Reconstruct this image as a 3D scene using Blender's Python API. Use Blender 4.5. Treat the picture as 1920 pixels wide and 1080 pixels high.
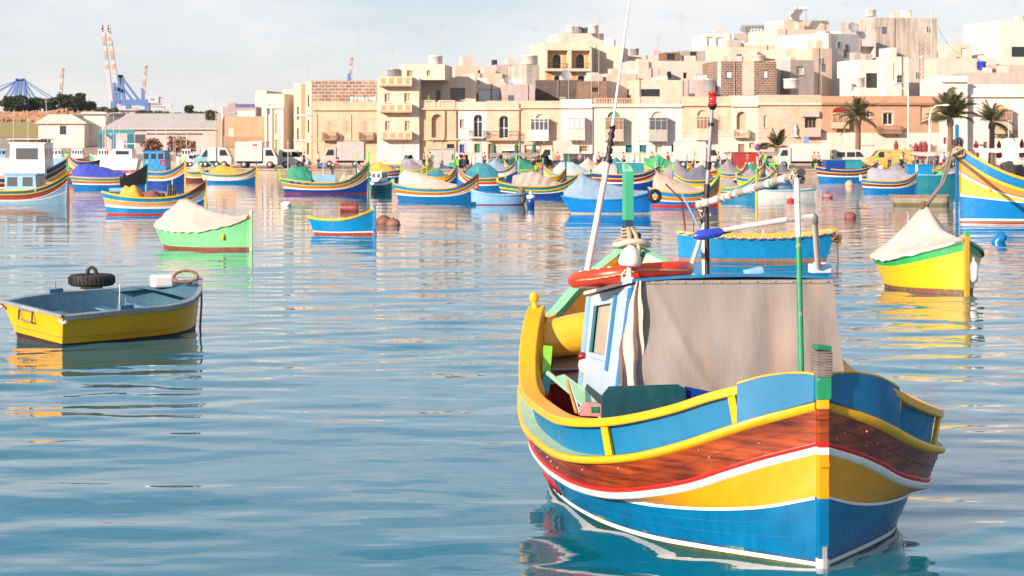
import bpy, math, random
import numpy as np
from mathutils import Vector, Matrix, noise

for o in list(bpy.data.objects):
    bpy.data.objects.remove(o)
sc = bpy.context.scene
COL = sc.collection
R = math.radians
rnd = random.Random(7)

# ------------------------------------------------------------- camera
F, H, Y0, CX = 3600.0, 4.0, 265.0, 960.0        # focal length in px of a 1920 wide frame, eye height, horizon row
cam = bpy.data.cameras.new('camera')
camo = bpy.data.objects.new('camera', cam)
COL.objects.link(camo)
camo.location = (0, 0, H)
camo.rotation_euler = (R(90), 0, 0)
cam.sensor_width = 36
cam.lens = 36 * F / 1920
cam.shift_y = -(540 - Y0) / 1920
cam.clip_start = 0.5
cam.clip_end = 9000
cam.dof.use_dof = True
cam.dof.focus_distance = 20.5
cam.dof.aperture_fstop = 6.5
sc.camera = camo

# ------------------------------------------------------------- sky, sun, exposure
SUN_EL, SUN_AZ = 20.0, 44.0       # degrees above the horizon, degrees to the left of straight behind the camera
sd = Vector((-math.sin(R(SUN_AZ)) * math.cos(R(SUN_EL)), -math.cos(R(SUN_AZ)) * math.cos(R(SUN_EL)), math.sin(R(SUN_EL))))
world = bpy.data.worlds.new('World')
sc.world = world
world.use_nodes = True
wn = world.node_tree
wn.nodes.clear()
wo = wn.nodes.new('ShaderNodeOutputWorld')
bg = wn.nodes.new('ShaderNodeBackground')
bg.inputs['Strength'].default_value = 0.11
sky = wn.nodes.new('ShaderNodeTexSky')
sky.sky_type = 'NISHITA'
sky.sun_disc = False
sky.sun_elevation = R(SUN_EL)
sky.sun_rotation = math.atan2(sd.x, sd.y)
sky.air_density = 1.0
sky.dust_density = 0.7
sky.ozone_density = 1.6
tc = wn.nodes.new('ShaderNodeTexCoord')
mp = wn.nodes.new('ShaderNodeMapping')
mp.inputs['Scale'].default_value = (1.0, 1.0, 3.2)
mp.inputs['Location'].default_value = (0.35, 0.1, 0.0)
nz = wn.nodes.new('ShaderNodeTexNoise')
nz.inputs['Scale'].default_value = 5.5
nz.inputs['Detail'].default_value = 7
nz.inputs['Roughness'].default_value = 0.6
cr = wn.nodes.new('ShaderNodeValToRGB')
cr.color_ramp.elements[0].position = 0.40
cr.color_ramp.elements[0].color = (0, 0, 0, 1)
cr.color_ramp.elements[1].position = 0.64
cr.color_ramp.elements[1].color = (0.75, 0.75, 0.75, 1)
mx = wn.nodes.new('ShaderNodeMix')
mx.data_type = 'RGBA'
mx.inputs[7].default_value = (5.3, 5.05, 5.0, 1)
wn.links.new(tc.outputs['Generated'], mp.inputs['Vector'])
wn.links.new(mp.outputs['Vector'], nz.inputs['Vector'])
wn.links.new(nz.outputs['Fac'], cr.inputs['Fac'])
wn.links.new(cr.outputs['Color'], mx.inputs[0])
# thin pale veil low over the horizon, thinning out upwards
sep = wn.nodes.new('ShaderNodeSeparateXYZ'); wn.links.new(tc.outputs['Generated'], sep.inputs[0])
mr = wn.nodes.new('ShaderNodeMapRange'); mr.inputs[1].default_value = 0.0; mr.inputs[2].default_value = 0.45; mr.inputs[3].default_value = 0.93; mr.inputs[4].default_value = 0.12
wn.links.new(sep.outputs[2], mr.inputs[0])
vr = wn.nodes.new('ShaderNodeValToRGB'); wn.links.new(sep.outputs[2], vr.inputs['Fac'])
for i, (ps_, c_) in enumerate(((0.0, (.93, .90, .89)), (0.035, (.84, .86, .90)), (0.075, (.64, .75, .88)), (0.28, (.26, .54, .88)))):
    e_ = vr.color_ramp.elements[i] if i < 2 else vr.color_ramp.elements.new(ps_)
    e_.position = ps_; e_.color = (*c_, 1)
vm = wn.nodes.new('ShaderNodeVectorMath'); vm.operation = 'SCALE'; vm.inputs[3].default_value = 4.7; wn.links.new(vr.outputs['Color'], vm.inputs[0])
ve = wn.nodes.new('ShaderNodeMix'); ve.data_type = 'RGBA'; wn.links.new(vm.outputs[0], ve.inputs[7])
wn.links.new(mr.outputs[0], ve.inputs[0]); wn.links.new(sky.outputs['Color'], ve.inputs[6])
wn.links.new(ve.outputs[2], mx.inputs[6])
wn.links.new(mx.outputs[2], bg.inputs['Color'])
wn.links.new(bg.outputs['Background'], wo.inputs['Surface'])

sun = bpy.data.lights.new('sun', 'SUN')
sun.energy = 5.0
sun.angle = R(0.5)
sun.color = (1.0, 0.80, 0.66)
suno = bpy.data.objects.new('sun', sun)
COL.objects.link(suno)
suno.rotation_euler = (-sd).to_track_quat('-Z', 'Y').to_euler()
sc.view_settings.view_transform = 'Standard'
sc.view_settings.look = 'None'
sc.view_settings.gamma = 1
sc.view_settings.use_curve_mapping = False
sc.view_settings.exposure = 0.84

# ------------------------------------------------------------- helpers
def at(px, py, z=0.0):
    """point at height z seen at photo pixel (px, py)"""
    D = F * (H - z) / (py - Y0)
    return Vector(((px - CX) * D / F, D, z))

def pt(px, py, D):
    return Vector(((px - CX) * D / F, D, H - (py - Y0) * D / F))

def DW(py):
    return F * H / (py - Y0)

def tag(o, label=None, cat=None, group=None, kind=None):
    if label: o['label'] = label
    if cat: o['category'] = cat
    if group: o['group'] = group
    if kind: o['kind'] = kind
    return o

def empty(name, loc, rz=0.0, label=None, cat=None, group=None):
    o = bpy.data.objects.new(name, None)
    COL.objects.link(o)
    o.empty_display_size = 0.2
    o.location = loc
    o.rotation_euler = (0, 0, rz)
    return tag(o, label, cat, group)

def lmat(o):
    """local matrix of an object that has no evaluated matrix yet"""
    m = Matrix.Translation(o.location) @ o.rotation_euler.to_matrix().to_4x4()
    if o.parent: m = lmat(o.parent) @ m
    return m

def frame_of(a, b):
    d = (b - a)
    L = d.length
    d = d / L if L > 1e-9 else Vector((0, 0, 1))
    u = d.cross(Vector((0, 0, 1)))
    if u.length < 1e-4: u = d.cross(Vector((0, 1, 0)))
    u.normalize()
    return d, u, u.cross(d)

class MB:
    def __init__(s):
        s.v = []; s.f = []; s.mi = []; s.sm = []; s.mats = []
    def m(s, mat):
        if mat not in s.mats: s.mats.append(mat)
        return s.mats.index(mat)
    def add(s, vs, fs, mat, smooth=False):
        k = len(s.v); i = s.m(mat)
        s.v += [tuple(v) for v in vs]
        for f in fs:
            s.f.append(tuple(k + j for j in f)); s.mi.append(i); s.sm.append(smooth)
        return s
    def box(s, c, d, mat, rz=0.0, M=None):
        x, y, z = d[0] / 2, d[1] / 2, d[2] / 2
        vs = [Vector((a, b, e)) for e in (-z, z) for b in (-y, y) for a in (-x, x)]
        if M is None: M = Matrix.Rotation(rz, 4, 'Z')
        vs = [Vector(c) + (M @ v) for v in vs]
        return s.add(vs, [(0, 2, 3, 1), (4, 5, 7, 6), (0, 1, 5, 4), (2, 6, 7, 3), (0, 4, 6, 2), (1, 3, 7, 5)], mat)
    def bx(s, x0, x1, y0, y1, z0, z1, mat):
        return s.box(((x0 + x1) / 2, (y0 + y1) / 2, (z0 + z1) / 2), (x1 - x0, y1 - y0, z1 - z0), mat)
    def beam(s, a, b, w, h, mat, up=None):
        a = Vector(a); b = Vector(b); d, u, n = frame_of(a, b)
        if up is not None:
            n = Vector(up); n = (n - d * n.dot(d)).normalized(); u = d.cross(n)
        vs = [p + u * (i * w / 2) + n * (j * h / 2) for p in (a, b) for j in (-1, 1) for i in (-1, 1)]
        return s.add(vs, [(0, 1, 3, 2), (4, 6, 7, 5), (0, 4, 5, 1), (2, 3, 7, 6), (0, 2, 6, 4), (1, 5, 7, 3)], mat)
    def tube(s, pts, r, mat, n=8, closed=False, caps=True, smooth=True):
        pts = [Vector(p) for p in pts]; N = len(pts)
        rs = r if isinstance(r, (list, tuple)) else [r] * N
        vs = []; pu = None
        for i, p in enumerate(pts):
            if closed: d = pts[(i + 1) % N] - pts[i - 1]
            else: d = pts[min(i + 1, N - 1)] - pts[max(i - 1, 0)]
            if d.length < 1e-9: d = Vector((0, 0, 1))
            d.normalize()
            if pu is None:
                _, u, _ = frame_of(Vector((0, 0, 0)), d)
            else:
                u = pu - d * pu.dot(d)
                u = u.normalized() if u.length > 1e-6 else frame_of(Vector((0, 0, 0)), d)[1]
            pu = u; w = d.cross(u)
            for k in range(n):
                t = 2 * math.pi * k / n
                vs.append(p + (u * math.cos(t) + w * math.sin(t)) * rs[i])
        fs = []
        for i in range(N if closed else N - 1):
            j = (i + 1) % N
            for k in range(n):
                l = (k + 1) % n
                fs.append((i * n + k, i * n + l, j * n + l, j * n + k))
        s.add(vs, fs, mat, smooth)
        if caps and not closed:
            s.add(vs[:n], [tuple(range(n))[::-1]], mat)
            s.add(vs[-n:], [tuple(range(n))], mat)
        return s
    def lathe(s, prof, c, mat, n=16, M=None, smooth=True):
        c = Vector(c); vs = []
        for r, z in prof:
            for k in range(n):
                t = 2 * math.pi * k / n
                v = Vector((r * math.cos(t), r * math.sin(t), z))
                vs.append(c + (M @ v if M else v))
        fs = [(i * n + k, i * n + (k + 1) % n, (i + 1) * n + (k + 1) % n, (i + 1) * n + k) for i in range(len(prof) - 1) for k in range(n)]
        return s.add(vs, fs, mat, smooth)
    def ell(s, c, r, mat, n=12, jit=0.0, seed=1):
        c = Vector(c); rr = random.Random(seed); vs = []; m = n // 2
        for i in range(m + 1):
            a = math.pi * i / m
            for k in range(n):
                t = 2 * math.pi * k / n
                d = Vector((math.sin(a) * math.cos(t), math.sin(a) * math.sin(t), math.cos(a)))
                q = 1 + jit * noise.noise(d * 2.2 + Vector((seed * 3.1, 0, 0)))
                vs.append(c + Vector((d.x * r[0], d.y * r[1], d.z * r[2])) * q)
        fs = [(i * n + k, (i + 1) * n + k, (i + 1) * n + (k + 1) % n, i * n + (k + 1) % n) for i in range(m) for k in range(n)]
        return s.add(vs, fs, mat, True)
    def grid(s, rows, mat, smooth=True, closed=False):
        n = len(rows[0]); vs = [v for r in rows for v in r]
        fs = []
        for i in range(len(rows) - 1):
            for k in range(n if closed else n - 1):
                l = (k + 1) % n
                fs.append((i * n + k, i * n + l, (i + 1) * n + l, (i + 1) * n + k))
        return s.add(vs, fs, mat, smooth)
    def prism(s, poly, y0, y1, mat, M=None):
        """polygon of (x, z) extruded from y0 to y1"""
        n = len(poly)
        vs = [Vector((x, y0, z)) for x, z in poly] + [Vector((x, y1, z)) for x, z in poly]
        if M: vs = [M @ v for v in vs]
        fs = [tuple(range(n)), tuple(range(2 * n - 1, n - 1, -1))] + [(i, n + i, n + (i + 1) % n, (i + 1) % n) for i in range(n)]
        return s.add(vs, fs, mat)
    def build(s, name, parent=None, world=False, origin=None, bevel=0.0, recalc=True):
        me = bpy.data.meshes.new(name)
        v = s.v; o = bpy.data.objects.new(name, me)
        if parent is not None and world:
            inv = lmat(parent).inverted()
            v = [tuple(inv @ Vector(p)) for p in v]
        elif origin is not None:
            og = Vector(origin); v = [tuple(Vector(p) - og) for p in v]; o.location = og
        me.from_pydata(v, [], s.f)
        for m in s.mats: me.materials.append(m)
        me.polygons.foreach_set('material_index', s.mi)
        me.polygons.foreach_set('use_smooth', s.sm)
        me.update()
        if recalc:
            import bmesh
            bm = bmesh.new(); bm.from_mesh(me)
            bmesh.ops.recalc_face_normals(bm, faces=bm.faces)
            bm.to_mesh(me); bm.free()
        COL.objects.link(o)
        if parent is not None: o.parent = parent
        if bevel:
            b = o.modifiers.new('bevel', 'BEVEL'); b.width = bevel; b.segments = 2; b.limit_method = 'ANGLE'; b.angle_limit = R(40)
        return o

def one(fn, *a):
    """mesh builder with a single shape"""
    b = MB(); getattr(b, fn)(*a); return b

def dup_tree(o, parent=None):
    c = o.copy(); COL.objects.link(c); c.parent = parent
    for ch in KIDS.get(o.name, []):
        dup_tree(ch, c)
    return c
KIDS = {}
def index_kids():
    KIDS.clear()
    for ob in bpy.data.objects:
        if ob.parent: KIDS.setdefault(ob.parent.name, []).append(ob)

def pch(x, xk, yk):
    x = np.asarray(x, float); xk = np.array(xk, float); yk = np.array(yk, float)
    d = np.diff(yk) / np.diff(xk); m = np.zeros(len(xk)); m[1:-1] = (d[:-1] + d[1:]) / 2; m[0] = d[0]; m[-1] = d[-1]
    i = np.clip(np.searchsorted(xk, x) - 1, 0, len(xk) - 2); h = xk[i + 1] - xk[i]; t = np.clip((x - xk[i]) / h, 0, 1)
    return (2*t**3-3*t**2+1)*yk[i]+(t**3-2*t**2+t)*h*m[i]+(-2*t**3+3*t**2)*yk[i+1]+(t**3-t**2)*h*m[i+1]

# ------------------------------------------------------------- materials
MATS = {}
def srgb(r, g, b):
    f = lambda c: (c / 255 / 12.92) if c <= 10 else ((c / 255 + 0.055) / 1.055) ** 2.4
    return (f(r), f(g), f(b))

def mat(key, col, rough=0.5, kind='paint', **kw):
    k = key
    if k in MATS: return MATS[k]
    m = bpy.data.materials.new(key); MATS[k] = m
    m.use_nodes = True
    nt = m.node_tree; N = nt.nodes; L = nt.links
    p = N['Principled BSDF']
    p.inputs['Roughness'].default_value = rough
    p.inputs['Metallic'].default_value = kw.get('metal', 0.0)
    c = (*col, 1)
    geo = N.new('ShaderNodeTexCoord')
    info = N.new('ShaderNodeObjectInfo')
    vec = geo.outputs['Object']
    def noise_(scale, detail=4, sc3=None, rgh=0.55, src=None):
        v = src or vec
        if sc3:
            q = N.new('ShaderNodeMapping'); q.inputs['Scale'].default_value = sc3; L.new(v, q.inputs['Vector']); v = q.outputs['Vector']
        n = N.new('ShaderNodeTexNoise'); n.inputs['Scale'].default_value = scale; n.inputs['Detail'].default_value = detail; n.inputs['Roughness'].default_value = rgh
        L.new(v, n.inputs['Vector']); return n.outputs['Fac']
    def ramp(fac, a, b, ca, cb):
        r = N.new('ShaderNodeValToRGB'); L.new(fac, r.inputs['Fac'])
        e = r.color_ramp.elements; e[0].position = a; e[1].position = b
        e[0].color = (*ca, 1) if len(ca) == 3 else ca; e[1].color = (*cb, 1) if len(cb) == 3 else cb
        return r.outputs['Color']
    def mixc(fac, a, b, mode='MIX'):
        x = N.new('ShaderNodeMix'); x.data_type = 'RGBA'; x.blend_type = mode
        if isinstance(fac, (int, float)): x.inputs[0].default_value = fac
        else: L.new(fac, x.inputs[0])
        for i, q in ((6, a), (7, b)):
            if isinstance(q, tuple): x.inputs[i].default_value = (*q[:3], 1)
            else: L.new(q, x.inputs[i])
        return x.outputs[2]
    def bump(h, st, dist=0.01):
        b = N.new('ShaderNodeBump'); b.inputs['Strength'].default_value = st; b.inputs['Distance'].default_value = dist
        L.new(h, b.inputs['Height']); L.new(b.outputs['Normal'], p.inputs['Normal'])
    W = (1, 1, 1)
    if kind == 'flat':
        p.inputs['Base Color'].default_value = c
    elif kind == 'paint':
        wear = kw.get('wear', 0.25)
        a = ramp(noise_(kw.get('s', 2.5), 5), 0.3, 0.75, tuple(1 - wear for _ in W), W)
        b = ramp(noise_(14, 3, (1, 1, 0.25)), 0.35, 0.7, tuple(1 - wear * 0.6 for _ in W), W)
        x = mixc(1.0, c, a, 'MULTIPLY'); x = mixc(1.0, x, b, 'MULTIPLY')
        if 'chip' in kw:
            x = mixc(ramp(noise_(kw.get('cs', 9), 8, None, 0.7), kw.get('cp', 0.66), kw.get('cp', 0.66) + 0.02, (0, 0, 0), W), x, kw['chip'])
        L.new(x, p.inputs['Base Color'])
        L.new(ramp(noise_(6, 4), 0.3, 0.8, (rough * 0.8,) * 3, (min(1, rough * 1.5),) * 3), p.inputs['Roughness'])
        bump(noise_(kw.get('bs', 5), 5), kw.get('b', 0.12), 0.02)
    elif kind == 'plaster':
        a = ramp(noise_(0.35, 6, None, 0.65), 0.3, 0.7, kw.get('dark', (0.86, 0.82, 0.78)), W)
        b = ramp(noise_(1.3, 5, (1, 1, 0.14)), 0.42, 0.75, W, kw.get('streak', (0.88, 0.84, 0.80)))
        f = ramp(noise_(9, 4), 0.3, 0.7, (0.88,) * 3, W)
        x = mixc(1.0, c, a, 'MULTIPLY'); x = mixc(1.0, x, b, 'MULTIPLY'); x = mixc(1.0, x, f, 'MULTIPLY')
        L.new(x, p.inputs['Base Color']); bump(noise_(12, 5), 0.3, 0.02)
    elif kind == 'block':
        sep = N.new('ShaderNodeSeparateXYZ'); L.new(vec, sep.inputs[0])
        ad = N.new('ShaderNodeMath'); ad.operation = 'ADD'; L.new(sep.outputs[0], ad.inputs[0]); L.new(sep.outputs[1], ad.inputs[1])
        cmb = N.new('ShaderNodeCombineXYZ'); L.new(ad.outputs[0], cmb.inputs[0]); L.new(sep.outputs[2], cmb.inputs[1])
        br = N.new('ShaderNodeTexBrick'); L.new(cmb.outputs[0], br.inputs['Vector'])
        br.inputs['Scale'].default_value = 1.0; br.inputs['Brick Width'].default_value = kw.get('bw', 0.6); br.inputs['Row Height'].default_value = kw.get('rh', 0.3)
        br.inputs['Mortar Size'].default_value = kw.get('mo', 0.02); br.inputs['Mortar Smooth'].default_value = 0.3
        br.inputs['Color1'].default_value = c; c2 = kw.get('c2', tuple(q * 0.8 for q in col)); br.inputs['Color2'].default_value = (*c2, 1)
        br.inputs['Mortar'].default_value = (*kw.get('mc', tuple(q * 0.6 for q in col)), 1)
        a = ramp(noise_(0.4, 6, None, 0.65), 0.3, 0.7, kw.get('dark', (0.6, 0.55, 0.5)), W)
        b = ramp(noise_(1.1, 5, (1, 1, 0.16)), 0.45, 0.75, W, kw.get('streak', (0.88, 0.84, 0.80)))
        x = mixc(1.0, br.outputs['Color'], a, 'MULTIPLY'); x = mixc(1.0, x, b, 'MULTIPLY')
        L.new(x, p.inputs['Base Color']); bump(br.outputs['Fac'], -0.4, 0.03)
    elif kind == 'fabric':
        a = ramp(noise_(kw.get('s', 1.6), 6), 0.3, 0.72, kw.get('dark', (0.78, 0.74, 0.7)), W)
        x = mixc(1.0, c, a, 'MULTIPLY')
        if 'stain' in kw:  # warm light streaks painted into the cloth colour, plus small dark spots
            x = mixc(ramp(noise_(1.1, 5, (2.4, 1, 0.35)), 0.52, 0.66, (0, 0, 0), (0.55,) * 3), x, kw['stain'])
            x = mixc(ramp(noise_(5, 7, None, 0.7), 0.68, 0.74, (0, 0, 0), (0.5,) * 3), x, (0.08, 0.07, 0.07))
        L.new(x, p.inputs['Base Color'])
        bump(noise_(kw.get('bs', 3.5), 6, kw.get('b3', (1, 1, 0.5))), kw.get('b', 0.5), kw.get('bd', 0.06))
        p.inputs['Sheen Weight'].default_value = 0.1
    elif kind == 'varnish':
        g = noise_(2.2, 7, (1.0, .6, 11), 0.62)
        x = ramp(g, 0.3, 0.72, kw.get('dk', (0.09, 0.013, 0.006)), col)
        bl = ramp(noise_(1.3, 5, (1, .7, 2.4), 0.6), 0.32, 0.58, (0.34, 0.20, 0.16), W)
        x = mixc(1.0, x, bl, 'MULTIPLY')
        gr = ramp(noise_(3, 6, (3, 3, 60)), 0.35, 0.65, (0.75,) * 3, W)
        x = mixc(1.0, x, gr, 'MULTIPLY')
        L.new(x, p.inputs['Base Color']); bump(noise_(4, 5, (1, 1, 8)), 0.15, 0.01)
        p.inputs['Coat Weight'].default_value = 0.12; p.inputs['Coat Roughness'].default_value = 0.25
    elif kind == 'wood':
        x = ramp(noise_(3, 6, kw.get('w3', (1, 1, 8))), 0.3, 0.7, tuple(q * 0.5 for q in col), col)
        L.new(x, p.inputs['Base Color']); bump(noise_(5, 5, (1, 1, 9)), 0.4, 0.01)
    elif kind == 'rope':
        wv = N.new('ShaderNodeTexWave'); wv.inputs['Scale'].default_value = kw.get('s', 14); wv.inputs['Distortion'].default_value = 2; wv.bands_direction = 'DIAGONAL'
        L.new(vec, wv.inputs['Vector'])
        x = ramp(wv.outputs['Fac'], 0.1, 0.8, tuple(q * 0.45 for q in col), col)
        L.new(x, p.inputs['Base Color']); bump(wv.outputs['Fac'], 0.8, 0.01)
    elif kind == 'bands':          # taped pipes
        sep = N.new('ShaderNodeSeparateXYZ'); L.new(vec, sep.inputs[0])
        x = ramp(noise_(kw.get('s', 9), 2, kw.get('b3', (1, 0.2, 0.2))), 0.50, 0.53, c[:3], kw['c2'])
        y = ramp(noise_(kw.get('s', 9) * 1.7, 6, None, 0.7), 0.60, 0.64, (0, 0, 0), (0.9,) * 3)
        x = mixc(y, x, kw.get('c3', (0.06, 0.05, 0.05)))
        L.new(x, p.inputs['Base Color'])
    elif kind == 'leaf':
        x = mixc(ramp(info.outputs['Random'], 0.0, 1.0, (0, 0, 0), W), c[:3], kw.get('c2', tuple(q * 1.5 for q in col)))
        x = mixc(ramp(noise_(kw.get('s', 0.8), 3), 0.35, 0.65, (0, 0, 0), W), x, kw.get('c3', tuple(q * 0.6 for q in col)))
        L.new(x, p.inputs['Base Color'])
        p.inputs['Subsurface Weight'].default_value = 0.0
    elif kind == 'ground':
        x = ramp(noise_(kw.get('s', 0.08), 8, None, 0.65), 0.35, 0.65, col, kw['c2'])
        f = ramp(noise_(3, 5), 0.3, 0.7, (0.7,) * 3, W)
        x = mixc(1.0, x, f, 'MULTIPLY')
        L.new(x, p.inputs['Base Color']); bump(noise_(2, 6), 0.4, 0.1)
    elif kind == 'glass':
        p.inputs['Base Color'].default_value = c
        p.inputs['IOR'].default_value = 1.5
        if kw.get('t', 0): p.inputs['Transmission Weight'].default_value = kw['t']
    elif kind == 'lamp':
        p.inputs['Base Color'].default_value = c
        p.inputs['Transmission Weight'].default_value = 0.25
        p.inputs['Coat Weight'].default_value = 1.0
    return m

# boat paints
BLUE = mat('paint_blue', (0.002, 0.155, 0.42), 0.25, wear=0.18)
SKYB = mat('paint_sky_blue', (0.003, 0.23, 0.52), 0.25, wear=0.2)
LBLUE = mat('paint_light_blue', (0.24, 0.46, 0.66), 0.4, wear=0.18)
PALEB = mat('paint_pale_blue', (0.50, 0.63, 0.76), 0.45, wear=0.12)
NAVY = mat('paint_navy', (0.004, 0.05, 0.28), 0.28, wear=0.2)
TEAL = mat('paint_teal', (0.006, 0.16, 0.21), 0.4, wear=0.2)
TURQ = mat('paint_turquoise', (0.02, 0.27, 0.33), 0.4, wear=0.2)
YEL = mat('paint_yellow', (0.80, 0.38, 0.006), 0.3, wear=0.12)
YELB = mat('paint_bright_yellow', (0.85, 0.47, 0.008), 0.3, wear=0.1)
ORG = mat('paint_orange', (0.62, 0.20, 0.035), 0.35, wear=0.2)
RED = mat('paint_red', (0.55, 0.022, 0.012), 0.3, wear=0.15)
DRED = mat('paint_dark_red', (0.26, 0.012, 0.012), 0.35, wear=0.3)
MAR = mat('paint_maroon', (0.17, 0.025, 0.015), 0.35, wear=0.3)
WHT = mat('paint_white', (0.80, 0.78, 0.75), 0.3, wear=0.1)
GRN = mat('paint_green', (0.05, 0.40, 0.17), 0.35, wear=0.2)
GRND = mat('paint_dark_green', (0.012, 0.20, 0.10), 0.35, wear=0.25)
LIME = mat('paint_lime', (0.22, 0.58, 0.05), 0.35, wear=0.15)
MINT = mat('paint_mint', (0.30, 0.68, 0.36), 0.35, wear=0.15)
BLACK = mat('black', (0.012, 0.012, 0.014), 0.5, 'flat')
DGREY = mat('dark_grey', (0.05, 0.05, 0.055), 0.5, 'flat')
GREY = mat('grey_metal', (0.34, 0.34, 0.34), 0.35, wear=0.2, metal=0.3)
GALV = mat('galvanised', (0.50, 0.50, 0.51), 0.35, wear=0.2, metal=0.4)
RUBBER = mat('rubber', (0.025, 0.022, 0.022), 0.7, wear=0.4, bs=30, b=0.5)
ROPE = mat('rope', (0.55, 0.42, 0.27), 0.9, 'rope')
ROPEB = mat('rope_brown', (0.24, 0.13, 0.07), 0.9, 'rope', s=9)
BEIGE = mat('canvas_beige', (0.50, 0.425, 0.37), 0.85, 'fabric')
CREAM = mat('canvas_cream', (0.55, 0.47, 0.41), 0.85, 'fabric')
GREYC = mat('canvas_grey', (0.24, 0.23, 0.245), 0.85, 'fabric')
BLUEC = mat('tarp_pale_blue', (0.20, 0.31, 0.43), 0.8, 'fabric')
ROYC = mat('tarp_royal_blue', (0.03, 0.055, 0.42), 0.6, 'fabric')
TEALC = mat('tarp_teal', (0.02, 0.20, 0.28), 0.7, 'fabric')
GREENC = mat('tarp_green', (0.015, 0.24, 0.14), 0.6, 'fabric')
GOLDC = mat('tarp_gold', (0.72, 0.38, 0.05), 0.75, 'fabric')
PGLASS = mat('window_glass', (0.08, 0.09, 0.10), 0.08, 'glass')
DGLASS = mat('dark_glass', (0.02, 0.025, 0.03), 0.1, 'glass')
TAN = mat('deck_tan', (0.42, 0.30, 0.20), 0.7, 'wood')
BROWNW = mat('old_wood', (0.24, 0.14, 0.08), 0.75, 'wood')

# ------------------------------------------------------------- water
rw = np.random.RandomState(3)
NW = 110
lam = 0.32 * (24.0 ** rw.rand(NW))                   # wave lengths 0.3 to 7.5 m
ang = rw.normal(0.12, 0.42, NW) + math.pi / 2        # travel roughly towards the camera
kx = 2 * math.pi / lam * np.cos(ang); ky = 2 * math.pi / lam * np.sin(ang)
ph = rw.rand(NW) * 6.283
amp = lam * 0.00125 * (0.22 + 1.0 * np.exp(-((np.log(lam / 1.3)) / 0.75) ** 2) + 0.25 * (lam > 2.5))
def waves(X, Y, step):
    Z = np.zeros_like(X)
    patch = 0.75 + 0.35 * np.sin(X * 0.21 + 1.3 + 0.7 * np.sin(Y * 0.11)) * np.sin(Y * 0.16 + 0.5)
    for i in range(NW):
        fade = np.clip((lam[i] / step - 2.2) / 2.5, 0, 1)
        if fade.max() <= 0: continue
        Z += amp[i] * fade * np.sin(kx[i] * X + ky[i] * Y + ph[i])
    return Z * patch
rowsD = [-30, -10, 2, 8, 12, 14.5] + [F * H / (y - Y0) for y in np.arange(1130, 306, -1.15)] + [370, 420, 520]
colsT = np.concatenate(([-6, -2.5, -1.0, -0.65], np.linspace(-0.46, 0.46, 760), [0.65, 1.0, 2.5, 6]))
Dr = np.array(rowsD)
Xg = colsT[None, :] * np.maximum(Dr, 14)[:, None]
Yg = np.repeat(Dr[:, None], len(colsT), 1)
st = np.maximum(np.abs(np.gradient(Dr))[:, None], np.abs(np.gradient(colsT))[None, :] * np.maximum(Dr, 14)[:, None])
Zg = waves(Xg, Yg, st)
nr, nc = Xg.shape
co = np.stack([Xg, Yg, Zg], -1).reshape(-1, 3).astype(np.float32)
ii = (np.arange(nr - 1)[:, None] * nc + np.arange(nc - 1)[None]).ravel()
fa = np.stack([ii, ii + 1, ii + nc + 1, ii + nc], -1).astype(np.int32)
wm = bpy.data.meshes.new('water')
wm.vertices.add(len(co)); wm.vertices.foreach_set('co', co.ravel())
wm.loops.add(fa.size); wm.loops.foreach_set('vertex_index', fa.ravel())
wm.polygons.add(len(fa)); wm.polygons.foreach_set('loop_start', np.arange(0, fa.size, 4, dtype=np.int32)); wm.polygons.foreach_set('loop_total', np.full(len(fa), 4, np.int32))
wm.polygons.foreach_set('use_smooth', np.ones(len(fa), bool))
wm.update()
water = bpy.data.objects.new('water', wm); COL.objects.link(water); tag(water, kind='structure')
wmat = bpy.data.materials.new('sea_water'); wmat.use_nodes = True
nt = wmat.node_tree; p = nt.nodes['Principled BSDF']
p.inputs['Base Color'].default_value = (0.0005, 0.115, 0.165, 1)
p.inputs['Roughness'].default_value = 0.03
p.inputs['IOR'].default_value = 1.5
g = nt.nodes.new('ShaderNodeTexCoord')
hs = None
for scl, s3, w in ((1.1, (0.45, 1.0, 1), 1.0), (3.2, (0.5, 1.0, 1), 0.33), (0.35, (0.4, 1, 1), 1.6)):
    q = nt.nodes.new('ShaderNodeMapping'); q.inputs['Scale'].default_value = s3
    n = nt.nodes.new('ShaderNodeTexNoise'); n.inputs['Scale'].default_value = scl; n.inputs['Detail'].default_value = 2.5
    nt.links.new(g.outputs['Object'], q.inputs['Vector']); nt.links.new(q.outputs['Vector'], n.inputs['Vector'])
    mu = nt.nodes.new('ShaderNodeMath'); mu.operation = 'MULTIPLY'; mu.inputs[1].default_value = w; nt.links.new(n.outputs['Fac'], mu.inputs[0])
    if hs is None: hs = mu.outputs[0]
    else:
        ad = nt.nodes.new('ShaderNodeMath'); ad.operation = 'ADD'; nt.links.new(hs, ad.inputs[0]); nt.links.new(mu.outputs[0], ad.inputs[1]); hs = ad.outputs[0]
bu = nt.nodes.new('ShaderNodeBump'); bu.inputs['Strength'].default_value = 1.0; bu.inputs['Distance'].default_value = 0.012
nt.links.new(hs, bu.inputs['Height']); nt.links.new(bu.outputs['Normal'], p.inputs['Normal'])
wm.materials.append(wmat)

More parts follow.
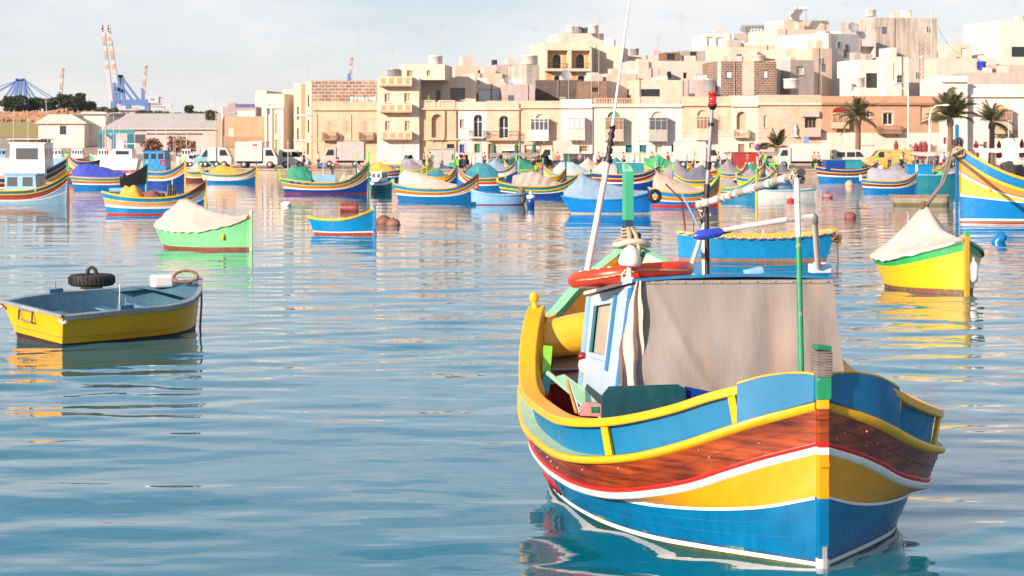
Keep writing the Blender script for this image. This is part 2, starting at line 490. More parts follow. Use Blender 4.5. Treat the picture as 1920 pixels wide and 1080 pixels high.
# ============================================================= the big luzzu in the foreground
YAW = R(10.0)
hero = empty('fishing_boat', (2.9, 18.0, 0), YAW,
             'large yellow, brown and blue fishing boat in the foreground with a grey canvas cabin', 'boat', 'painted fishing boats')
KS = [0, .3, .77, 1.3, 2, 2.8, 3.7, 4.7, 5.5, 6.3, 7, 7.7]
PLB = {'wl': [.05, .34, .78, 1.2, 1.5, 1.66, 1.72, 1.66, 1.5, 1.2, .75, .05],
       'st': [.05, .60, 1.17, 1.66, 1.97, 2.07, 2.08, 1.98, 1.80, 1.47, .90, .05]}
ZT = {'panel': ([0, .3, .7, 1.16, 1.45, 2.2, 3.6, 5.2, 6.5, 7.7], [.645, .52, .435, .395, .385, .35, .38, .5, .85, 1.35]),
      'white': ([0, .25, .45, .75, 1.1, 1.5, 2.2, 3.6, 4.8, 6.3, 7.7], [1.07, .92, .80, .63, .505, .42, .385, .41, .49, .95, 1.6]),
      'strake': ([0, .25, .5, .75, 1.05, 1.5, 2.2, 3.2, 4.1, 5.0, 6.3, 7.7], [1.48, 1.31, 1.15, 1.01, .88, .775, .71, .725, .77, .97, 1.35, 2.15]),
      'rail': ([0, .25, .5, .8, 1.2, 1.6, 2.3, 3.2, 4.2, 4.75, 5.2, 5.65, 6.0], [1.79, 1.72, 1.61, 1.45, 1.30, 1.22, 1.155, 1.17, 1.20, 1.30, 1.52, 1.82, 1.98])}
LV = {'wl': 0.0, 'panel': .35, 'white': .7, 'strake': 1.0}
def hb(s, f):
    a = pch(s, KS, PLB['wl']); b = pch(s, KS, PLB['st'])
    return a * (1 - f) + b * f
def hz(s, k):
    return pch(s, *ZT[k])
def hcurve(S, k, side, dz=0.0, db=0.0, f=None):
    f = LV[k] if f is None else f
    b = hb(S, f) + db
    z = (hz(S, k) if k != 'wl' else np.zeros_like(S)) + dz
    return [Vector((side * bb, s, zz)) for bb, s, zz in zip(b, S, z)]
S0 = np.concatenate((np.linspace(0, 1.2, 22), np.linspace(1.3, 7.7, 50)))

def band(name, A, B, m, S=S0, par=hero, n=5, thick=0.0, smooth=True):
    """strip on both sides between two curve makers; a rounded thick strip when thick > 0"""
    b = MB()
    for side in (-1, 1):
        a = A(S, side); c = B(S, side)
        rows = []
        for p_, q_ in zip(a, c):
            if thick:
                o = Vector((side * thick * min(1, .25 + p_.y * 4), 0, 0))
                rows.append([p_, p_ + o * 0.8 + (q_ - p_) * 0.08, p_ + o + (q_ - p_) * 0.3, q_ + o - (q_ - p_) * 0.3, q_ + o * 0.8 - (q_ - p_) * 0.08, q_])
            else:
                rows.append([p_.lerp(q_, t / n) for t in range(n + 1)])
        b.grid(rows, m, smooth)
    return b.build(name, par, recalc=True)

H_BLUE = mat('hull_blue', (0.001, 0.17, 0.39), 0.16, 'paint', wear=0.34, s=1.3, b=0.22, bs=1.6, chip=(.06,.25,.45), cp=.66, cs=5)
H_PANEL = mat('bulwark_blue', (0.001, 0.155, 0.33), 0.45, 'paint', wear=0.10, s=1.7, b=0.10)
H_YEL = mat('mustache_yellow', (0.80, 0.33, 0.003), 0.3, 'paint', wear=0.14, s=1.5, chip=(0.45, 0.2, 0.01), cp=0.70, cs=4)
H_YEL2 = mat('rail_yellow', (0.82, 0.40, 0.006), 0.33, 'paint', wear=0.12, s=3, chip=(0.35, 0.24, 0.12), cp=0.70, cs=14)
H_BROWN = mat('varnished_brown', (0.55, 0.095, 0.010), 0.32, 'varnish')
H_WHITE = mat('strake_white', (0.80, 0.77, 0.72), 0.35, 'paint', wear=0.12, chip=(0.35, 0.26, 0.2), cp=0.70, cs=16)
H_RED = mat('strake_red', (0.62, 0.016, 0.010), 0.3, 'paint', wear=0.12)
H_LEDGE = mat('ledge_green', (0.40, 0.62, 0.42), 0.5, 'paint', wear=0.2, chip=(0.6, 0.5, 0.35), cp=0.62, cs=7)
SCUM = mat('scum_blue', (0.012, 0.13, 0.27), 0.35, 'paint', wear=.5, s=3, chip=(.16, .17, .08), cp=.56, cs=6)
SLIME = mat('waterline_slime', (0.10, 0.13, 0.05), 0.4, 'paint', wear=0.4)

cv = lambda k, dz=0, db=0, f=None: (lambda S, side: hcurve(S, k, side, dz, db, f))
def under(S, side):
    return [Vector((v.x * 0.6, v.y, -0.5)) for v in hcurve(S, 'wl', side)]
wl = lambda z: (lambda S, side: [Vector((side * hbb, s, z)) for hbb, s in zip(hb(S, z * 0.7), S)])
bow_lift = lambda z0, k: (lambda S, side: [Vector((side * hbb, s, z0 + k * math.exp(-s * 2.2))) for hbb, s in zip(hb(S, (z0 + 0.02) * 0.6), S)])
band('hull', under, bow_lift(0.03, -0.01), SLIME)
band('waterline_stripe', bow_lift(0.03, -0.01), bow_lift(0.075, -0.02), H_WHITE)
band('scum_line', bow_lift(0.075, -0.02), bow_lift(0.105, -0.02), SCUM)
band('hull', bow_lift(0.105, -0.02), cv('panel', -0.0), H_BLUE, n=8)
Sf = np.linspace(0, 1.62, 34)
band('panel_border', cv('panel', 0.0, 0.012), cv('panel', 0.028, 0.014), H_WHITE, np.linspace(0, 1.75, 34), n=1)
band('bow_panel', cv('panel', 0.028), cv('white'), H_YEL, np.linspace(0, 1.9, 40), n=6)
band('hull', cv('panel', 0.0), cv('white'), H_BLUE, np.linspace(1.55, 7.7, 56), n=4)
band('white_strake', cv('white', 0, -0.01), cv('white', .070, 0.0, .76), H_WHITE, thick=0.032)
band('red_strake', cv('white', .070, -0.01, .76), cv('white', .112, -0.0, .78), H_RED, thick=0.028)
band('brown_planking', cv('white', .112, 0.0, .78), cv('strake', 0.0), H_BROWN, n=6)
band('rubbing_strake', cv('strake', 0.0, -0.005), cv('strake', .085, 0.0), H_YEL2, thick=0.075)
INB = -0.10
def rail_bot(S, side): return hcurve(S, 'strake', side, .092, INB)
band('ledge', cv('strake', .085, .045), cv('strake', .093, INB - 0.01), H_LEDGE, n=1)
Sr = np.concatenate((np.linspace(0, 1.2, 20), np.linspace(1.3, 6.0, 44)))
def rz_(S, dz): return hz(S, 'rail') + dz
def rtop(dz, db): return lambda S, side: [Vector((side * (hb_ + db), s, z)) for hb_, s, z in zip(hb(S, 1.0), S, rz_(S, dz))]
band('bulwark', rail_bot, rtop(-.055, -.045), H_PANEL, Sr, n=4)
# inside of the bulwark and of the hull
H_IN = mat('inner_yellow', (0.76, 0.34, 0.008), 0.4, 'paint', wear=0.2)
DECK = mat('dark_deck', (0.045, 0.022, 0.018), 0.6, 'wood')
H_RIN = mat('inner_red', (0.36, 0.012, 0.010), 0.45, 'paint', wear=0.2)
band('inner_bulwark', lambda S, side: [Vector((v.x - side * 0.16, v.y, v.z)) for v in rail_bot(S, side)],
     lambda S, side: [Vector((v.x - side * 0.14, v.y, v.z)) for v in rtop(-.06, 0)(S, side)], H_IN, Sr[5:], n=3)
band('lining', lambda S, side: [Vector((side * max(0.02, hb_ - .3), s, .30)) for hb_, s in zip(hb(S, .5), S)],
     lambda S, side: [Vector((v.x - side * 0.17, v.y, v.z + .002)) for v in rail_bot(S, side)], H_RIN, np.linspace(0.2, 7.4, 40), n=2)
b = MB(); Sd = np.linspace(0.2, 7.4, 30)
b.grid([[Vector((-max(.02, q - .3), s, .32)), Vector((max(.02, q - .3), s, .32))] for s, q in zip(Sd, hb(Sd, .5))], DECK)
b.build('deck', hero)
# the rail cap: closed section along the bulwark, one piece per side
b = MB()
Sr2 = np.concatenate((np.linspace(0.34, 1.2, 14), np.linspace(1.3, 6.02, 48)))
for side in (-1, 1):
    rows = []
    for s, q, z in zip(Sr2, hb(Sr2, 1.0), rz_(Sr2, 0)):
        w = 0.055; i = 0.15 if s > 1.6 else 0.09
        rows.append([Vector((side * (q + a_), s, z + c_)) for a_, c_ in ((w - .012, -.085), (w, -.075), (w, -.012), (w - .012, 0), (-i + .012, 0), (-i, -.012), (-i, -.055), (-i + .012, -.065))])
    b.grid(rows, H_YEL2, False, closed=True)
    b.add(rows[-1], [tuple(range(8))], H_YEL2); b.add(rows[0], [tuple(range(8))], H_YEL2)
b.build('rail', hero)
# yellow frame of the bulwark panels: lower batten and uprights
def bpt(s, side, t, o=0.012):
    p_ = hcurve(np.array([s]), 'strake', side, .092, INB)[0]; q_ = rtop(-.055, -.045)(np.array([s]), side)[0]
    v = p_.lerp(q_, t); return Vector((v.x + side * o, v.y - 0.01, v.z))
for side, ss in ((-1, (.41, 1.46, 4.9)), (1, (.63, 1.6))):
    for s in ss:
        b = MB(); b.beam(bpt(s, side, 0.0, .04), bpt(s, side, 1.0, .04), .085, .035, H_YEL2, up=(side, -0.8, 0)); b.build('bulwark_frame', hero)
# bow board, higher than the rail, on both sides of the stem
for side, s1 in ((-1, .36), (1, .58)):
    b = MB(); rows = []
    for s in np.linspace(0.0, s1, 14):
        q = float(hb(np.array([s]), 1.0)[0]); zb = float(hz(np.array([s]), 'strake')[0]) + .088
        zt = float(rz_(np.array([s]), 0)[0]) + .035 * math.sin(math.pi * min(1, s / s1) ** .7) + .02
        rows.append([Vector((side * (q + a_), s - .02, z_)) for a_, z_ in ((-.03, zb), (.035, zb), (.03, zt), (-.03, zt))])
    b.grid(rows, H_PANEL, False, closed=True); b.add(rows[0], [(0, 1, 2, 3)], H_PANEL); b.add(rows[-1], [(0, 1, 2, 3)], H_PANEL)
    b.build('bow_board', hero)
    b = MB(); b.grid([[r_[3] + Vector((0, 0, .002)), r_[2] + Vector((0, 0, .002)), r_[2] + Vector((0, 0, .018)), r_[3] + Vector((0, 0, .018))] for r_ in rows], H_YEL2, False, closed=True)
    b.build('bow_board_cap', hero)
# stem
b = MB()
sx, sy = .052, .07
for z0, z1, m_ in ((-.5, .10, H_WHITE), (.10, .66, H_BLUE), (.66, 1.07, H_YEL), (1.07, 1.14, H_WHITE), (1.14, 1.19, H_RED), (1.19, 1.50, H_BROWN), (1.50, 1.59, H_YEL2)):
    b.bx(-sx - .002 * (m_ is H_WHITE), sx, -.075 - .004 * (m_ in (H_WHITE, H_YEL2)), .06, z0, z1, m_)
b.build('stem', hero, bevel=.006)
one('bx', -.018, .018, -.115, -.08, -.1, .22, GALV).build('stem_fitting', hero)
one('bx', -.045, .045, -.10, -.07, .96, 1.0, H_YEL).build('stem_fitting', hero)
STG = mat('stem_green', (0.02, 0.30, 0.14), 0.4, 'paint', wear=0.3, chip=(0.3, 0.3, 0.22), cp=.66)
WRAP = mat('stem_wrap', (0.20, 0.17, 0.16), 0.85, 'wood')
b = MB(); b.bx(-.070, .070, -.09, .07, 1.59, 1.80, STG); b.build('stem_post', hero, bevel=.006)
b = MB(); b.bx(-.074, .074, -.096, .076, 1.80, 2.04, WRAP)
for i in range(9): b.tube([Vector((x_ * .074, -.010 + y_ * .086, 1.815 + i * .026 + .006 * (x_ * y_))) for x_, y_ in ((-1, -1), (1, -1), (1, 1), (-1, 1))], .0045, WRAP, 5, closed=True)
b.build('post_wrapping', hero)
b = MB(); b.box((0, -.012, 2.07), (.145, .16, .045), GRND, M=Matrix.Rotation(R(5), 4, 'Y')); b.build('post_cap', hero, bevel=.008)
# plank seams: thin grooves filled with darker compound
SEAMB = mat('seam_blue', (0.001, 0.10, 0.27), .5, 'flat'); SEAMW = mat('seam_brown', (0.10, 0.02, 0.008), .6, 'flat')
def seam(ca, cb_, t, m_, S_):
    for side in (-1, 1):
        a_ = ca(S_, side); c_ = cb_(S_, side); b = MB(); b.tube([p_.lerp(q_, t) + Vector((side * .0005, 0, 0)) for p_, q_ in zip(a_, c_)], .0035, m_, 4); b.build('plank_seam', hero)
for t in (.36, .70): seam(bow_lift(0.105, -0.02), cv('panel'), t, SEAMB, S0[1:])
seam(cv('white', .112, 0.0, .78), cv('strake', 0.0), .52, SEAMW, S0[1:])
# trunnel heads along the brown planking
NAIL = mat('plug', (0.16, 0.05, 0.02), 0.4, 'flat'); NAIL2 = mat('plug_pale', (0.7, 0.5, 0.4), 0.4, 'flat')
b = MB(); rr = random.Random(4)
for s in np.arange(.10, 4.4, .17):
    for t in (.22, .5, .78):
        s_ = s + rr.uniform(-.05, .05); t_ = t + rr.uniform(-.08, .08)
        for side in (-1, 1):
            a_ = hcurve(np.array([s_]), 'white', side, .115, 0, .78)[0]; c_ = hcurve(np.array([s_]), 'strake', side)[0]
            v = a_.lerp(c_, t_); 
            if rr.random() < .75: q_ = rr.uniform(.005, .009); b.ell(v + Vector((side * .003, -.002, 0)), (q_, q_, q_), NAIL if rr.random() < .8 else NAIL2, 6)
o = b.build('plank_plugs', hero); o['kind'] = 'stuff'
# registration letters on the port side near the waterline
def text_mesh(txt, size, m, name, parent, M, extrude=.003):
    cu = bpy.data.curves.new(name, 'FONT'); cu.body = txt; cu.size = size; cu.extrude = extrude; cu.align_x = 'CENTER'; cu.align_y = 'CENTER'
    to = bpy.data.objects.new(name, cu)
    me = bpy.data.meshes.new_from_object(to); bpy.data.objects.remove(to)
    me.name = name; me.materials.clear(); me.materials.append(m)
    o = bpy.data.objects.new(name, me); COL.objects.link(o); o.parent = parent
    me.transform(M)
    return o
RLET = mat('letter_red', (0.42, 0.006, 0.006), 0.4, 'flat')
for ch, s in (('M', 3.35), ('H', 3.7)):
    p_ = hcurve(np.array([s]), 'wl', -1)[0]; q_ = hcurve(np.array([s]), 'white', -1)[0]
    p2 = hcurve(np.array([s + .1]), 'wl', -1)[0]
    xax = (p_ - p2).normalized(); up = (q_ - p_).normalized(); nn = xax.cross(up).normalized()
    c_ = p_.lerp(q_, .56) + nn * .015
    Mx = Matrix((xax, nn.cross(xax), nn)).transposed().to_4x4(); Mx.translation = c_
    text_mesh(ch, .27, RLET, 'hull_letter', hero, Mx, .012)

# knob on the port rail end and the raised prow
for side in (-1, 1):
    b = MB(); e = rtop(0, 0)(np.array([5.95]), side)[0]
    b.tube([e + Vector((-side * .04, .0, -.1)), e + Vector((-side * .04, .02, .0)), e + Vector((-side * .03, .03, .07))], [.05, .04, .03], H_YEL2, 10)
    b.ell(e + Vector((-side * .03, .03, .12)), (.06, .045, .075), H_YEL2, 14)
    b.build('rail_knob', hero)
# bulwark abaft the knob, sloping up to the post: green cap with yellow tip
Sp = np.linspace(5.95, 7.72, 20)
def ptop(s): return float(pch([s], [5.95, 6.15, 6.5, 7.0, 7.72], [1.92, 1.80, 1.83, 2.15, 2.66])[0])
PG = mat('prow_green', (0.26, 0.62, 0.36), 0.4, 'paint', wear=0.15); PGS = mat('prow_dark_green', (0.025, 0.32, 0.17), 0.4, 'paint', wear=0.2)
for side in (-1, 1):
    b = MB()
    rows = [[Vector((side * (float(hb(np.array([s]), 1.0)[0]) - .1), s, 1.3 + (s - 5.9) * .25)), Vector((side * float(hb(np.array([s]), 1.0)[0]), s, ptop(s) - .03))] for s in Sp]
    b.grid(rows, H_IN if side < 0 else H_IN)
    rows = [[Vector((v[1].x - side * .16, v[1].y, v[1].z - .02)), Vector((v[0].x - side * .16, v[0].y, v[0].z))] for v in rows]
    b.grid(rows, H_IN); b.build('prow_bulwark', hero)
    b = MB()
    def sec(s):
        q = float(hb(np.array([s]), 1.0)[0]); z = ptop(s); c_ = Vector((side * q, s, z))
        return [c_ + Vector((side * .03, 0, -.14)), c_ + Vector((side * .03, 0, 0)), c_ + Vector((-side * .13, 0, .02)), c_ + Vector((-side * .15, -.02, -.13))]
    for a_, c_, m1, m2 in ((6.15, 6.45, H_YEL2, H_YEL2), (6.45, 7.22, PG, PGS), (7.22, 7.46, PG, H_YEL2), (7.46, 7.7, PG, PGS)):
        ss = [sec(s) for s in np.linspace(a_, c_, 5)]
        b.grid([[r_[0], r_[1], r_[2]] for r_ in ss], m1, False); b.grid([[r_[2], r_[3], r_[0]] for r_ in ss], m2, False)
    b.build('prow_cap', hero)
PX, PY = 0.0, 7.78
b = MB()
DKP = mat('post_dark_blue', (0.02, 0.07, 0.13), 0.5, 'paint', wear=0.4, chip=(0.4, 0.42, 0.42), cp=.6, cs=5)
b.bx(-.05, .05, PY - .08, PY + .08, 1.2, 2.95, DKP)
b.build('prow_post', hero, bevel=.006)
b = MB(); b.bx(-.056, .056, PY - .09, PY + .09, 2.95, 3.60, mat('post_mint', (0.05, 0.38, 0.22), 0.4, 'paint', wear=.15))
b.add([(-.056, PY - .09, 3.60), (.056, PY - .09, 3.60), (.056, PY + .09, 3.60), (-.056, PY + .09, 3.60), (-.056, PY + .09, 3.72), (.056, PY + .09, 3.68)], [(0, 1, 5, 4), (3, 4, 5, 2), (0, 4, 3), (1, 2, 5)], PG)
b.build('post_head', hero)
# hoop of hose and rope round the prow post
HOSE = mat('hose_cream', (0.55, 0.50, 0.38), 0.5, 'paint', wear=.25)
b = MB(); pts = []
for i in range(20):
    t = 2 * math.pi * i / 20; pts.append(Vector((.22 * math.cos(t) + .02, PY - .12 + .2 * math.sin(t), 2.68 - .06 * abs(math.cos(t)) ** 2)))
b.tube(pts, .042, HOSE, 8, closed=True); b.build('hose_hoop', hero)
b = MB()
for dx in (-.04, .05):
    b.tube([Vector((dx, PY - .30, 2.42)), Vector((dx * 1.4, PY - .34, 2.6)), Vector((dx * .9, PY - .26, 2.76)), Vector((dx * .5, PY - .1, 2.84))], .032, ROPE, 7)
for i in range(4): b.tube([Vector((.085 * math.cos(t), PY + .105 * math.sin(t), 2.70 + i * .045 + .01 * math.sin(3 * t))) for t in np.linspace(0, 6, 13)], .018, ROPE, 6, closed=True)
b.build('rope_lashing', hero)
one('bx', .05, .13, PY - .2, PY - .02, 2.66, 2.78, BLACK).build('prow_block', hero)
b = MB(); b.ell((-.10, 6.7, 2.12), (.09, .09, .16), mat('net_pink', (0.6, 0.38, 0.3), .9, 'fabric'), 12, .5, 3); b.build('net_bundle', hero)
FD = mat('foredeck_tan', (0.40, 0.27, 0.20), .8, 'fabric')
b = MB()
b.grid([[Vector((t * (float(hb(np.array([s]), 1.0)[0]) - .16), s, 1.25 + (s - 5.6) * .42 - .1 * t * t)) for t in np.linspace(-1, 1, 7)] for s in np.linspace(5.4, 7.6, 10)], FD)
b.build('foredeck', hero)
# red well, ribs
b = MB()
wq = lambda s: float(hb(np.array([s]), 1.0)[0]) - .22
for a_, c_ in (((-wq(5.6), 5.6), (-.95, 5.62)), ((-.95, 5.62), (-1.22, 3.1))):
    b.add([Vector((a_[0], a_[1], .3)), Vector((c_[0], c_[1], .3)), Vector((c_[0], c_[1], 1.22 if c_[1] > 4 else 1.0)), Vector((a_[0], a_[1], 1.22))], [(0, 1, 2, 3)], H_RIN)
b.build('well_coaming', hero)
b = MB(); b.add([Vector((-wq(5.6) - .02, 5.57, 1.23)), Vector((-.93, 5.57, 1.23)), Vector((-.93, 5.72, 1.235)), Vector((-wq(5.7), 5.72, 1.235))], [(0, 1, 2, 3)], LBLUE)
b.add([Vector((-.95, 5.7, 1.225)), Vector((-1.2, 3.9, 1.10)), Vector((-.6, 3.9, 1.10)), Vector((-.6, 5.7, 1.225))], [(0, 1, 2, 3)], mat('side_deck', (0.62, 0.52, 0.50), .6, 'paint'))
b.build('side_deck', hero)
b = MB()
for s, m_ in ((5.15, LIME), (5.0, TURQ)):
    q = wq(s)
    b.beam(Vector((-q + .02, s, 1.0)), Vector((-q + .10, s + .15, 1.55 if s > 5.1 else 1.25)), .07, .10, m_, up=(1, 0, 0))
b.build('rib', hero)

# cabin with canvas front
CB = PALEB
nbL, ntL, fbL, ftL = Vector((-1.27, 2.9, 1.16)), Vector((-1.07, 2.98, 2.46)), Vector((-1.24, 5.0, 1.16)), Vector((-1.14, 5.0, 2.16))
mir = lambda v: Vector((-v.x, v.y, v.z))
wallp = lambda u, v, o=0.0: nbL.lerp(fbL, u).lerp(ntL.lerp(ftL, u), v) + Vector((-1, 0, .12)).normalized() * o
CABP = mat('cabin_pale_blue', (0.38, 0.50, 0.62), 0.5, 'paint', wear=.14, s=1.2)
b = MB()
def quad(b, p0, p1, p2, p3, m_, th=None):
    b.add([p0, p1, p2, p3], [(0, 1, 2, 3)], m_)
# wall with a window opening
us = [0, .38, .80, 1]; vs = [-.22, .36, .88, 1]
for i in range(3):
    for j in range(3):
        if i == 1 and j == 1: continue
        quad(b, wallp(us[i], vs[j]), wallp(us[i + 1], vs[j]), wallp(us[i + 1], vs[j + 1]), wallp(us[i], vs[j + 1]), CABP)
        quad(b, wallp(us[i], vs[j], -.05), wallp(us[i + 1], vs[j], -.05), wallp(us[i + 1], vs[j + 1], -.05), wallp(us[i], vs[j + 1], -.05), CABP)
quad(b, mir(wallp(0, -.2)), mir(wallp(1, -.2)), mir(wallp(1, 1)), mir(wallp(0, 1)), CABP)
quad(b, wallp(1, -.2), mir(wallp(1, -.2)), mir(wallp(1, 1)), wallp(1, 1), CABP)
b.build('cabin_wall', hero)
def wstrip(name, u0, u1, v0, v1, th, m_, du=0):
    b = MB(); c0 = [wallp(u0, v0, .004), wallp(u1, v0, .004), wallp(u1 + du, v1, .004), wallp(u0 + du, v1, .004)]
    c1 = [v + Vector((-th, -.0, 0)) for v in c0]
    b.add(c0 + c1, [(4, 5, 6, 7), (0, 1, 5, 4), (1, 2, 6, 5), (2, 3, 7, 6), (3, 0, 4, 7)], m_)
    return b.build(name, hero, bevel=.004)
BTRIM = mat('trim_blue', (0.02, 0.20, 0.44), .4, 'paint', wear=.2)
wstrip('corner_post', -.005, .05, -.16, .97, .04, BTRIM)
wstrip('corner_post', .95, 1.0, -.1, 1.0, .03, LBLUE)
wstrip('window_batten', .335, .365, .24, .95, .03, BTRIM)
wf = wstrip('window_frame', .385, .425, .34, .90, .02, CABP)
wstrip('window_frame', .77, .81, .34, .90, .02, TEAL)
wstrip('window_frame', .385, .81, .87, .92, .025, CABP); wstrip('window_frame', .385, .81, .32, .37, .025, CABP)
b = MB(); quad(b, wallp(.40, .36, -.02), wallp(.79, .36, -.02), wallp(.79, .88, -.02), wallp(.40, .88, -.02), mat('cabin_glass', (0.42, 0.36, 0.30), .12, 'glass'))
b.build('window_pane', hero)
for v in (.12, .5, .86):
    b = MB(); b.ell(wallp(.03, v, .06), (.018, .018, .018), WHT, 8); b.build('hinge', hero)
# canvas sheet across the front
CANV = mat('cabin_canvas', (0.275, 0.25, 0.235), .85, 'fabric', dark=(.84,.82,.82), stain=(0.36, 0.27, 0.21), s=0.9, b=.35, bs=1.6, b3=(1.6, 1, .45), bd=.06)  # streaks of light across the canvas are put into its colour
CANVL = mat('canvas_edge', (0.66, 0.52, 0.45), .85, 'fabric', b=.6)
def canv(u, v):
    bl, br = Vector((-1.27, 2.83, 1.14)), Vector((1.27, 2.75, 1.08)); tl, tr = Vector((-1.07, 2.93, 2.50)), Vector((1.12, 2.86, 2.49))
    P_ = bl.lerp(br, u).lerp(tl.lerp(tr, u), v)
    w = .5 + .5 * abs(u - .5)
    P_.y += -.045 * w * math.sin(u * 21 + 1.2 * math.sin(v * 2.5) + 2) * (1.15 - v) - .045 * math.sin(math.pi * u) * math.sin(math.pi * v) + .03 * noise.noise(Vector((u * 7, v * 2.2, 1))) - .022 * abs(noise.noise(Vector((u * 4 + v * 1.5, v * 1.2, 5)))) - .02 * math.exp(-((u * 1.0 - .08 - .35 * (1 - v)) / .02) ** 2)
    P_.x += .02 * noise.noise(Vector((u * 5, v * 4, 3)))
    P_.z += .02 * noise.noise(Vector((u * 6, 0, 7))) * (1 - v)
    return P_
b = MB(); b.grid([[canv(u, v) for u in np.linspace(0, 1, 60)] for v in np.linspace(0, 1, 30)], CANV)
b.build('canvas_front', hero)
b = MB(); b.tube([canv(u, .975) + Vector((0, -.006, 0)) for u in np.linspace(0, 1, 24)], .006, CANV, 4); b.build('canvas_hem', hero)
for u_ in np.linspace(.06, .97, 11):
    b = MB(); b.lathe([(.006, 0), (.013, .003), (.013, -.003), (.006, 0)], canv(u_, .985) + Vector((0, -.012, 0)), GALV, 8, Matrix.Rotation(R(90), 4, 'X')); b.build('eyelet', hero)
b = MB(); rows = []
for v in np.linspace(0, 1, 30):
    row = []
    for u in np.linspace(0, 1, 16):
        P_ = canv(.02, v) + Vector((-.02, -.015, 0))
        wd = (.11 + .15 * math.sin(math.pi * min(1, v * 1.15)) + .03 * math.sin(v * 17)) * (1 - .35 * v)
        q = Vector((-(1 - u) * wd * .55 + u * wd * .6, -.02 - .07 * math.sin(u * 9 + v * 7) * (1 - v * .7), 0))
        row.append(P_ + q + Vector((0, 0, -.05 * (v < .1) * math.sin(u * 8))))
    rows.append(row)
b.grid(rows, CANVL); b.build('canvas_edge', hero)
# roof
b = MB(); rt = [ntL + Vector((-.05, -.06, .02)), mir(ntL) + Vector((.08, -.08, .02)), mir(ftL) + Vector((.06, .06, .02)), ftL + Vector((-.05, .06, .02))]
rows = []
for i in range(9):
    u = i / 8; a_ = rt[0].lerp(rt[1], u); c_ = rt[3].lerp(rt[2], u); cm = .045 * (1 - (2 * u - 1) ** 2)
    rows.append([a_ + Vector((0, 0, cm)), c_ + Vector((0, 0, cm))])
top = [[v + Vector((0, 0, .035)) for v in r_] for r_ in rows]
b.grid(rows, CABP); b.grid(top, CABP)
for i in range(8):
    b.add([rows[i][1], rows[i + 1][1], top[i + 1][1], top[i][1]], [(0, 1, 2, 3)], CABP)
b.add([rows[0][0], rows[0][1], top[0][1], top[0][0]], [(0, 1, 2, 3)], WHT); b.add([rows[8][0], rows[8][1], top[8][1], top[8][0]], [(0, 1, 2, 3)], WHT)
b.build('cabin_roof', hero)
b = MB()
for i in range(8):
    b.beam(rows[i][0] + Vector((0, -.012, .02)), rows[i + 1][0] + Vector((0, -.012, .02)), .02, .032, BTRIM)
b.build('roof_trim', hero)
ROOFZ = lambda s: 2.53 - (s - 2.9) * .145
def hl(px, py, s):
    """local point on the boat at distance s along it, seen at the pixel (px, py)"""
    # world line through the pixel meets the vertical cross plane at s
    a_ = Vector((-math.sin(YAW), math.cos(YAW))); r_ = Vector((math.cos(YAW), math.sin(YAW)))
    base = Vector((2.9, 18.0)) + a_ * s; dx, dy = (px - CX) / F, 1.0
    # (dx, dy) * D = base + r_ * x
    det = dx * (-r_.y) - dy * (-r_.x)
    D = (base.x * (-r_.y) - base.y * (-r_.x)) / det
    x = (dx * D - base.x) / r_.x
    return Vector((x, s, H - (py - Y0) * D / F))
# antenna mast on the port roof edge
b = MB(); POLW = mat('pole_white', (0.70, 0.60, 0.58), .4, 'paint', wear=.15)
P0, P1, P2, P3 = hl(1099, 520, 3.6), hl(1140, 300, 3.6), hl(1149, 236, 3.6), hl(1186, -40, 3.6)
b.tube([P0, P1], [.036, .034], POLW, 10); b.tube([P1, P3], [.018, .010], mat('antenna_white', (.75, .73, .72), .3, 'paint', wear=.1), 8)
b.build('antenna_mast', hero)
b = MB(); b.tube([P1.lerp(P2, t) + Vector((.01 * math.sin(t * 30), 0, 0)) for t in np.linspace(0, 1, 14)], [.032 + .008 * math.sin(i * 2.1) for i in range(14)], BLACK, 8)
b.tube([hl(1139, 305, 3.6), hl(1142, 297, 3.6)], .05, BLACK, 8); b.build('mast_tape', hero)
# beacon mast
b = MB(); q = 4.3
b.tube([hl(1323, 395, q), hl(1335, 205, q)], [.026, .022], mat('pole_grey', (.36, .36, .38), .35, 'paint', metal=.3), 8)
b.tube([hl(1326, 515, q), hl(1325, 395, q)], .030, BLACK, 8)
for y0, y1 in ((230, 236), (303, 318), (345, 372), (388, 398)):
    b.tube([hl(1323 + (395 - y0) * .063, y0, q), hl(1323 + (395 - y1) * .063, y1, q)], .036, BLACK, 8)
b.build('beacon_mast', hero)
b = MB(); c_ = hl(1336, 196, q)
b.lathe([(.0, 0), (.05, 0), (.055, .03), (.03, -.03)], c_ + Vector((0, 0, -.03)), BLACK, 12); b.build('beacon_base', hero)
b = MB(); b.lathe([(.0, -.01), (.052, -.01), (.052, .02), (.046, .022), (.046, .12), (.052, .125), (.050, .15), (0, .152)], c_ + Vector((0, 0, .0)), mat('beacon_red', (.70, .012, .008), .12, 'lamp'), 14)
b.build('beacon_lamp', hero)
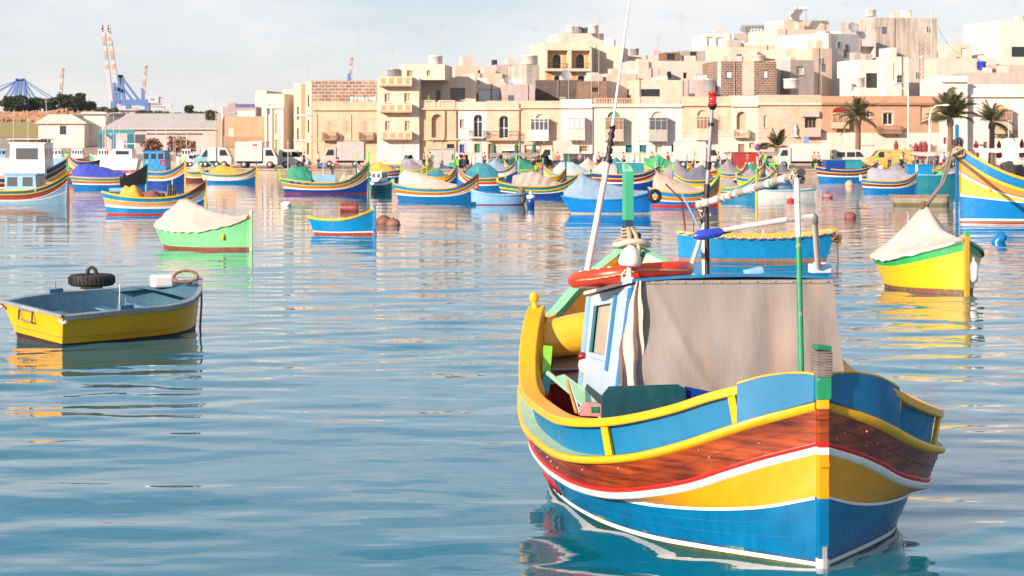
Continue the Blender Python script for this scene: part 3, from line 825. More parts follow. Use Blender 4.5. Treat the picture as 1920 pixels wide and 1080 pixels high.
# wrapped post left of the beacon mast, struts, booms
TAPE = mat('tape_bands', (0.03, 0.03, 0.035), .5, 'bands', c2=(.6, .56, .52), s=5, b3=(.3, .3, 1.0))
b = MB(); b.tube([hl(1324, 516, 4.6), hl(1320, 380, 4.6)], .048, TAPE, 10); b.build('wrapped_post', hero)
b = MB(); b.tube([hl(1293, 508, 3.9), hl(1322, 420, 4.5)], .028, POLW, 8); b.build('roof_strut', hero)
b = MB(); b.tube([hl(1278, 362, 4.7), hl(1318, 440, 4.7)], .012, LBLUE, 6); b.tube([hl(1248, 345, 4.9), hl(1279, 376, 4.9), hl(1285, 432, 4.9)], .010, MAR, 6)
b.build('fishing_rod', hero)
BOOM = mat('boom_bands', (0.30, 0.28, 0.27), .6, 'bands', c2=(.66, .60, .55), s=2.6, b3=(.25, 1.0, .1), c3=(.10, .09, .09))
A0, A1 = hl(1308, 385, 4.5), hl(1497, 327, 1.0)
b = MB(); b.tube([A0, A1], .042, BOOM, 10)
b.build('upper_boom', hero)
dd = (A1 - A0)
for t, w, m_ in ((.08, .03, WHT), (.30, .035, WHT), (.36, .03, WHT), (.42, .08, POLW), (.57, .03, WHT), (.61, .03, WHT), (.73, .05, WHT), (.77, .035, GRN), (.88, .03, WHT)):
    b = MB(); b.tube([A0 + dd * t, A0 + dd * (t + w * .35)], .046, m_, 10); b.build('boom_tape', hero)
def knot(c_, r_, m_, seed, n=9, th=.012):
    b = MB(); q = random.Random(seed)
    for i in range(n):
        ax = Vector((q.uniform(-1, 1), q.uniform(-1, 1), q.uniform(-1, 1))).normalized(); u = ax.orthogonal().normalized(); w = ax.cross(u); rr_ = r_ * q.uniform(.7, 1.1)
        off = Vector((q.uniform(-.3, .3), q.uniform(-.3, .3), q.uniform(-.4, .3))) * r_
        b.tube([Vector(c_) + off + (u * math.cos(t) + w * math.sin(t)) * rr_ for t in np.linspace(0, 5.9, 11)], th, m_, 5, closed=True)
    for i in range(5):
        p_ = Vector(c_) + Vector((q.uniform(-1, 1), q.uniform(-.5, .5), 0)) * r_
        b.tube([p_, p_ + Vector((q.uniform(-.05, .05), 0, -r_ * q.uniform(.9, 1.8)))], th * .7, m_, 5)
    return b
ROPEW = mat('rope_pale', (0.62, 0.52, 0.42), .9, 'rope')
knot(A1 + Vector((-.01, .0, -.02)), .062, ROPEW, 5).build('boom_knot', hero)
knot(A0 + Vector((.06, 0, .0)), .085, ROPEW, 9).build('boom_knot', hero)
b = MB(); b.tube([A1 + Vector((.0, -.01, .01)), A1 + dd.normalized() * .10 + Vector((0, 0, .01))], .040, DGREY, 10); b.build('boom_end', hero)
# green and white forward post standing on the bow
b = MB(); g0, g1, g2 = hl(1503, 735, .62), hl(1497, 445, .8), hl(1494, 335, .9)
b.tube([g0, g0 + Vector((.0, 0, .05)), g1], [.030, .030, .030], mat('post_green', (0.02, 0.26, 0.12), .45, 'paint', chip=(.42, .22, .10), cp=.60, cs=9), 10)
b.tube([g1, g2], .028, mat('post_white', (.72, .70, .66), .45, 'paint', chip=(.15, .14, .12), cp=.66, cs=7), 10); b.build('bow_pole', hero)
b = MB(); b.lathe([(0, 0), (.11, 0), (.11, .012), (0, .014)], g0 + Vector((-.03, .035, -.005)), H_PANEL, 16, Matrix.Rotation(R(90), 4, 'X')); b.build('pole_flange', hero)
b = MB(); b.tube([g0 + Vector((-.05, .03, .0)), g0 + Vector((0, 0, .0)), g0 + Vector((0, 0, .08))], .038, STG, 10); b.build('pole_bracket', hero)
# lower boom with elbow
PVC = mat('pipe_pale', (.60, .56, .54), .4, 'paint', wear=.15)
b = MB(); e0, e1, e2, e3 = hl(1352, 432, 4.2), hl(1478, 411, 2.6), hl(1527, 405, 2.3), hl(1534, 500, 2.9)
b.tube([e0, e1], .030, PVC, 10); b.tube([e1, e2, e2.lerp(e3, .02), e2.lerp(e3, .12)], [.034, .036, .040, .040], GREY, 10); b.tube([e2.lerp(e3, .12), e3], .033, PVC, 10)
b.build('lower_boom', hero)
b = MB(); b.box(hl(1537, 503, 3.0), (.22, .16, .10), PALEB); b.box(hl(1537, 496, 3.0), (.13, .10, .05), PALEB); b.build('pipe_foot', hero, bevel=.01)
b = MB(); b.box(hl(1413, 509, 3.2), (.20, .14, .07), LBLUE, M=Matrix.Rotation(R(-12), 4, 'Y')); b.build('roof_hatch', hero, bevel=.012)
b = MB(); c0, c1 = hl(1300, 443, 4.1), hl(1358, 434, 4.1)
b.tube([c0, c0.lerp(c1, .12), c0.lerp(c1, .3), c0.lerp(c1, .85), c1], [.02, .05, .062, .055, .02], mat('blue_bottle', (.03, .06, .45), .25, 'paint', wear=.1), 12); b.build('blue_float', hero)
b = MB(); b.tube([hl(1355, 433, 4.18), hl(1368, 430, 4.05)], .042, BLACK, 8); b.build('boom_tape', hero)
# search lamp on the roof corner
b = MB(); c_ = hl(1180, 497, 3.0)
b.lathe([(.0, .215), (.035, .21), (.075, .17), (.108, .11), (.125, .04), (.118, .0), (.10, -.01), (0, -.01)], c_, mat('lamp_white', (.72, .64, .60), .35, 'paint', wear=.1), 18, Matrix.Rotation(R(6), 4, 'Y')); b.build('search_lamp', hero)
b = MB(); b.tube([c_ + Vector((.0, 0, .0)), c_ + Vector((-.005, 0, -.10)), c_ + Vector((-.01, 0, -.17))], [.024, .032, .04], WHT, 10)
b.box(c_ + Vector((-.02, 0, -.16)), (.10, .10, .06), WHT); b.tube([c_ + Vector((-.05, -.02, -.05)), c_ + Vector((-.09, -.03, -.10)), c_ + Vector((-.09, -.03, -.17)), c_ + Vector((-.05, -.03, -.20))], .009, WHT, 6); b.build('lamp_stand', hero)

# things lying on the boat
def hw(v): return lmat(hero) @ Vector(v)
b = MB(); Rr, r2 = .60, .085
ring_o = Matrix.Rotation(R(-4.5), 4, 'Y') @ Matrix.Rotation(R(-8), 4, 'X')
cring = Vector((-.92, 3.80, 2.50)); rows = []
ORB = mat('buoy_red', (.80, .045, .012), .3, 'paint', wear=.12, s=3)
b.tube([cring + ring_o @ Vector((Rr * math.cos(t) * 1.05, Rr * math.sin(t), 0)) for t in np.linspace(0, 2 * math.pi, 49)[:-1]], r2, ORB, 14, closed=True)
o = b.build('ring', None)
lb = empty('life_buoy', hw(cring), YAW, 'orange-red ring life buoy lying on the cabin roof of the foreground boat', 'life buoy')
o.parent = lb; o.data.transform(Matrix.Translation(-cring))
b = MB()
for t in (3.55, 3.75, 3.95, 4.15):
    p_ = ring_o @ Vector(((Rr + .02) * math.cos(t) * 1.05, (Rr + .02) * math.sin(t), .078)); b.box(p_, (.07, .03, .012), WHT, t)
b.build('white_mark', lb)
b = MB(); b.tube([ring_o @ Vector(((Rr + .10) * math.cos(t), (Rr + .10) * math.sin(t), .01 - .04 * abs(math.sin(t * 2)))) for t in np.linspace(0, 6.28, 41)[:-1]], .010, ROPE, 6, closed=True); b.build('grab_line', lb)

def lying(name, label, cat, c_, mb, group=None):
    r_ = hw(c_); o = mb.build(name, None); o.data.transform(Matrix.Translation(-Vector(c_))); o.location = r_; o.rotation_euler = (0, 0, YAW)
    return tag(o, label, cat, group)
# yellow engine cover / moulded tub
c_ = Vector((-1.12, 6.05, 1.52)); YT = mat('tub_yellow', (.80, .42, .03), .14, 'paint', wear=.08)
b = MB(); rows = []
for i in range(15):
    t = i / 14; x_ = -1.62 + t * 1.3; r_ = .30 * (math.sin(math.pi * min(1, .12 + t * .9)) ** .28)
    rows.append([Vector((x_, 5.95 + r_ * .9 * math.cos(a_) * (1 if abs(math.cos(a_)) < .8 else .95), 1.50 + t * .20 + r_ * (1.0 if math.sin(a_) > 0 else .7) * math.sin(a_))) for a_ in np.linspace(0, 2 * math.pi, 21)[:-1]])
b.grid(rows, YT, True, True); b.add(rows[0], [tuple(range(20))], YT); b.add(rows[-1], [tuple(range(20))], YT)
lying('moulded_tub', 'glossy yellow moulded tub lying behind the cabin of the foreground boat', 'tub', c_, b)
c_ = Vector((-1.22, 4.9, 1.36)); b = MB(); b.ell(c_, (.07, .07, .11), mat('float_pink', (.62, .48, .44), .6, 'fabric'), 12, .2); b.ell(c_ + Vector((-.02, 0, .11)), (.06, .06, .05), DRED, 10)
lying('net_float', 'small pinkish white float with a red top beside the cabin window', 'float', c_, b)
# oars and sticks
OARG = mat('oar_green', (.30, .58, .36), .5, 'paint', wear=.15)
a0, a1 = hl(1028, 700, 4.9), hl(1078, 742, 3.6)
b = MB(); b.tube([a0, a1], .030, OARG, 8)
lying('oar_shaft', 'pale green round oar shaft slanting down into the red well', 'oar', a0, b)
a0, a1 = hl(1050, 705, 4.4), hl(1112, 768, 2.6); b = MB(); dd = a1 - a0
b.add([a0 + Vector((-.03, 0, 0)), a0 + Vector((.05, 0, .02)), a0 + dd * .5 + Vector((.10, 0, .03)), a1 + Vector((.10, 0, .02)), a1 + Vector((-.08, 0, 0)), a0 + dd * .5 + Vector((-.07, 0, 0))], [(0, 1, 2, 3, 4, 5)], OARG)
b.tube([a1 + Vector((-.08, 0, -.01)), a0 + Vector((-.03, 0, -.01)), a0 + Vector((.05, 0, .0))], .012, OARG, 6)
lying('oar', 'flat pale green oar blade lying along the light blue cabin wall', 'oar', a0, b)
a0, a1 = hl(1064, 715, 3.3), hl(1080, 772, 2.2); b = MB()
b.tube([a0, a1], .017, mat('stick_gold', (.55, .30, .04), .5, 'wood'), 7); b.tube([a0 + Vector((.02, 0, 0)), a1 + Vector((.035, 0, 0))], .010, WHT, 6)
lying('stick_bundle', 'thin golden and white sticks standing in the well of the foreground boat', 'sticks', a0, b)
a0 = hl(1109, 765, 2.3); b = MB(); PK = mat('block_pink', (.62, .26, .25), .7, 'paint')
b.prism([(-.14, -.06), (.14, -.08), (.15, .0), (.06, .06), (-.05, .06), (-.13, .01)], -.12, .02, PK); b.v = [tuple(Vector(v) + a0) for v in b.v]; b.bx(a0.x - .03, a0.x + .05, a0.y - .13, a0.y - .10, a0.z - .03, a0.z + .03, GRND)
lying('wooden_block', 'pink painted wooden block with a square green hole beside the oar', 'block', a0, b)
# dark teal board leaning inside the rail
c_ = hl(1206, 755, 1.75); b = MB(); TB = mat('board_teal', (.003, .075, .10), .5, 'paint', wear=.35)
pl = [hl(1128, 790, 2.1), hl(1129, 742, 2.1), hl(1143, 725, 2.1), hl(1272, 721, 2.1), hl(1286, 729, 2.1), hl(1286, 790, 2.1)]
n_ = len(pl); b.add(pl + [v + Vector((0, .035, .0)) for v in pl], [tuple(range(n_)), tuple(range(2 * n_ - 1, n_ - 1, -1))] + [(i, n_ + i, n_ + (i + 1) % n_, (i + 1) % n_) for i in range(n_)], TB)
lying('rudder_board', 'dark teal board with rounded corners leaning against the canvas of the foreground boat', 'board', c_, b)
b = MB(); pl = [hl(1284, 724, 2.15), hl(1350, 738, 2.15), hl(1350, 780, 2.15), hl(1284, 780, 2.15)]; b.add(pl, [(0, 1, 2, 3)], NAVY); b.build('inner_board', hero)

# ============================================================= boats at their moorings
BG = 'painted fishing boats'
class Boat:
    def __init__(s, name, label, x0, x1, yw, bow, ang, hs, hm, hbw, cat='boat', ratio=.36, ts=0.0, pb=2.8, ps=2.2, group=BG, pw=2.3, D=None, L=None, rs=.12, rb=.035):
        D = D or DW(yw); a = R(ang)
        app = (x1 - x0) * D / F
        s.L = L or app / (abs(math.cos(a)) + .35 * ratio * abs(math.sin(a))); s.B = s.L * ratio
        D += s.B * .5 * abs(math.cos(a)) + s.L * .5 * abs(math.sin(a)) * .5
        s.dir = a if bow == 'R' else math.pi - a
        s.root = empty(name, (((x0 + x1) / 2 - CX) * D / F, D, 0), s.dir, label, cat, group)
        s.hs, s.hm, s.hb, s.ts, s.pb, s.ps, s.pw = hs, hm, hbw, ts, pb, ps, pw
        s.rs, s.rb = rs, rb
        s.near = -1 if bow == 'R' else 1         # sign of local y on the camera's side
        s.nu = 26 if (x1 - x0) > 150 else 18
        s.px = F / D
    def zs(s, u): return s.hm + ((s.hb - s.hm) * u ** s.pb if u > 0 else (s.hs - s.hm) * (-u) ** s.ps)
    def half(s, u, t=1.0):
        k = 1 - abs(u) ** s.pw if u > 0 else 1 - (1 - s.ts) * (-u) ** 2.6
        return max(.03, s.B / 2 * k * (.74 + .26 * max(t, -.8)))
    def P(s, u, side, t, off=0.0, z=None):
        x = u * s.L / 2 * (1 - (1 - min(t, 1)) * (s.rb if u > 0 else s.rs))
        return Vector((x, side * (s.half(u, t) + off), t * s.zs(u) if z is None else z))
    def U(s, a=-1, b=1): 
        n = max(3, int(s.nu * (b - a) / 2) + 1)
        return [a + (b - a) * (0.5 - 0.5 * math.cos(math.pi * i / n)) if (a, b) == (-1, 1) else a + (b - a) * i / n for i in range(n + 1)]
    def tt(s, tm, tb, u): return tm + (tb - tm) * (max(0, u) ** 2.2)
    def band(s, name, lo, hi, m, thick=0.0, a=-1, b=1, n=3):
        k = MB()
        for side in (-1, 1):
            rows = []
            for u in s.U(a, b):
                p = s.P(u, side, s.tt(lo[0], lo[1], u)); q = s.P(u, side, s.tt(hi[0], hi[1], u))
                if thick:
                    o = Vector((0, side * thick, 0)); rows.append([p, p + o, q + o, q])
                else: rows.append([p.lerp(q, j / n) for j in range(n + 1)])
            k.grid(rows, m, not thick)
        if s.ts > .1 and a == -1:
            tl = lo[0]; th = hi[0]
            k.add([s.P(-1, -1, tl), s.P(-1, 1, tl), s.P(-1, 1, th), s.P(-1, -1, th)], [(0, 1, 2, 3)], m)
        return k.build(name, s.root)
    def hull(s, bands, boot=None, rail=YELB, inner=None, railw=.07, railh=.07, floor=TAN):
        """bands: (name, (t_mid, t_bow), (t_mid, t_bow), material[, proud])"""
        k = MB()
        for side in (-1, 1):
            k.grid([[Vector((u * s.L / 2 * (1 - (s.rb if u > 0 else s.rs) * 1.3), side * s.half(u, 0) * .6, -.35)), s.P(u, side, 0)] for u in s.U()], boot or bands[0][3])
        if s.ts > .1: k.add([s.P(-1, -1, 0) + Vector((0, 0, -.3)), s.P(-1, 1, 0) + Vector((0, 0, -.3)), s.P(-1, 1, 0), s.P(-1, -1, 0)], [(0, 1, 2, 3)], boot or bands[0][3])
        k.build('keel', s.root)
        for q in bands: s.band(q[0], q[1], q[2], q[3], q[4] if len(q) > 4 else 0, n=5 if s.nu > 20 else 2)
        if inner:
            k = MB(); fz = .3 * s.hm
            for side in (-1, 1):
                k.grid([[Vector((u * s.L / 2 * (.97 if u > 0 else 1 - s.rs * (1 - fz / s.zs(u)) - .03), side * max(.02, s.half(u, .2) - .14), fz)), s.P(u, side, 1, -railw)] for u in s.U()], inner)
            if s.ts > .1: k.add([s.P(-1, -1, 1) + Vector((.06, 0, 0)), s.P(-1, 1, 1) + Vector((.06, 0, 0)), s.P(-1, 1, fz / s.hs) + Vector((.08, 0, 0)), s.P(-1, -1, fz / s.hs) + Vector((.08, 0, 0))], [(0, 1, 2, 3)], inner)
            k.build('lining', s.root)
            k = MB(); k.grid([[Vector((u * s.L / 2 * .95, -max(.02, s.half(u, .6) - .07), fz)), Vector((u * s.L / 2 * .95, max(.02, s.half(u, .6) - .07), fz))] for u in s.U()], floor); k.build('deck', s.root)
        k = MB()
        for side in (-1, 1):
            rows = []
            for u in s.U():
                p = s.P(u, side, 1)
                rows.append([p + Vector((0, side * .035, -railh)), p + Vector((0, side * .04, 0)), p + Vector((0, side * (.03), .012)), p + Vector((0, -side * railw, .012)), p + Vector((0, -side * railw, -railh * .6))])
            k.grid(rows, rail, False)
        if s.ts > .1:
            k.beam(s.P(-1, -1, 1), s.P(-1, 1, 1), .09, .06, rail, up=(0, 0, 1))
        k.build('rail', s.root)
        return s
    def stem(s, m, h, headm=None, hh=.3, w=.09, end=1, cap=None):
        z1 = s.zs(end); x = end * s.L / 2 * 1.005
        k = MB(); k.bx(x - .06, x + .06, -w / 2, w / 2, -.3 if end > 0 else z1 * .82, z1 + h, m); k.build('stem', s.root)
        if headm: 
            k = MB(); k.bx(x - .075, x + .075, -w * .6, w * .6, z1 + h, z1 + h + hh, headm); k.add([(x - .075, -w * .6, z1 + h + hh), (x + .075, -w * .6, z1 + h + hh), (x + .075, w * .6, z1 + h + hh), (x - .075, w * .6, z1 + h + hh), (x, 0, z1 + h + hh + .06)], [(0, 1, 4), (1, 2, 4), (2, 3, 4), (3, 0, 4)], headm)
            k.build('stem_head', s.root)
        return s
    def cover(s, m, u0, u1, peaks, drop=.06, name='tarpaulin', seed=1, wr=.06, sag=.25, over=.05, pleat=0):
        """a tent cover: peaks = [(u, height above the rail)...], lashed down at the rail"""
        pu = [p[0] for p in peaks]; ph_ = [p[1] for p in peaks]
        rows = []; n = 54 if s.nu > 20 else 24; nv = 20
        for i in range(n + 1):
            u = u0 + (u1 - u0) * i / n; pk = float(np.interp(u, pu, ph_)); row = []
            z0 = s.zs(u); bb = s.half(u) + over; ed = .05 * noise.noise(Vector((u * 6, seed, 0))) + .012 * math.sin(u * 37 + seed) 
            row.append(Vector((u * s.L / 2, -bb - .01, z0 - drop + ed)))
            for j in range(nv + 1):
                v = -1 + 2 * j / nv; q = 1 - abs(v)
                hgt = pk * (q * (1 - sag) + q * q * sag * (1 if pk > .4 else .2))
                nn = noise.noise(Vector((u * 2.6 * (1 + pleat), v * 1.6, seed * 1.7))) * wr * .9 + noise.noise(Vector((u * 7, v * 4, seed))) * wr * .3
                nn += pleat * .05 * math.sin(u * 30 + 3 * v * v) * (1 - q * .6)
                row.append(Vector((u * s.L / 2, v * bb, z0 + .02 + hgt - abs(noise.noise(Vector((u * 9 * (1 if v < 0 else 1.1) + v * 2.5, v * .8, seed * 2.3)))) * wr * 1.3 * min(1, q * 5) * (.4 + q) + nn * (min(1, q * 4) * .8 + .2) + wr * .5)))
            row.append(Vector((u * s.L / 2, bb + .01, z0 - drop + ed)))
            rows.append(row)
        k = MB(); k.grid(rows, m)
        for r_ in (rows[0], rows[-1]): k.add([r_[0], r_[-1]] + r_[::-1][1:-1], [tuple(range(len(r_)))], m)
        return k.build(name, s.root)
    def heap(s, name, m, u, v, r, h, seed=1):
        k = MB(); k.ell((u * s.L / 2, v * s.B / 2, s.zs(u) * .75), (r[0], r[1], h), m, 16, .5, seed); return k.build(name, s.root)
    def cabin(s, u0, u1, wid, h, z0, m, roofm=None, wins=3, glass=PGLASS, front=True, rake=.08, endw=2, winh=(.45, .85)):
        x0, x1 = u0 * s.L / 2, u1 * s.L / 2; w = wid * s.B / 2
        k = MB(); k.prism([(x0, z0), (x1, z0), (x1 - rake * h, z0 + h), (x0 + rake * .3 * h, z0 + h)], -w, w, m); k.build('cabin', s.root)
        k = MB(); k.bx(x0 - .08, x1 - rake * h + .15, -w - .08, w + .08, z0 + h, z0 + h + .06, roofm or m); k.build('cabin_roof', s.root)
        lw = x1 - x0 - rake * h
        for i in range(wins):
            a = x0 + lw * (i + .18) / wins; b_ = x0 + lw * (i + .82) / wins
            for side in (-1, 1):
                k = MB(); k.bx(a, b_, side * (w + .012) - .01, side * (w + .012) + .01, z0 + h * winh[0], z0 + h * winh[1], glass); k.build('cabin_window', s.root)
        if front:
            for sgn, xx in ((1, x1), (-1, x0)):
                for i in range(endw):
                    a = -w + 2 * w * (i + .15) / endw; b_ = -w + 2 * w * (i + .85) / endw
                    x_b = xx - (rake * h * winh[0] if sgn > 0 else -.3 * rake * h * winh[0]); x_t = xx - (rake * h * winh[1] if sgn > 0 else -.3 * rake * h * winh[1])
                    k = MB(); k.add([(x_b + sgn * .015, a, z0 + h * winh[0]), (x_b + sgn * .015, b_, z0 + h * winh[0]), (x_t + sgn * .015, b_, z0 + h * winh[1]), (x_t + sgn * .015, a, z0 + h * winh[1])], [(0, 1, 2, 3)], glass); k.build('cabin_window', s.root)
        return s
    def mast(s, u, h, r=.03, m=None, v=0, name='mast', top=(0, 0)):
        k = MB(); z = s.zs(u) * .4; x = u * s.L / 2
        k.tube([(x, v * s.B / 2, z), (x + top[0], v * s.B / 2 + top[1], z + h)], [r, r * .7], m or GALV, 6); k.build(name, s.root); return s
    def wpt(s, u, v, z): return lmat(s.root) @ Vector((u * s.L / 2, v * s.B / 2, z))
    def mooring(s, du=.35, z=None, end=1):
        p = lmat(s.root) @ Vector((end * s.L / 2 * 1.01, 0, s.zs(end) * .9)); d = lmat(s.root).to_3x3() @ Vector((end * 1, 0, 0))
        k = MB(); q = p + d * du; k.tube([p, p.lerp(q, .3) + Vector((0, 0, -p.z * .5)), Vector((q.x, q.y, -.1))], .018, ROPEB, 5); k.build('mooring_rope', s.root, world=True); return s

def lz(bottom, mid, top, tri=YELB, line=WHT, boot=None, t=(.36, .50)):
    """usual banding of a luzzu: bottom colour, bow triangle, middle band, thin line, upper panel"""
    bl = []
    if boot: bl.append(('boot_stripe', (0, 0), (.07, .05), boot)); b0 = (.07, .05)
    else: b0 = (0, 0)
    bl += [('hull', b0, t, bottom), ('white_line', t, (t[0] + .05, t[1] + .03), line, .012), ('bow_triangle', (t[0] + .05, t[1] + .03), (t[0] + .055, .70), tri),
           ('thin_strake', (t[0] + .055, .70), (t[0] + .10, .735), line, .02), ('side_band', (t[0] + .10, .735), (.66, .84), mid), ('rubbing_strake', (.66, .84), (.72, .87), YELB, .03),
           ('upper_panel', (.72, .87), (.97, .985), top)]
    return bl

# -- the yellow dinghy on the left
y1 = Boat('rowing_dinghy', 'worn yellow rowing dinghy with blue inside and an open square stern, near the left edge', 10, 368, 645, 'R', 51, .68, .74, 1.04, ratio=.53, ts=.84, group=None, D=38.3, L=4.35, pw=2.6, rs=.10)
y1.root.location = (-8.12, 39.5, 0.03)
y1.root.rotation_euler = (R(5.5), 0, y1.dir)
DY = mat('dinghy_yellow', (.84, .42, .008), .35, 'paint', wear=.14, s=1.6, chip=(.35, .33, .30), cp=.70, cs=7)
DB = mat('dinghy_blue', (.085, .23, .33), .6, 'paint', wear=.3, chip=(.35, .30, .25), cp=.70, cs=11)
DR = mat('rail_worn', (.28, .36, .42), .6, 'paint', wear=.4, chip=(.35, .16, .09), cp=.56, cs=12)
BOOTD = mat('bottom_dark', (.055, .022, .018), .6, 'paint', wear=.4)
y1.hull([('bottom_stripe', (0, 0), (.13, .06), BOOTD), ('hull', (.13, .06), (.95, .96), DY)], BOOTD, DR, DB, .09, .08, DB)
k = MB(); fu = [.52, .6, .7, .8, .93]
k.grid([[Vector((u * y1.L / 2, v * (y1.half(u) - .06), y1.zs(u) - .01 + .03 * (1 - v * v))) for v in np.linspace(-1, 1, 7)] for u in fu], DB); k.build('foredeck', y1.root)
for side in (-1, 1):
    k = MB(); k.grid([[y1.P(u, side, 1, -.07) + Vector((0, 0, -.02)), y1.P(u, side, 1, -.26) + Vector((0, 0, -.03))] for u in np.linspace(.3, .55, 6)], DB); k.build('side_deck', y1.root)
    k = MB(); p_ = y1.P(-.35, side, 1, -.02); k.box(p_ + Vector((0, 0, .05)), (.34, .08, .09), DB); k.build('rowlock_block', y1.root)
    k = MB(); k.tube([p_ + Vector((0, 0, .05)), p_ + Vector((-.02, 0, .25))], .014, GREY, 6); k.build('thole_pin', y1.root)
for u in (-.45, .1): one('bx', u * y1.L / 2 - .12, u * y1.L / 2 + .12, -y1.half(u, .5) + .13, y1.half(u, .5) - .13, .38, .42, DB).build('thwart', y1.root)
one('bx', y1.L * .18, y1.L * .19, -.75, .75, .25, .50, DB).build('locker_front', y1.root)
for v in (-.45, .42):
    k = MB(); x_ = -y1.L / 2 * 1.0 - .04; k.tube([(x_, v * y1.B - .10, .60), (x_, v * y1.B, .56), (x_, v * y1.B + .12, .60)], .035, mat('fender_pink', (.6, .48, .42), .7, 'paint'), 7); k.build('corner_fender', y1.root)
PL_ = mat('plate_frame', (.25, .22, .2), .7, 'paint', wear=.4)
k = MB(); x_ = -y1.L / 2 - .012
for q in ((-.02, .42, .40, .425), (-.02, .42, .60, .625)): k.bx(x_ - .012, x_ + .03, q[0], q[1], q[2], q[3], PL_)
for q in (-.02, .40): k.bx(x_ - .012, x_ + .03, q, q + .02, .425, .60, PL_)
k.build('number_plate_frame', y1.root)
k = MB(); p_ = y1.P(1, 1, .9); p_.y = 0; k.tube([p_ + Vector((.0, -.04, 0)), p_ + Vector((.03, -.06, -.4)), p_ + Vector((.04, -.06, -1.2))], .024, ROPEB, 6); k.build('mooring_rope', y1.root)
k = MB(); c_ = y1.wpt(.62, .25, y1.zs(.62) + .17); k.box(c_, (.44, .32, .26), WHT, .5); o = k.build('plastic_drum', None, origin=c_, bevel=.05); tag(o, 'white plastic container on the foredeck of the yellow dinghy', 'container')
k = MB(); c_ = y1.wpt(.74, -.15, y1.zs(.74) + .14)
k.tube([c_ + Vector((.26 * math.cos(t), .1 * math.sin(t), .10 + .14 * math.sin(t) * (1 if t < 3.2 else .6))) for t in np.linspace(0, 6.1, 22)], .030, ROPEB, 7, closed=True)
k.tube([c_ + Vector((-.22, 0, .0)), c_ + Vector((.0, .1, .03)), c_ + Vector((.12, 0, -.02))], .028, ROPEB, 6); o = k.build('rope_coil', None, origin=c_); tag(o, 'stiff loop of brown rope on the bow of the yellow dinghy', 'rope')
k = MB(); c_ = y1.wpt(.12, -.55, .5); k.ell(c_, (.28, .16, .12), WHT, 12, .5, 4); o = k.build('white_bag', None, origin=c_); tag(o, 'white bag lying under the foredeck of the yellow dinghy', 'bag')
k = MB(); c_ = y1.wpt(.05, .1, .4); k.tube([c_, c_ + Vector((.02, 0, .62))], .012, POLW, 6); k.build('pole', y1.root, world=True)
k = MB(); c_ = y1.wpt(-.7, -.2, .48); k.tube([c_, c_ + Vector((.9, .1, .05))], .03, DRED, 6); k.build('thwart_pole', y1.root, world=True)
# tyre standing on a pink mooring buoy behind it
c_ = at(172, 549); k = MB(); k.lathe([(.0, -.2), (.30, -.15), (.34, .05), (.25, .22), (.0, .24)], c_, mat('buoy_pinkish', (.55, .38, .33), .6, 'paint', wear=.3), 14)
o = k.build('mooring_buoy', None, origin=c_); tag(o, 'pinkish mooring buoy under the black tyre behind the yellow dinghy', 'buoy')
def tyre(name, label, c_, R_, r_, M=None, group=None):
    k = MB(); prof = []
    for i in range(15):
        t = 2 * math.pi * i / 14; ct, st_ = math.cos(t), math.sin(t)
        prof.append((R_ + r_ * (abs(ct) ** .6) * (1 if ct > 0 else -1), r_ * 1.1 * (abs(st_) ** .7) * (1 if st_ > 0 else -1)))
    k.lathe(prof, c_, RUBBER, 28, M)
    for i in range(36):
        t = 2 * math.pi * i / 36; v = Vector(((R_ + r_ * 1.0) * math.cos(t), (R_ + r_ * 1.0) * math.sin(t), 0)); mm = Matrix.Rotation(t, 4, 'Z')
        if M: v = M @ v; mm = M @ mm
        k.box(Vector(c_) + v, (.02 * R_ / .4, .03, r_ * 1.3), RUBBER, M=mm)
    o = k.build(name, None, origin=c_); return tag(o, label, 'tyre', group)
tyre('car_tyre', 'black tyre lying flat on the pinkish buoy behind the yellow dinghy', c_ + Vector((0, 0, .34)), .46, .14)
k = MB(); cc = c_ + Vector((0, 0, .50)); k.tube([cc + Vector((-.13, 0, -.03)), cc + Vector((-.09, 0, .12)), cc + Vector((0, 0, .18)), cc + Vector((.09, 0, .12)), cc + Vector((.13, 0, -.03))], [.06, .05, .045, .05, .06], RUBBER, 8)
tag(k.build('tyre_piece', None, origin=cc), 'upright black rubber loop on top of the flat tyre', 'tyre')

# -- green covered boat
g1 = Boat('rowing_boat', 'light green boat under a beige cover, second boat from the left in the mid water', 271, 486, 470, 'R', -27, .86, .70, 1.22, ratio=.40, group=None, pb=1.9, rs=.22, rb=.03)
g1.hull([('boot_stripe', (0, 0), (.14, .09), mat('boot_brown_red', (.28, .07, .03), .5, 'paint', wear=.3)), ('hull', (.14, .09), (.95, .95), mat('hull_mint', (.20, .60, .27), .3, 'paint', wear=.15, s=1.2, b=.3, bs=1.5))], None, mat('rail_gold', (.5, .25, .03), .4, 'paint', wear=.4), None, .07, .05)
g1.cover(BEIGE, -.97, .95, [(-1, .08), (-.46, 1.08), (-.30, 1.12), (.3, .62), (.95, .12)], seed=4, wr=.035, sag=.15).name = 'beige_cover'
g1.stem(mat('stem_lime', (.25, .6, .25), .4, 'paint'), .12, mat('stem_wrapped', (.50, .36, .32), .8, 'fabric'), .10, .05); g1.mooring(.05)
k = MB(); p_ = g1.P(.62, g1.near, .55, .03); k.ell(p_, (.07, .06, .13), YELB, 10); k.build('side_float', g1.root)
# patch of newer white cloth at its ridge


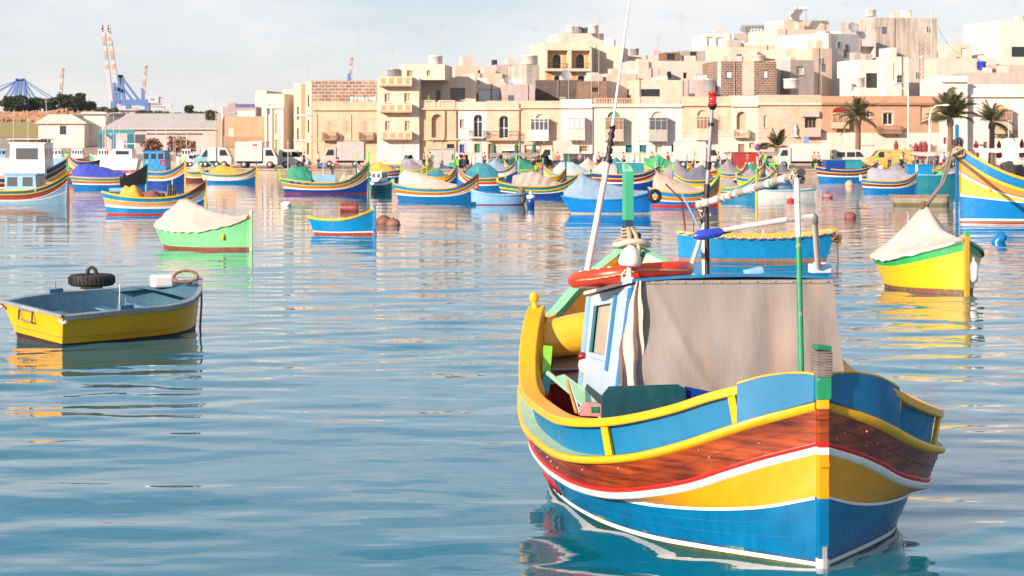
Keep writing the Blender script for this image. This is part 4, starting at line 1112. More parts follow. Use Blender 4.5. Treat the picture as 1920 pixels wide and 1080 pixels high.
# -- yellow, white and blue luzzu behind it
c1 = Boat('fishing_boat', 'luzzu with sky-blue, peach and white bands carrying a gold tarpaulin and nets', 190, 386, 403, 'R', 8, 1.28, .95, 1.85, pb=3)
c1.hull(lz(SKYB, mat('band_peach', (.62, .33, .17), .4, 'paint', wear=.25), SKYB, WHT, boot=RED, t=(.34, .45)), RED, YELB, YEL)
c1.band('prow_band', (.99, .74), (1.0, 1.0), mat('prow_brown', (.20, .06, .03), .4, 'paint'), .05, a=.72, b=1)
c1.stem(mat('stem_yel', (.7, .45, .03), .4, 'paint'), .05, YELB, .12); c1.mooring(.1)
c1.heap('gold_tarpaulin', GOLDC, -.42, 0, (.75, .5, ), .72, 3); c1.heap('fishing_net', mat('net_red', (.22, .07, .06), .9, 'fabric', b=1.0, bs=14), .0, 0, (.7, .5), .55, 8)
k = MB(); x_ = .28 * c1.L / 2
for i in range(4): k.lathe([(.12, -.05), (.34, -.04), (.36, 0), (.34, .04), (.12, .05)], (x_ + i * .13, 0, 1.3), mat('winch_%s' % ('olive', 'dark')[i % 2], ((.10, .09, .03), (.02, .02, .02))[i % 2], .5, 'flat'), 18, Matrix.Rotation(R(90), 4, 'Y') )
k.build('net_winch', c1.root)
k = MB(); k.tube([(-.85 * c1.L / 2, .1, 1.30), (-.45 * c1.L / 2, .1, 1.32)], .14, LBLUE, 10); k.build('rolled_awning', c1.root)
c1.mast(.36, 1.6, .035, POLW); c1.mast(-.15, 1.25, .025, POLW)

# -- small blue boat in the middle
d1 = Boat('rowing_boat', 'small bright blue open boat with a lime and yellow rail and red waterline', 573, 706, 440, 'R', -14, .76, .66, 1.12, ratio=.38, group=None, pb=1.8, rs=.2)
d1.hull([('boot_stripe', (0, 0), (.10, .07), mat('boot_red', (.4, .05, .03), .4, 'paint')), ('white_line', (.10, .07), (.16, .12), WHT), ('hull', (.16, .12), (.86, .90), SKYB), ('green_strake', (.86, .90), (.97, .97), mat('lime_rope', (.22, .55, .16), .6, 'rope', s=6), .02)], None, YELB, TURQ)
d1.stem(BLUE, .12, mat('stem_wrapped2', (.25, .16, .1), .8, 'fabric'), .1); d1.mooring(.08)
one('bx', -.25, .15, -.45, .45, .42, .46, NAVY).build('thwart', d1.root); d1.mast(-.3, .55, .02, POLW)

# -- luzzu with green tarpaulin
e1 = Boat('fishing_boat', 'luzzu with a green tarpaulin aft, small side windows and a lime prow', 524, 692, 364, 'R', 3, 1.25, .88, 2.35, pb=3)
e1.hull(lz(NAVY, ORG, TURQ, YEL, boot=DRED, t=(.34, .52)), DRED, YEL, TURQ)
e1.stem(GRND, .1, LIME, .75); e1.stem(LIME, .05, LIME, .5, end=-1)
e1.band('prow_trim', (.99, .96), (1.03, 1.06), LIME, .05, a=.6, b=.99)
for i, u in enumerate((-.78, -.62, -.44)):
    for side in (-1, 1):
        k = MB(); k.grid([[e1.P(u_, side, .76, .03), e1.P(u_, side, .92, .03)] for u_ in (u, u + .05, u + .10)], NAVY); k.build('side_window', e1.root)
e1.cover(GREENC, -.84, -.28, [(-.85, .6), (-.7, 1.05), (-.45, 1.15), (-.28, .65)], seed=6, wr=.08, over=-.15, drop=0)
k = MB(); k.bx(-.26 * e1.L / 2, .26 * e1.L / 2, -.55, .55, .8, 1.45, LBLUE); k.build('wheelhouse', e1.root)
e1.cover(BEIGE, .34, .66, [(.34, .25), (.45, .5), (.66, .1)], seed=9, over=-.2, drop=0, name='beige_sheet')
for u in (-.3, -.05, .2, .42):
    e1.mast(u, 2.0, .02, GALV, .5, 'awning_post'); 
k = MB(); k.tube([(-.3 * e1.L / 2, e1.B / 4, 2.35), (.42 * e1.L / 2, e1.B / 4, 2.30)], .02, GALV, 5); k.build('awning_rail', e1.root)
e1.mast(-.02, 4.4, .02, POLW)

# -- small white and teal motorboat next to it
f1 = Boat('motor_boat', 'small teal hulled motorboat with white cabin beside the prow of the green tarpaulin luzzu', 690, 738, 362, 'R', -35, 1.0, .85, 1.15, ratio=.42, group='small motorboats')
f1.hull([('hull', (0, 0), (.7, .7), TEAL), ('white_band', (.7, .7), (1, 1), WHT)], None, BLUE, None); f1.cabin(-.6, .35, .75, .75, .85, WHT, None, 2)

# -- luzzu with cream cover
h1 = Boat('fishing_boat', 'luzzu with orange and white stripes under a tall cream cover, brown topped prow', 736, 897, 378, 'R', -4, 1.2, .88, 1.75, pb=3)
h1.hull(lz(BLUE, mat('band_rust', (.45, .15, .03), .35, 'paint', wear=.25), SKYB, YEL, t=(.36, .52)), DRED, YEL, YEL)
h1.cover(CREAM, -.86, .52, [(-.9, .5), (-.72, 1.05), (-.4, .95), (.1, .55), (.52, .12)], seed=11, wr=.03, sag=.1, over=-.05, drop=0)
h1.stem(MAR, .05, GRN, .45); h1.stem(GRN, .0, LIME, .25, end=-1)
h1.band('prow_band', (.99, .90), (1.0, 1.06), mat('prow_maroon', (.22, .035, .02), .4, 'paint'), .05, a=.55, b=1)

# -- light blue skiff
i1 = Boat('rowing_boat', 'light blue open skiff pointing left in front of the cream covered luzzu', 881, 992, 385, 'L', -8, .80, .66, 1.0, ratio=.33, group=None, pb=1.9, rs=.16, rb=.22)
i1.hull([('boot_stripe', (0, 0), (.09, .06), DRED), ('hull', (.09, .06), (.97, .97), mat('hull_pale', (.22, .47, .72), .25, 'paint', wear=.2, b=.3, bs=1.6))], None, LBLUE, LBLUE)
i1.heap('net_bundle', BROWNW, -.75, 0, (.32, .28), .55, 5)
c_ = at(995, 388); k = MB(); k.lathe([(0, -.1), (.22, -.1), (.24, .45), (.2, .5), (0, .5)], c_, NAVY, 14); k.lathe([(0, .5), (.24, .5), (.26, .66), (.2, .72), (.05, .74), (.06, .95), (0, .96)], c_, WHT, 14)
tag(k.build('mooring_drum', None, origin=c_), 'blue and white floating drum at the stern of the light blue skiff', 'buoy')

# -- luzzu with pleated grey cover
j1 = Boat('fishing_boat', 'dark blue luzzu with a green stripe under a pleated grey-beige cover', 931, 1086, 371, 'R', -6, 1.15, .82, 1.72, pb=2.8)
j1.hull([('hull', (0, 0), (.36, .5), NAVY), ('white_line', (.36, .5), (.41, .54), WHT, .01), ('bow_triangle', (.41, .54), (.42, .72), YEL), ('green_band', (.42, .72), (.58, .82), GRND), ('yellow_line', (.58, .82), (.66, .86), YELB, .02), ('upper_panel', (.66, .86), (.97, .98), TEAL)], DRED, YEL, TEAL)
j1.cover(mat('canvas_pleated', (.42, .35, .31), .85, 'fabric'), -.62, .55, [(-.7, .45), (-.3, .95), (-.1, 1.05), (.1, .8), (.55, .12)], seed=15, wr=.03, over=-.12, drop=0, pleat=1.6)
j1.stem(YEL, .05, None); j1.stem(GRND, .0, YELB, .2, end=-1); j1.mast(-.05, 2.0, .04, LIME)

# -- pale blue tarp boat with tyre
t1 = Boat('rowing_boat', 'bright blue boat under a pale blue tarpaulin with a tyre hanging at its right end', 1049, 1224, 402, 'R', -6, 1.0, .82, 1.22, ratio=.36, group=None, pb=2, rs=.24)
t1.hull([('boot_stripe', (0, 0), (.08, .06), mat('boot_cream', (.5, .42, .28), .5, 'paint')), ('hull', (.08, .06), (.97, .97), mat('hull_azure', (.008, .20, .60), .22, 'paint', wear=.2, b=.3, bs=1.5))], None, SKYB, None)
t1.cover(BLUEC, -.93, .90, [(-1, .15), (-.75, .7), (-.52, 1.40), (-.40, 1.15), (0, .85), (.5, .50), (.95, .1)], seed=21, wr=.03, sag=.3, drop=.02, over=.0)
p_ = t1.wpt(1.03, -.05, .98)
tyre('car_tyre', 'black tyre hanging against the right end of the pale blue tarpaulin boat', p_ + Vector((.08, -.05, -.0)), .30, .10, Matrix.Rotation(R(90), 4, 'X') @ Matrix.Rotation(R(25), 4, 'Y'))

# -- luzzu with tan cover right of it
k1 = Boat('fishing_boat', 'luzzu with red, orange and blue stripes under a tan cover right of the hanging tyre', 1212, 1352, 388, 'R', 10, 1.2, .86, 1.85, pb=2.8, ratio=.34)
k1.hull([('boot_stripe', (0, 0), (.12, .14), RED), ('hull', (.12, .14), (.34, .40), BLUE), ('white_line', (.34, .4), (.40, .44), WHT), ('orange_band', (.40, .44), (.60, .80), ORG), ('white_line', (.6, .8), (.66, .83), YEL, .02), ('upper_panel', (.66, .83), (.96, .97), SKYB)], RED, YEL, YEL)
k1.cover(mat('canvas_tan', (.50, .39, .32), .85, 'fabric'), -.85, .5, [(-.9, .5), (-.75, 1.05), (-.4, .9), (.1, .5), (.5, .12)], seed=25, wr=.03, sag=.1, over=-.05, drop=0)
k1.stem(YEL, .1, LIME, .35); k1.band('prow_trim', (.99, .97), (1.03, 1.06), LIME, .05, a=.5, b=.99)

# -- luzzu coming bow on behind the beacon mast
l1 = Boat('fishing_boat', 'luzzu with turquoise bottom, maroon stripe and yellow prow behind the beacon mast', 1330, 1419, 377, 'R', -38, 1.1, .9, 1.75, pb=2.4)
l1.hull(lz(mat('hull_turq_blue', (.01, .19, .36), .3, 'paint'), MAR, TURQ, YEL, t=(.42, .56)), DRED, YEL, TEAL)
l1.stem(YEL, .05, GRN, .35); l1.band('prow_trim', (.99, .97), (1.03, 1.06), LIME, .05, a=.5, b=.99); l1.cover(GREYC, -.7, .3, [(-.7, .3), (-.2, .7), (.3, .1)], seed=31, over=-.2, drop=0)

# -- blue workboat at mid distance behind the cabin
m1 = Boat('work_boat', 'sky-blue open workboat with thick rope round its rail, behind the canvas cabin', 1266, 1566, 492, 'L', 3, 1.06, .86, 1.02, ratio=.30, ts=.62, group=None, pb=1.8, pw=3.0)
SB = mat('workboat_blue', (.006, .24, .54), .3, 'paint', wear=.3, s=1.4, b=.35, bs=1.4)
m1.hull([('boot_stripe', (0, 0), (.12, .10), mat('boot_brown', (.33, .17, .09), .6, 'paint', wear=.4)), ('hull', (.12, .10), (.86, .86), SB), ('yellow_line', (.86, .86), (.95, .95), mat('line_cream', (.7, .55, .25), .5, 'paint', wear=.3), .01)], None, YEL, YEL)
for side in (-1, 1):
    k = MB(); k.tube([m1.P(u, side, 1, .05) + Vector((0, 0, -.05 + .025 * math.sin(u * 50))) for u in np.linspace(-.97, .97, 50)], .050, mat('rail_rope', (.55, .42, .30), .9, 'rope', s=5), 7); k.build('rail_rope', m1.root)
one('bx', -.4, .1, -.55, .55, .55, .60, YEL).build('thwart', m1.root)
k = knot(Vector((-m1.L / 2 * 1.0, -m1.near * -.5, .8)), .16, ROPEB, 12, 8, .018); k.tube([(-m1.L / 2 - .02, m1.near * .5, .8), (-m1.L / 2 - .06, m1.near * .5, -.1)], .03, ROPEB, 6); k.build('stern_ropes', m1.root)
m1.mast(.78, .95, .02, MAR); m1.mast(-.1, .7, .02, WHT); 

# -- yellow covered boat on the right
n1 = Boat('rowing_boat', 'bright yellow boat with a green top band under a peaked cream cover', 1629, 1858, 551, 'R', -75, .90, .84, 1.42, ratio=.60, group=None, pb=1.7, pw=2.4, rs=.2, L=4.4)
n1.root.location = (11.26, 52.1, 0)
n1.hull([('boot_stripe', (0, 0), (.13, .09), mat('boot_maroon', (.30, .07, .05), .5, 'paint', wear=.5, chip=(.12, .13, .03), cp=.5)), ('hull', (.13, .09), (.76, .82), mat('hull_lemon', (.83, .45, .008), .3, 'paint', wear=.12, b=.3, bs=1.5)), ('green_band', (.76, .82), (.99, .99), mat('band_green', (.03, .40, .10), .4, 'paint', wear=.25))], None, GRND, None)
n1.cover(CREAM, -.93, .93, [(-1, .05), (-.16, 1.34), (0, 1.36), (.30, .75), (.95, .08)], seed=41, wr=.018, sag=.12, drop=.05)
n1.stem(mat('stem_amber', (.62, .36, .03), .4, 'paint'), .14, GRN, .08, .10)
k = MB(); p_ = n1.P(.86, -n1.near, .55, .12); p_ = lmat(n1.root).inverted() @ (n1.wpt(.90, .0, .62) + Vector((.24, -.10, .02)))
k.lathe([(0, -.32), (.12, -.30), (.15, -.2), (.15, .15), (.06, .26), (.05, .34), (0, .34)], p_, WHT, 12); k.build('fender', n1.root)
k = knot(Vector((n1.L / 2 * .98, 0, 1.40)), .10, ROPE, 14, 7, .014); k.build('bow_rope', n1.root); n1.mooring(.02)
n1.mast(-.93, .75, .025, mat('rod_brown', (.3, .12, .06), .6, 'flat'))
k = MB(); s_ = n1.wpt(-.05, 0, n1.zs(0) + 1.40)
for dx in (0, .10):
    e_ = pt(1782 + dx * 60, 285, 96); k.tube([s_ + Vector((dx * .3, 0, 0)), s_.lerp(e_, .5) + Vector((0, 0, -.5)), e_], .05, ROPE, 6)
k2 = knot(s_, .10, BROWNW, 17, 6, .015); k2.build('ridge_knot', n1.root, world=True)
o = k.build('mooring_line', None, origin=s_); tag(o, 'pair of thick pale ropes running from the big right-hand prow to the peaked cover', 'rope')

# -- big luzzu cut by the right edge
o1 = Boat('fishing_boat', 'very large luzzu with towering blue and yellow prow cut off by the right edge', 1784, 2150, 419, 'L', -7, 2.6, 2.0, 3.85, pb=2.3, ratio=.34, group=BG, pw=2.6)
o1.hull([('boot_stripe', (0, 0), (.05, .02), mat('boot_rust', (.35, .12, .06), .4, 'paint')), ('white_line', (.05, .02), (.09, .045), WHT), ('hull', (.09, .045), (.46, .335), mat('hull_azure2', (.004, .19, .50), .22, 'paint', wear=.15, b=.35, bs=.8)), ('white_line', (.46, .335), (.49, .36), WHT, .015),
         ('bow_triangle', (.49, .36), (.50, .62), mat('tri_yellow', (.82, .55, .05), .25, 'paint', wear=.1)), ('white_strake', (.50, .62), (.535, .66), WHT, .03), ('red_line', (.535, .66), (.55, .675), RED, .02),
         ('orange_band', (.55, .675), (.665, .815), mat('band_orange', (.75, .25, .06), .3, 'paint', wear=.1)), ('yellow_strake', (.665, .815), (.735, .85), YELB, .05), ('upper_panel', (.735, .85), (.955, .975), mat('panel_azure', (.004, .19, .44), .3, 'paint', wear=.12))], None, YEL, YEL, .25, .12)
o1.stem(BLUE, .2, mat('post_azure', (.01, .22, .5), .3, 'paint'), .75, .14)
k = knot(Vector((o1.L / 2, 0, 3.95)), .22, DGREY, 18, 9, .035); k.build('post_lashing', o1.root)
k = knot(Vector((o1.L / 2, o1.near * .1, 3.5)), .30, ROPE, 19, 8, .05); k.build('rope_turns', o1.root)
k = MB(); p_ = o1.P(.72, o1.near, .57, .03); k.ell(p_, (.12, .04, .12), YELB, 10); k.build('hawse_boss', o1.root)
for i, (u, m_) in enumerate(((.50, DGREY), (.38, BLACK), (.26, DGREY), (.14, GREYC), (.0, BLACK), (-.12, DGREY), (-.25, GREYC))):
    k = MB(); k.box((u * o1.L / 2, o1.near * .6, o1.zs(u) + .25), (.55, .5, .75 - .08 * i), m_, M=Matrix.Rotation(R(15 + i * 23), 4, 'Y') @ Matrix.Rotation(R(20 * i), 4, 'Z')); k.build('gear_bag', o1.root, bevel=.08)
for i in range(4):
    k = MB(); k.tube([(.40 * o1.L / 2, o1.near * (.2 + .15 * i), o1.zs(.3) + .55 + .16 * i), (-.9 * o1.L / 2, o1.near * (.2 + .15 * i), o1.zs(.3) + .20 + .16 * i)], .035, (POLW, GALV)[i % 2], 6); k.build('long_pole', o1.root)
k = MB(); k.tube([(.05 * o1.L / 2, o1.near * .5, o1.zs(0) + .9), (-.6 * o1.L / 2, o1.near * .5, o1.zs(0) + .95)], .20, GALV, 12); k.build('rolled_sail', o1.root)
o1.mast(.22, 3.6, .05, GALV, o1.near * .5); o1.mast(-.1, 5.2, .04, POLW)

# -- luzzus at the left
p1 = Boat('fishing_boat', 'luzzu with blue and white stripes under a draped golden tarpaulin near the quay', 376, 481, 344, 'R', 4, 1.15, .85, 1.6)
p1.hull(lz(BLUE, WHT, SKYB, YEL, t=(.3, .45)), None, YEL, YEL); p1.cover(GOLDC, -.6, .5, [(-.6, .35), (-.3, .95), (0, .75), (.5, .2)], seed=51, wr=.09, over=-.05, drop=0); p1.stem(LIME, .1, LIME, .5, end=-1); p1.stem(YEL, .1, BLUE, .4)
q1 = Boat('fishing_boat', 'luzzu with a bright blue wooden wheelhouse and orange stripe left of the golden tarpaulin', 262, 350, 351, 'R', -12, 1.5, 1.35, 2.3, pb=2.2)
q1.hull(lz(NAVY, ORG, BLUE, YEL, t=(.40, .55)), None, YEL, BLUE); q1.stem(YEL, .1, LIME, .3); q1.cabin(-.82, .25, .85, 1.75, 1.4, SKYB, NAVY, 3, DGLASS, winh=(.6, .88)); q1.mast(.55, 3.4, .03, POLW)
k = MB(); k.tube([(.05 * q1.L, -1.0 * q1.B / 2 * .87, 2.3 + .0)] * 1 + [(.05 * q1.L + .25 * math.cos(t), -.88 * q1.B / 2, 2.15 + .25 * math.sin(t)) for t in np.linspace(0, 6, 14)], .05, RED, 6); k.build('life_ring', q1.root)
r1 = Boat('fishing_boat', 'luzzu under a royal blue tarpaulin with its prow wrapped in black netting', 131, 276, 355, 'R', 2, 1.1, .95, 2.0, pb=3.0)
r1.hull(lz(BLUE, mat('band_redor', (.6, .10, .03), .35, 'paint'), TURQ, YEL, t=(.38, .5)), DRED, YEL, NAVY); r1.cover(ROYC, -.95, .42, [(-1, .2), (-.8, .95), (-.5, 1.1), (0, .85), (.42, .4)], seed=55, wr=.08, over=.0, drop=.05, pleat=1.0)
k = MB(); k.grid([[r1.P(u, side, t_, .05) for side, t_ in ((-1, .25), (-1, 1.0), (-1, 1.06), (1, 1.06), (1, 1.0), (1, .25))] for u in np.linspace(.35, 1.0, 9)], mat('net_black', (.012, .012, .015), .9, 'fabric', b=1, bs=9)); k.build('prow_net', r1.root)
r1.mast(.52, 2.3, .04, POLW, top=(.25, 0)); r1.stem(GRND, .1, LIME, .3)
s1 = Boat('fishing_boat', 'luzzu with pale blue bottom and small blue cabin, cut off by the left edge', -75, 131, 384, 'R', -4, 1.2, .92, 2.0, pb=3.0)
s1.hull(lz(mat('hull_paleblue', (.30, .50, .62), .3, 'paint'), mat('band_brick', (.34, .06, .035), .35, 'paint'), TEAL, LBLUE, t=(.22, .40)), None, YELB, TURQ)
s1.stem(MAR, .1, GRN, .35); s1.cabin(-.1, .50, .8, 1.05, .85, LBLUE, LBLUE, 2, PGLASS, winh=(.3, .85)); s1.mooring(.1)
t2 = Boat('fishing_boat', 'luzzu with a tall boxy white wheelhouse and navy upper band at the left edge', -110, 127, 366, 'R', 0, 1.6, 1.3, 2.75, pb=2.6)
t2.hull(lz(NAVY, MAR, NAVY, YEL, t=(.35, .48)), None, YEL, BLUE); t2.stem(GRND, .1, LIME, .5); t2.cabin(.16, .72, .82, 2.5, 1.35, WHT, WHT, 1, PGLASS, winh=(.52, .86), rake=.03)
u1 = Boat('fishing_boat', 'red bottomed luzzu with lime prow pointing left, between the wheelhouse and the white cruiser', 127, 188, 330, 'L', -8, 1.9, 1.7, 2.7)
u1.hull(lz(DRED, ORG, NAVY, YEL, t=(.35, .5)), None, YEL, NAVY); u1.stem(LIME, .0, LIME, .3)
# motor cruiser
v1 = Boat('motor_cruiser', 'white motor cruiser with flybridge and red waterline behind the royal blue tarpaulin', 174, 264, 322, 'L', 6, 1.7, 1.75, 2.2, group=None, ratio=.34, ts=.8, pb=1.6)
v1.hull([('boot_stripe', (0, 0), (.14, .10), mat('boot_red2', (.5, .12, .08), .4, 'paint')), ('hull', (.14, .1), (.98, .98), WHT)], None, WHT, None, .1, .05)
k = MB(); k.grid([[Vector((u * v1.L / 2, v * v1.half(u), v1.zs(u) + .02)) for v in (-1, 0, 1)] for u in np.linspace(-1, .97, 12)], WHT); k.build('foredeck', v1.root)
k = MB(); X_ = v1.L / 2; k.prism([(-.75 * X_, 1.7), (.40 * X_, 1.7), (.05 * X_, 3.0), (-.72 * X_, 3.0)], -.95, .95, WHT); k.build('superstructure', v1.root)
k = MB(); k.prism([(-.35 * X_, 3.0), (.0 * X_, 3.0), (-.18 * X_, 4.1), (-.34 * X_, 4.1)], -.6, .6, WHT); k.build('flybridge', v1.root)
for side in (-1, 1): one('bx', -.62 * X_, -.05 * X_, side * .96 - .01, side * .96 + .01, 2.25, 2.75, DGLASS).build('cabin_window', v1.root)
k = MB(); k.bx(-.95 * X_, -.40 * X_, -.9, .9, 3.65, 3.72, WHT)
for x_ in (-.92, -.5): k.tube([(x_ * X_, .8, 1.7), (x_ * X_, .8, 3.65)], .03, GALV, 5); k.tube([(x_ * X_, -.8, 1.7), (x_ * X_, -.8, 3.65)], .03, GALV, 5)
k.build('awning', v1.root)

# -- luzzus further back
def small(label, x0, x1, yw, bow, ang, hs, hm, hb_, cols, cov=None, head=LIME, cab=None, extra=None, D=None):
    q = Boat('fishing_boat', label, x0, x1, yw, bow, ang, hs, hm, hb_, D=D)
    q.hull(lz(*cols, t=(.36, .5)), None, YEL, TEAL); q.stem(cols[0], .08, head, .5); q.stem(head, .0, head, .25, end=-1)
    if cov: q.cover(cov[0], cov[1], cov[2], cov[3], seed=x0, wr=.06, over=-.08, drop=0)
    if cab: q.cabin(*cab)
    return q
small('luzzu under a teal blue tarpaulin behind the brown topped prow of the cream covered one', 858, 948, 356, 'L', 4, 1.1, .95, 1.9, (BLUE, RED, TEAL), (TEALC, -.7, .65, [(-.7, .4), (-.3, 1.2), (.2, 1.25), (.65, .4)]), LIME)
small('luzzu with lime posts half hidden behind the cream cover', 790, 856, 352, 'R', 8, 1.2, .9, 1.9, (NAVY, MAR, YEL), (TEALC, -.6, .4, [(-.6, .3), (0, .7), (.4, .2)]), LIME)
small('luzzu with lime prow tip showing above the teal tarpaulin', 812, 884, 345, 'R', 0, 1.2, 1.0, 2.0, (NAVY, ORG, BLUE), None, LIME)
small('luzzu under a pale blue tarpaulin behind the pleated grey cover', 1018, 1112, 348, 'L', 0, 1.1, .95, 1.9, (NAVY, ORG, TURQ), (mat('tarp_pale', (.36, .48, .52), .8, 'fabric'), -.8, .6, [(-.8, .3), (-.2, 1.15), (.3, 1.2), (.6, .3)]), GRN)
small('maroon banded luzzu with yellow prow just right of the pleated cover', 1000, 1062, 352, 'R', 15, 1.0, .9, 1.8, (NAVY, MAR, YEL), None, GRND)
w1 = small('long luzzu with a turquoise wheelhouse and beige tent, behind the green prow post', 1108, 1236, 355, 'R', 0, 1.4, 1.25, 2.0, (NAVY, DRED, NAVY), (BEIGE, -.95, -.25, [(-.95, .3), (-.6, 1.2), (-.25, .7)]), BLUE, (-.22, .55, .7, .95, 1.25, TURQ, mat('roof_white', (.6, .6, .58), .5, 'paint'), 3, TURQ))
w1.mast(.6, 2.6, .03, POLW, top=(-.3, 0))
small('luzzu with a crumpled charcoal cover behind the tan covered one', 1228, 1300, 356, 'L', 10, 1.0, .9, 1.7, (NAVY, ORG, BLUE), (GREYC, -.8, .6, [(-.8, .3), (-.2, 1.3), (.3, 1.1), (.6, .3)]), LIME)
small('luzzu with a maroon prow rising steeply left of the beacon mast', 1242, 1304, 340, 'R', 10, 1.3, 1.1, 2.4, (WHT, DRED, GRN), (GREYC, -.6, .3, [(-.6, .5), (-.1, 1.1), (.3, .3)]), LIME)
small('luzzu with a slate blue cover between the tan cover and the beacon mast', 1262, 1345, 361, 'L', 0, 1.1, .95, 1.6, (BLUE, YEL, TEAL), (mat('canvas_slate', (.12, .14, .20), .8, 'fabric'), -.8, .5, [(-.8, .3), (-.3, 1.2), (.1, .9), (.5, .3)]), LIME)
small('luzzu with a light grey tent and yellow prow right of the beacon mast', 1345, 1402, 345, 'R', 5, 1.2, 1.0, 2.2, (NAVY, ORG, BLUE), (GREYC, -.8, .4, [(-.8, .5), (-.3, 1.3), (.4, .3)]), GRN)
small('dark hulled luzzu with blue and yellow bands and a lime post, end of the row', 1380, 1458, 358, 'R', -12, 1.2, 1.0, 2.0, (mat('hull_black', (.012, .02, .035), .35, 'paint'), YEL, BLUE), (GREYC, -.7, .2, [(-.7, .3), (-.3, .8), (.2, .2)]), LIME)
small('green sheeted luzzu moored behind the maroon prow', 1200, 1268, 338, 'L', 0, 1.3, 1.1, 2.3, (TURQ, ORG, GRN), (mat('sheet_green', (.05, .36, .14), .7, 'fabric'), -.8, .8, [(-.8, .6), (0, 1.5), (.8, .6)]), LIME)
x1_ = small('blue luzzu with white stern, teal and navy sheets and lime rimmed prow', 1527, 1647, 340, 'R', 4, 1.5, 1.15, 2.0, (BLUE, MAR, NAVY), None, LIME)
x1_.cabin(-.72, .42, .8, 1.0, 1.1, NAVY, TURQ, 0, DGLASS, False)
one('bx', -.1 * x1_.L / 2, .43 * x1_.L / 2, -.82 * x1_.B / 2, -.80 * x1_.B / 2, 1.25, 2.08, TURQ).build('side_sheet', x1_.root)
yb = small('luzzu with a smooth grey cover and white stern post behind the beige raft', 1612, 1720, 361, 'R', 4, 1.1, .9, 1.55, (BLUE, MAR, BLUE), (mat('canvas_lilac', (.36, .35, .41), .8, 'fabric'), -.75, .8, [(-.75, .7), (-.6, 1.0), (.3, .75), (.8, .2)]), WHT)
zb = Boat('work_boat', 'turquoise workboat carrying a bright blue box wheelhouse, left of the towering prow', 1690, 1800, 356, 'R', 0, 1.4, 1.25, 1.6, group=None)
zb.hull([('hull', (0, 0), (.95, .95), mat('hull_turq2', (.02, .22, .29), .35, 'paint'))], None, LBLUE, TEAL); zb.cabin(-.85, .0, .8, .85, 1.2, SKYB, SKYB, 0, DGLASS, False); zb.heap('green_net', mat('net_green', (.10, .42, .22), .9, 'fabric'), .3, 0, (.8, .5), .5, 3)
ra = Boat('flat_raft', 'low beige flat-sided raft floating left of the towering prow', 1671, 1782, 385, 'R', 0, .62, .60, .62, group=None, ratio=.4, ts=.95, pw=14)
ra.hull([('slime_band', (0, 0), (.25, .25), mat('raft_slime', (.26, .22, .09), .6, 'paint', wear=.4)), ('hull', (.25, .25), (1, 1), mat('raft_beige', (.46, .38, .28), .6, 'paint', wear=.25))], None, mat('raft_top', (.42, .25, .15), .7, 'wood'), None)
k = MB(); k.grid([[ra.P(u, -1, 1), ra.P(u, 1, 1)] for u in (-1, 0, .9)], TAN); k.build('deck', ra.root)
sk = Boat('rowing_boat', 'low white skiff with a green right half behind the horizontal booms', 1414, 1532, 372, 'R', 0, .68, .55, .72, group=None, ratio=.3, pb=1.8)
sk.hull([('hull', (0, 0), (.9, .9), mat('skiff_white', (.62, .62, .58), .4, 'paint', wear=.2)), ('top_line', (.9, .9), (1, 1), TURQ)], None, LBLUE, LBLUE)
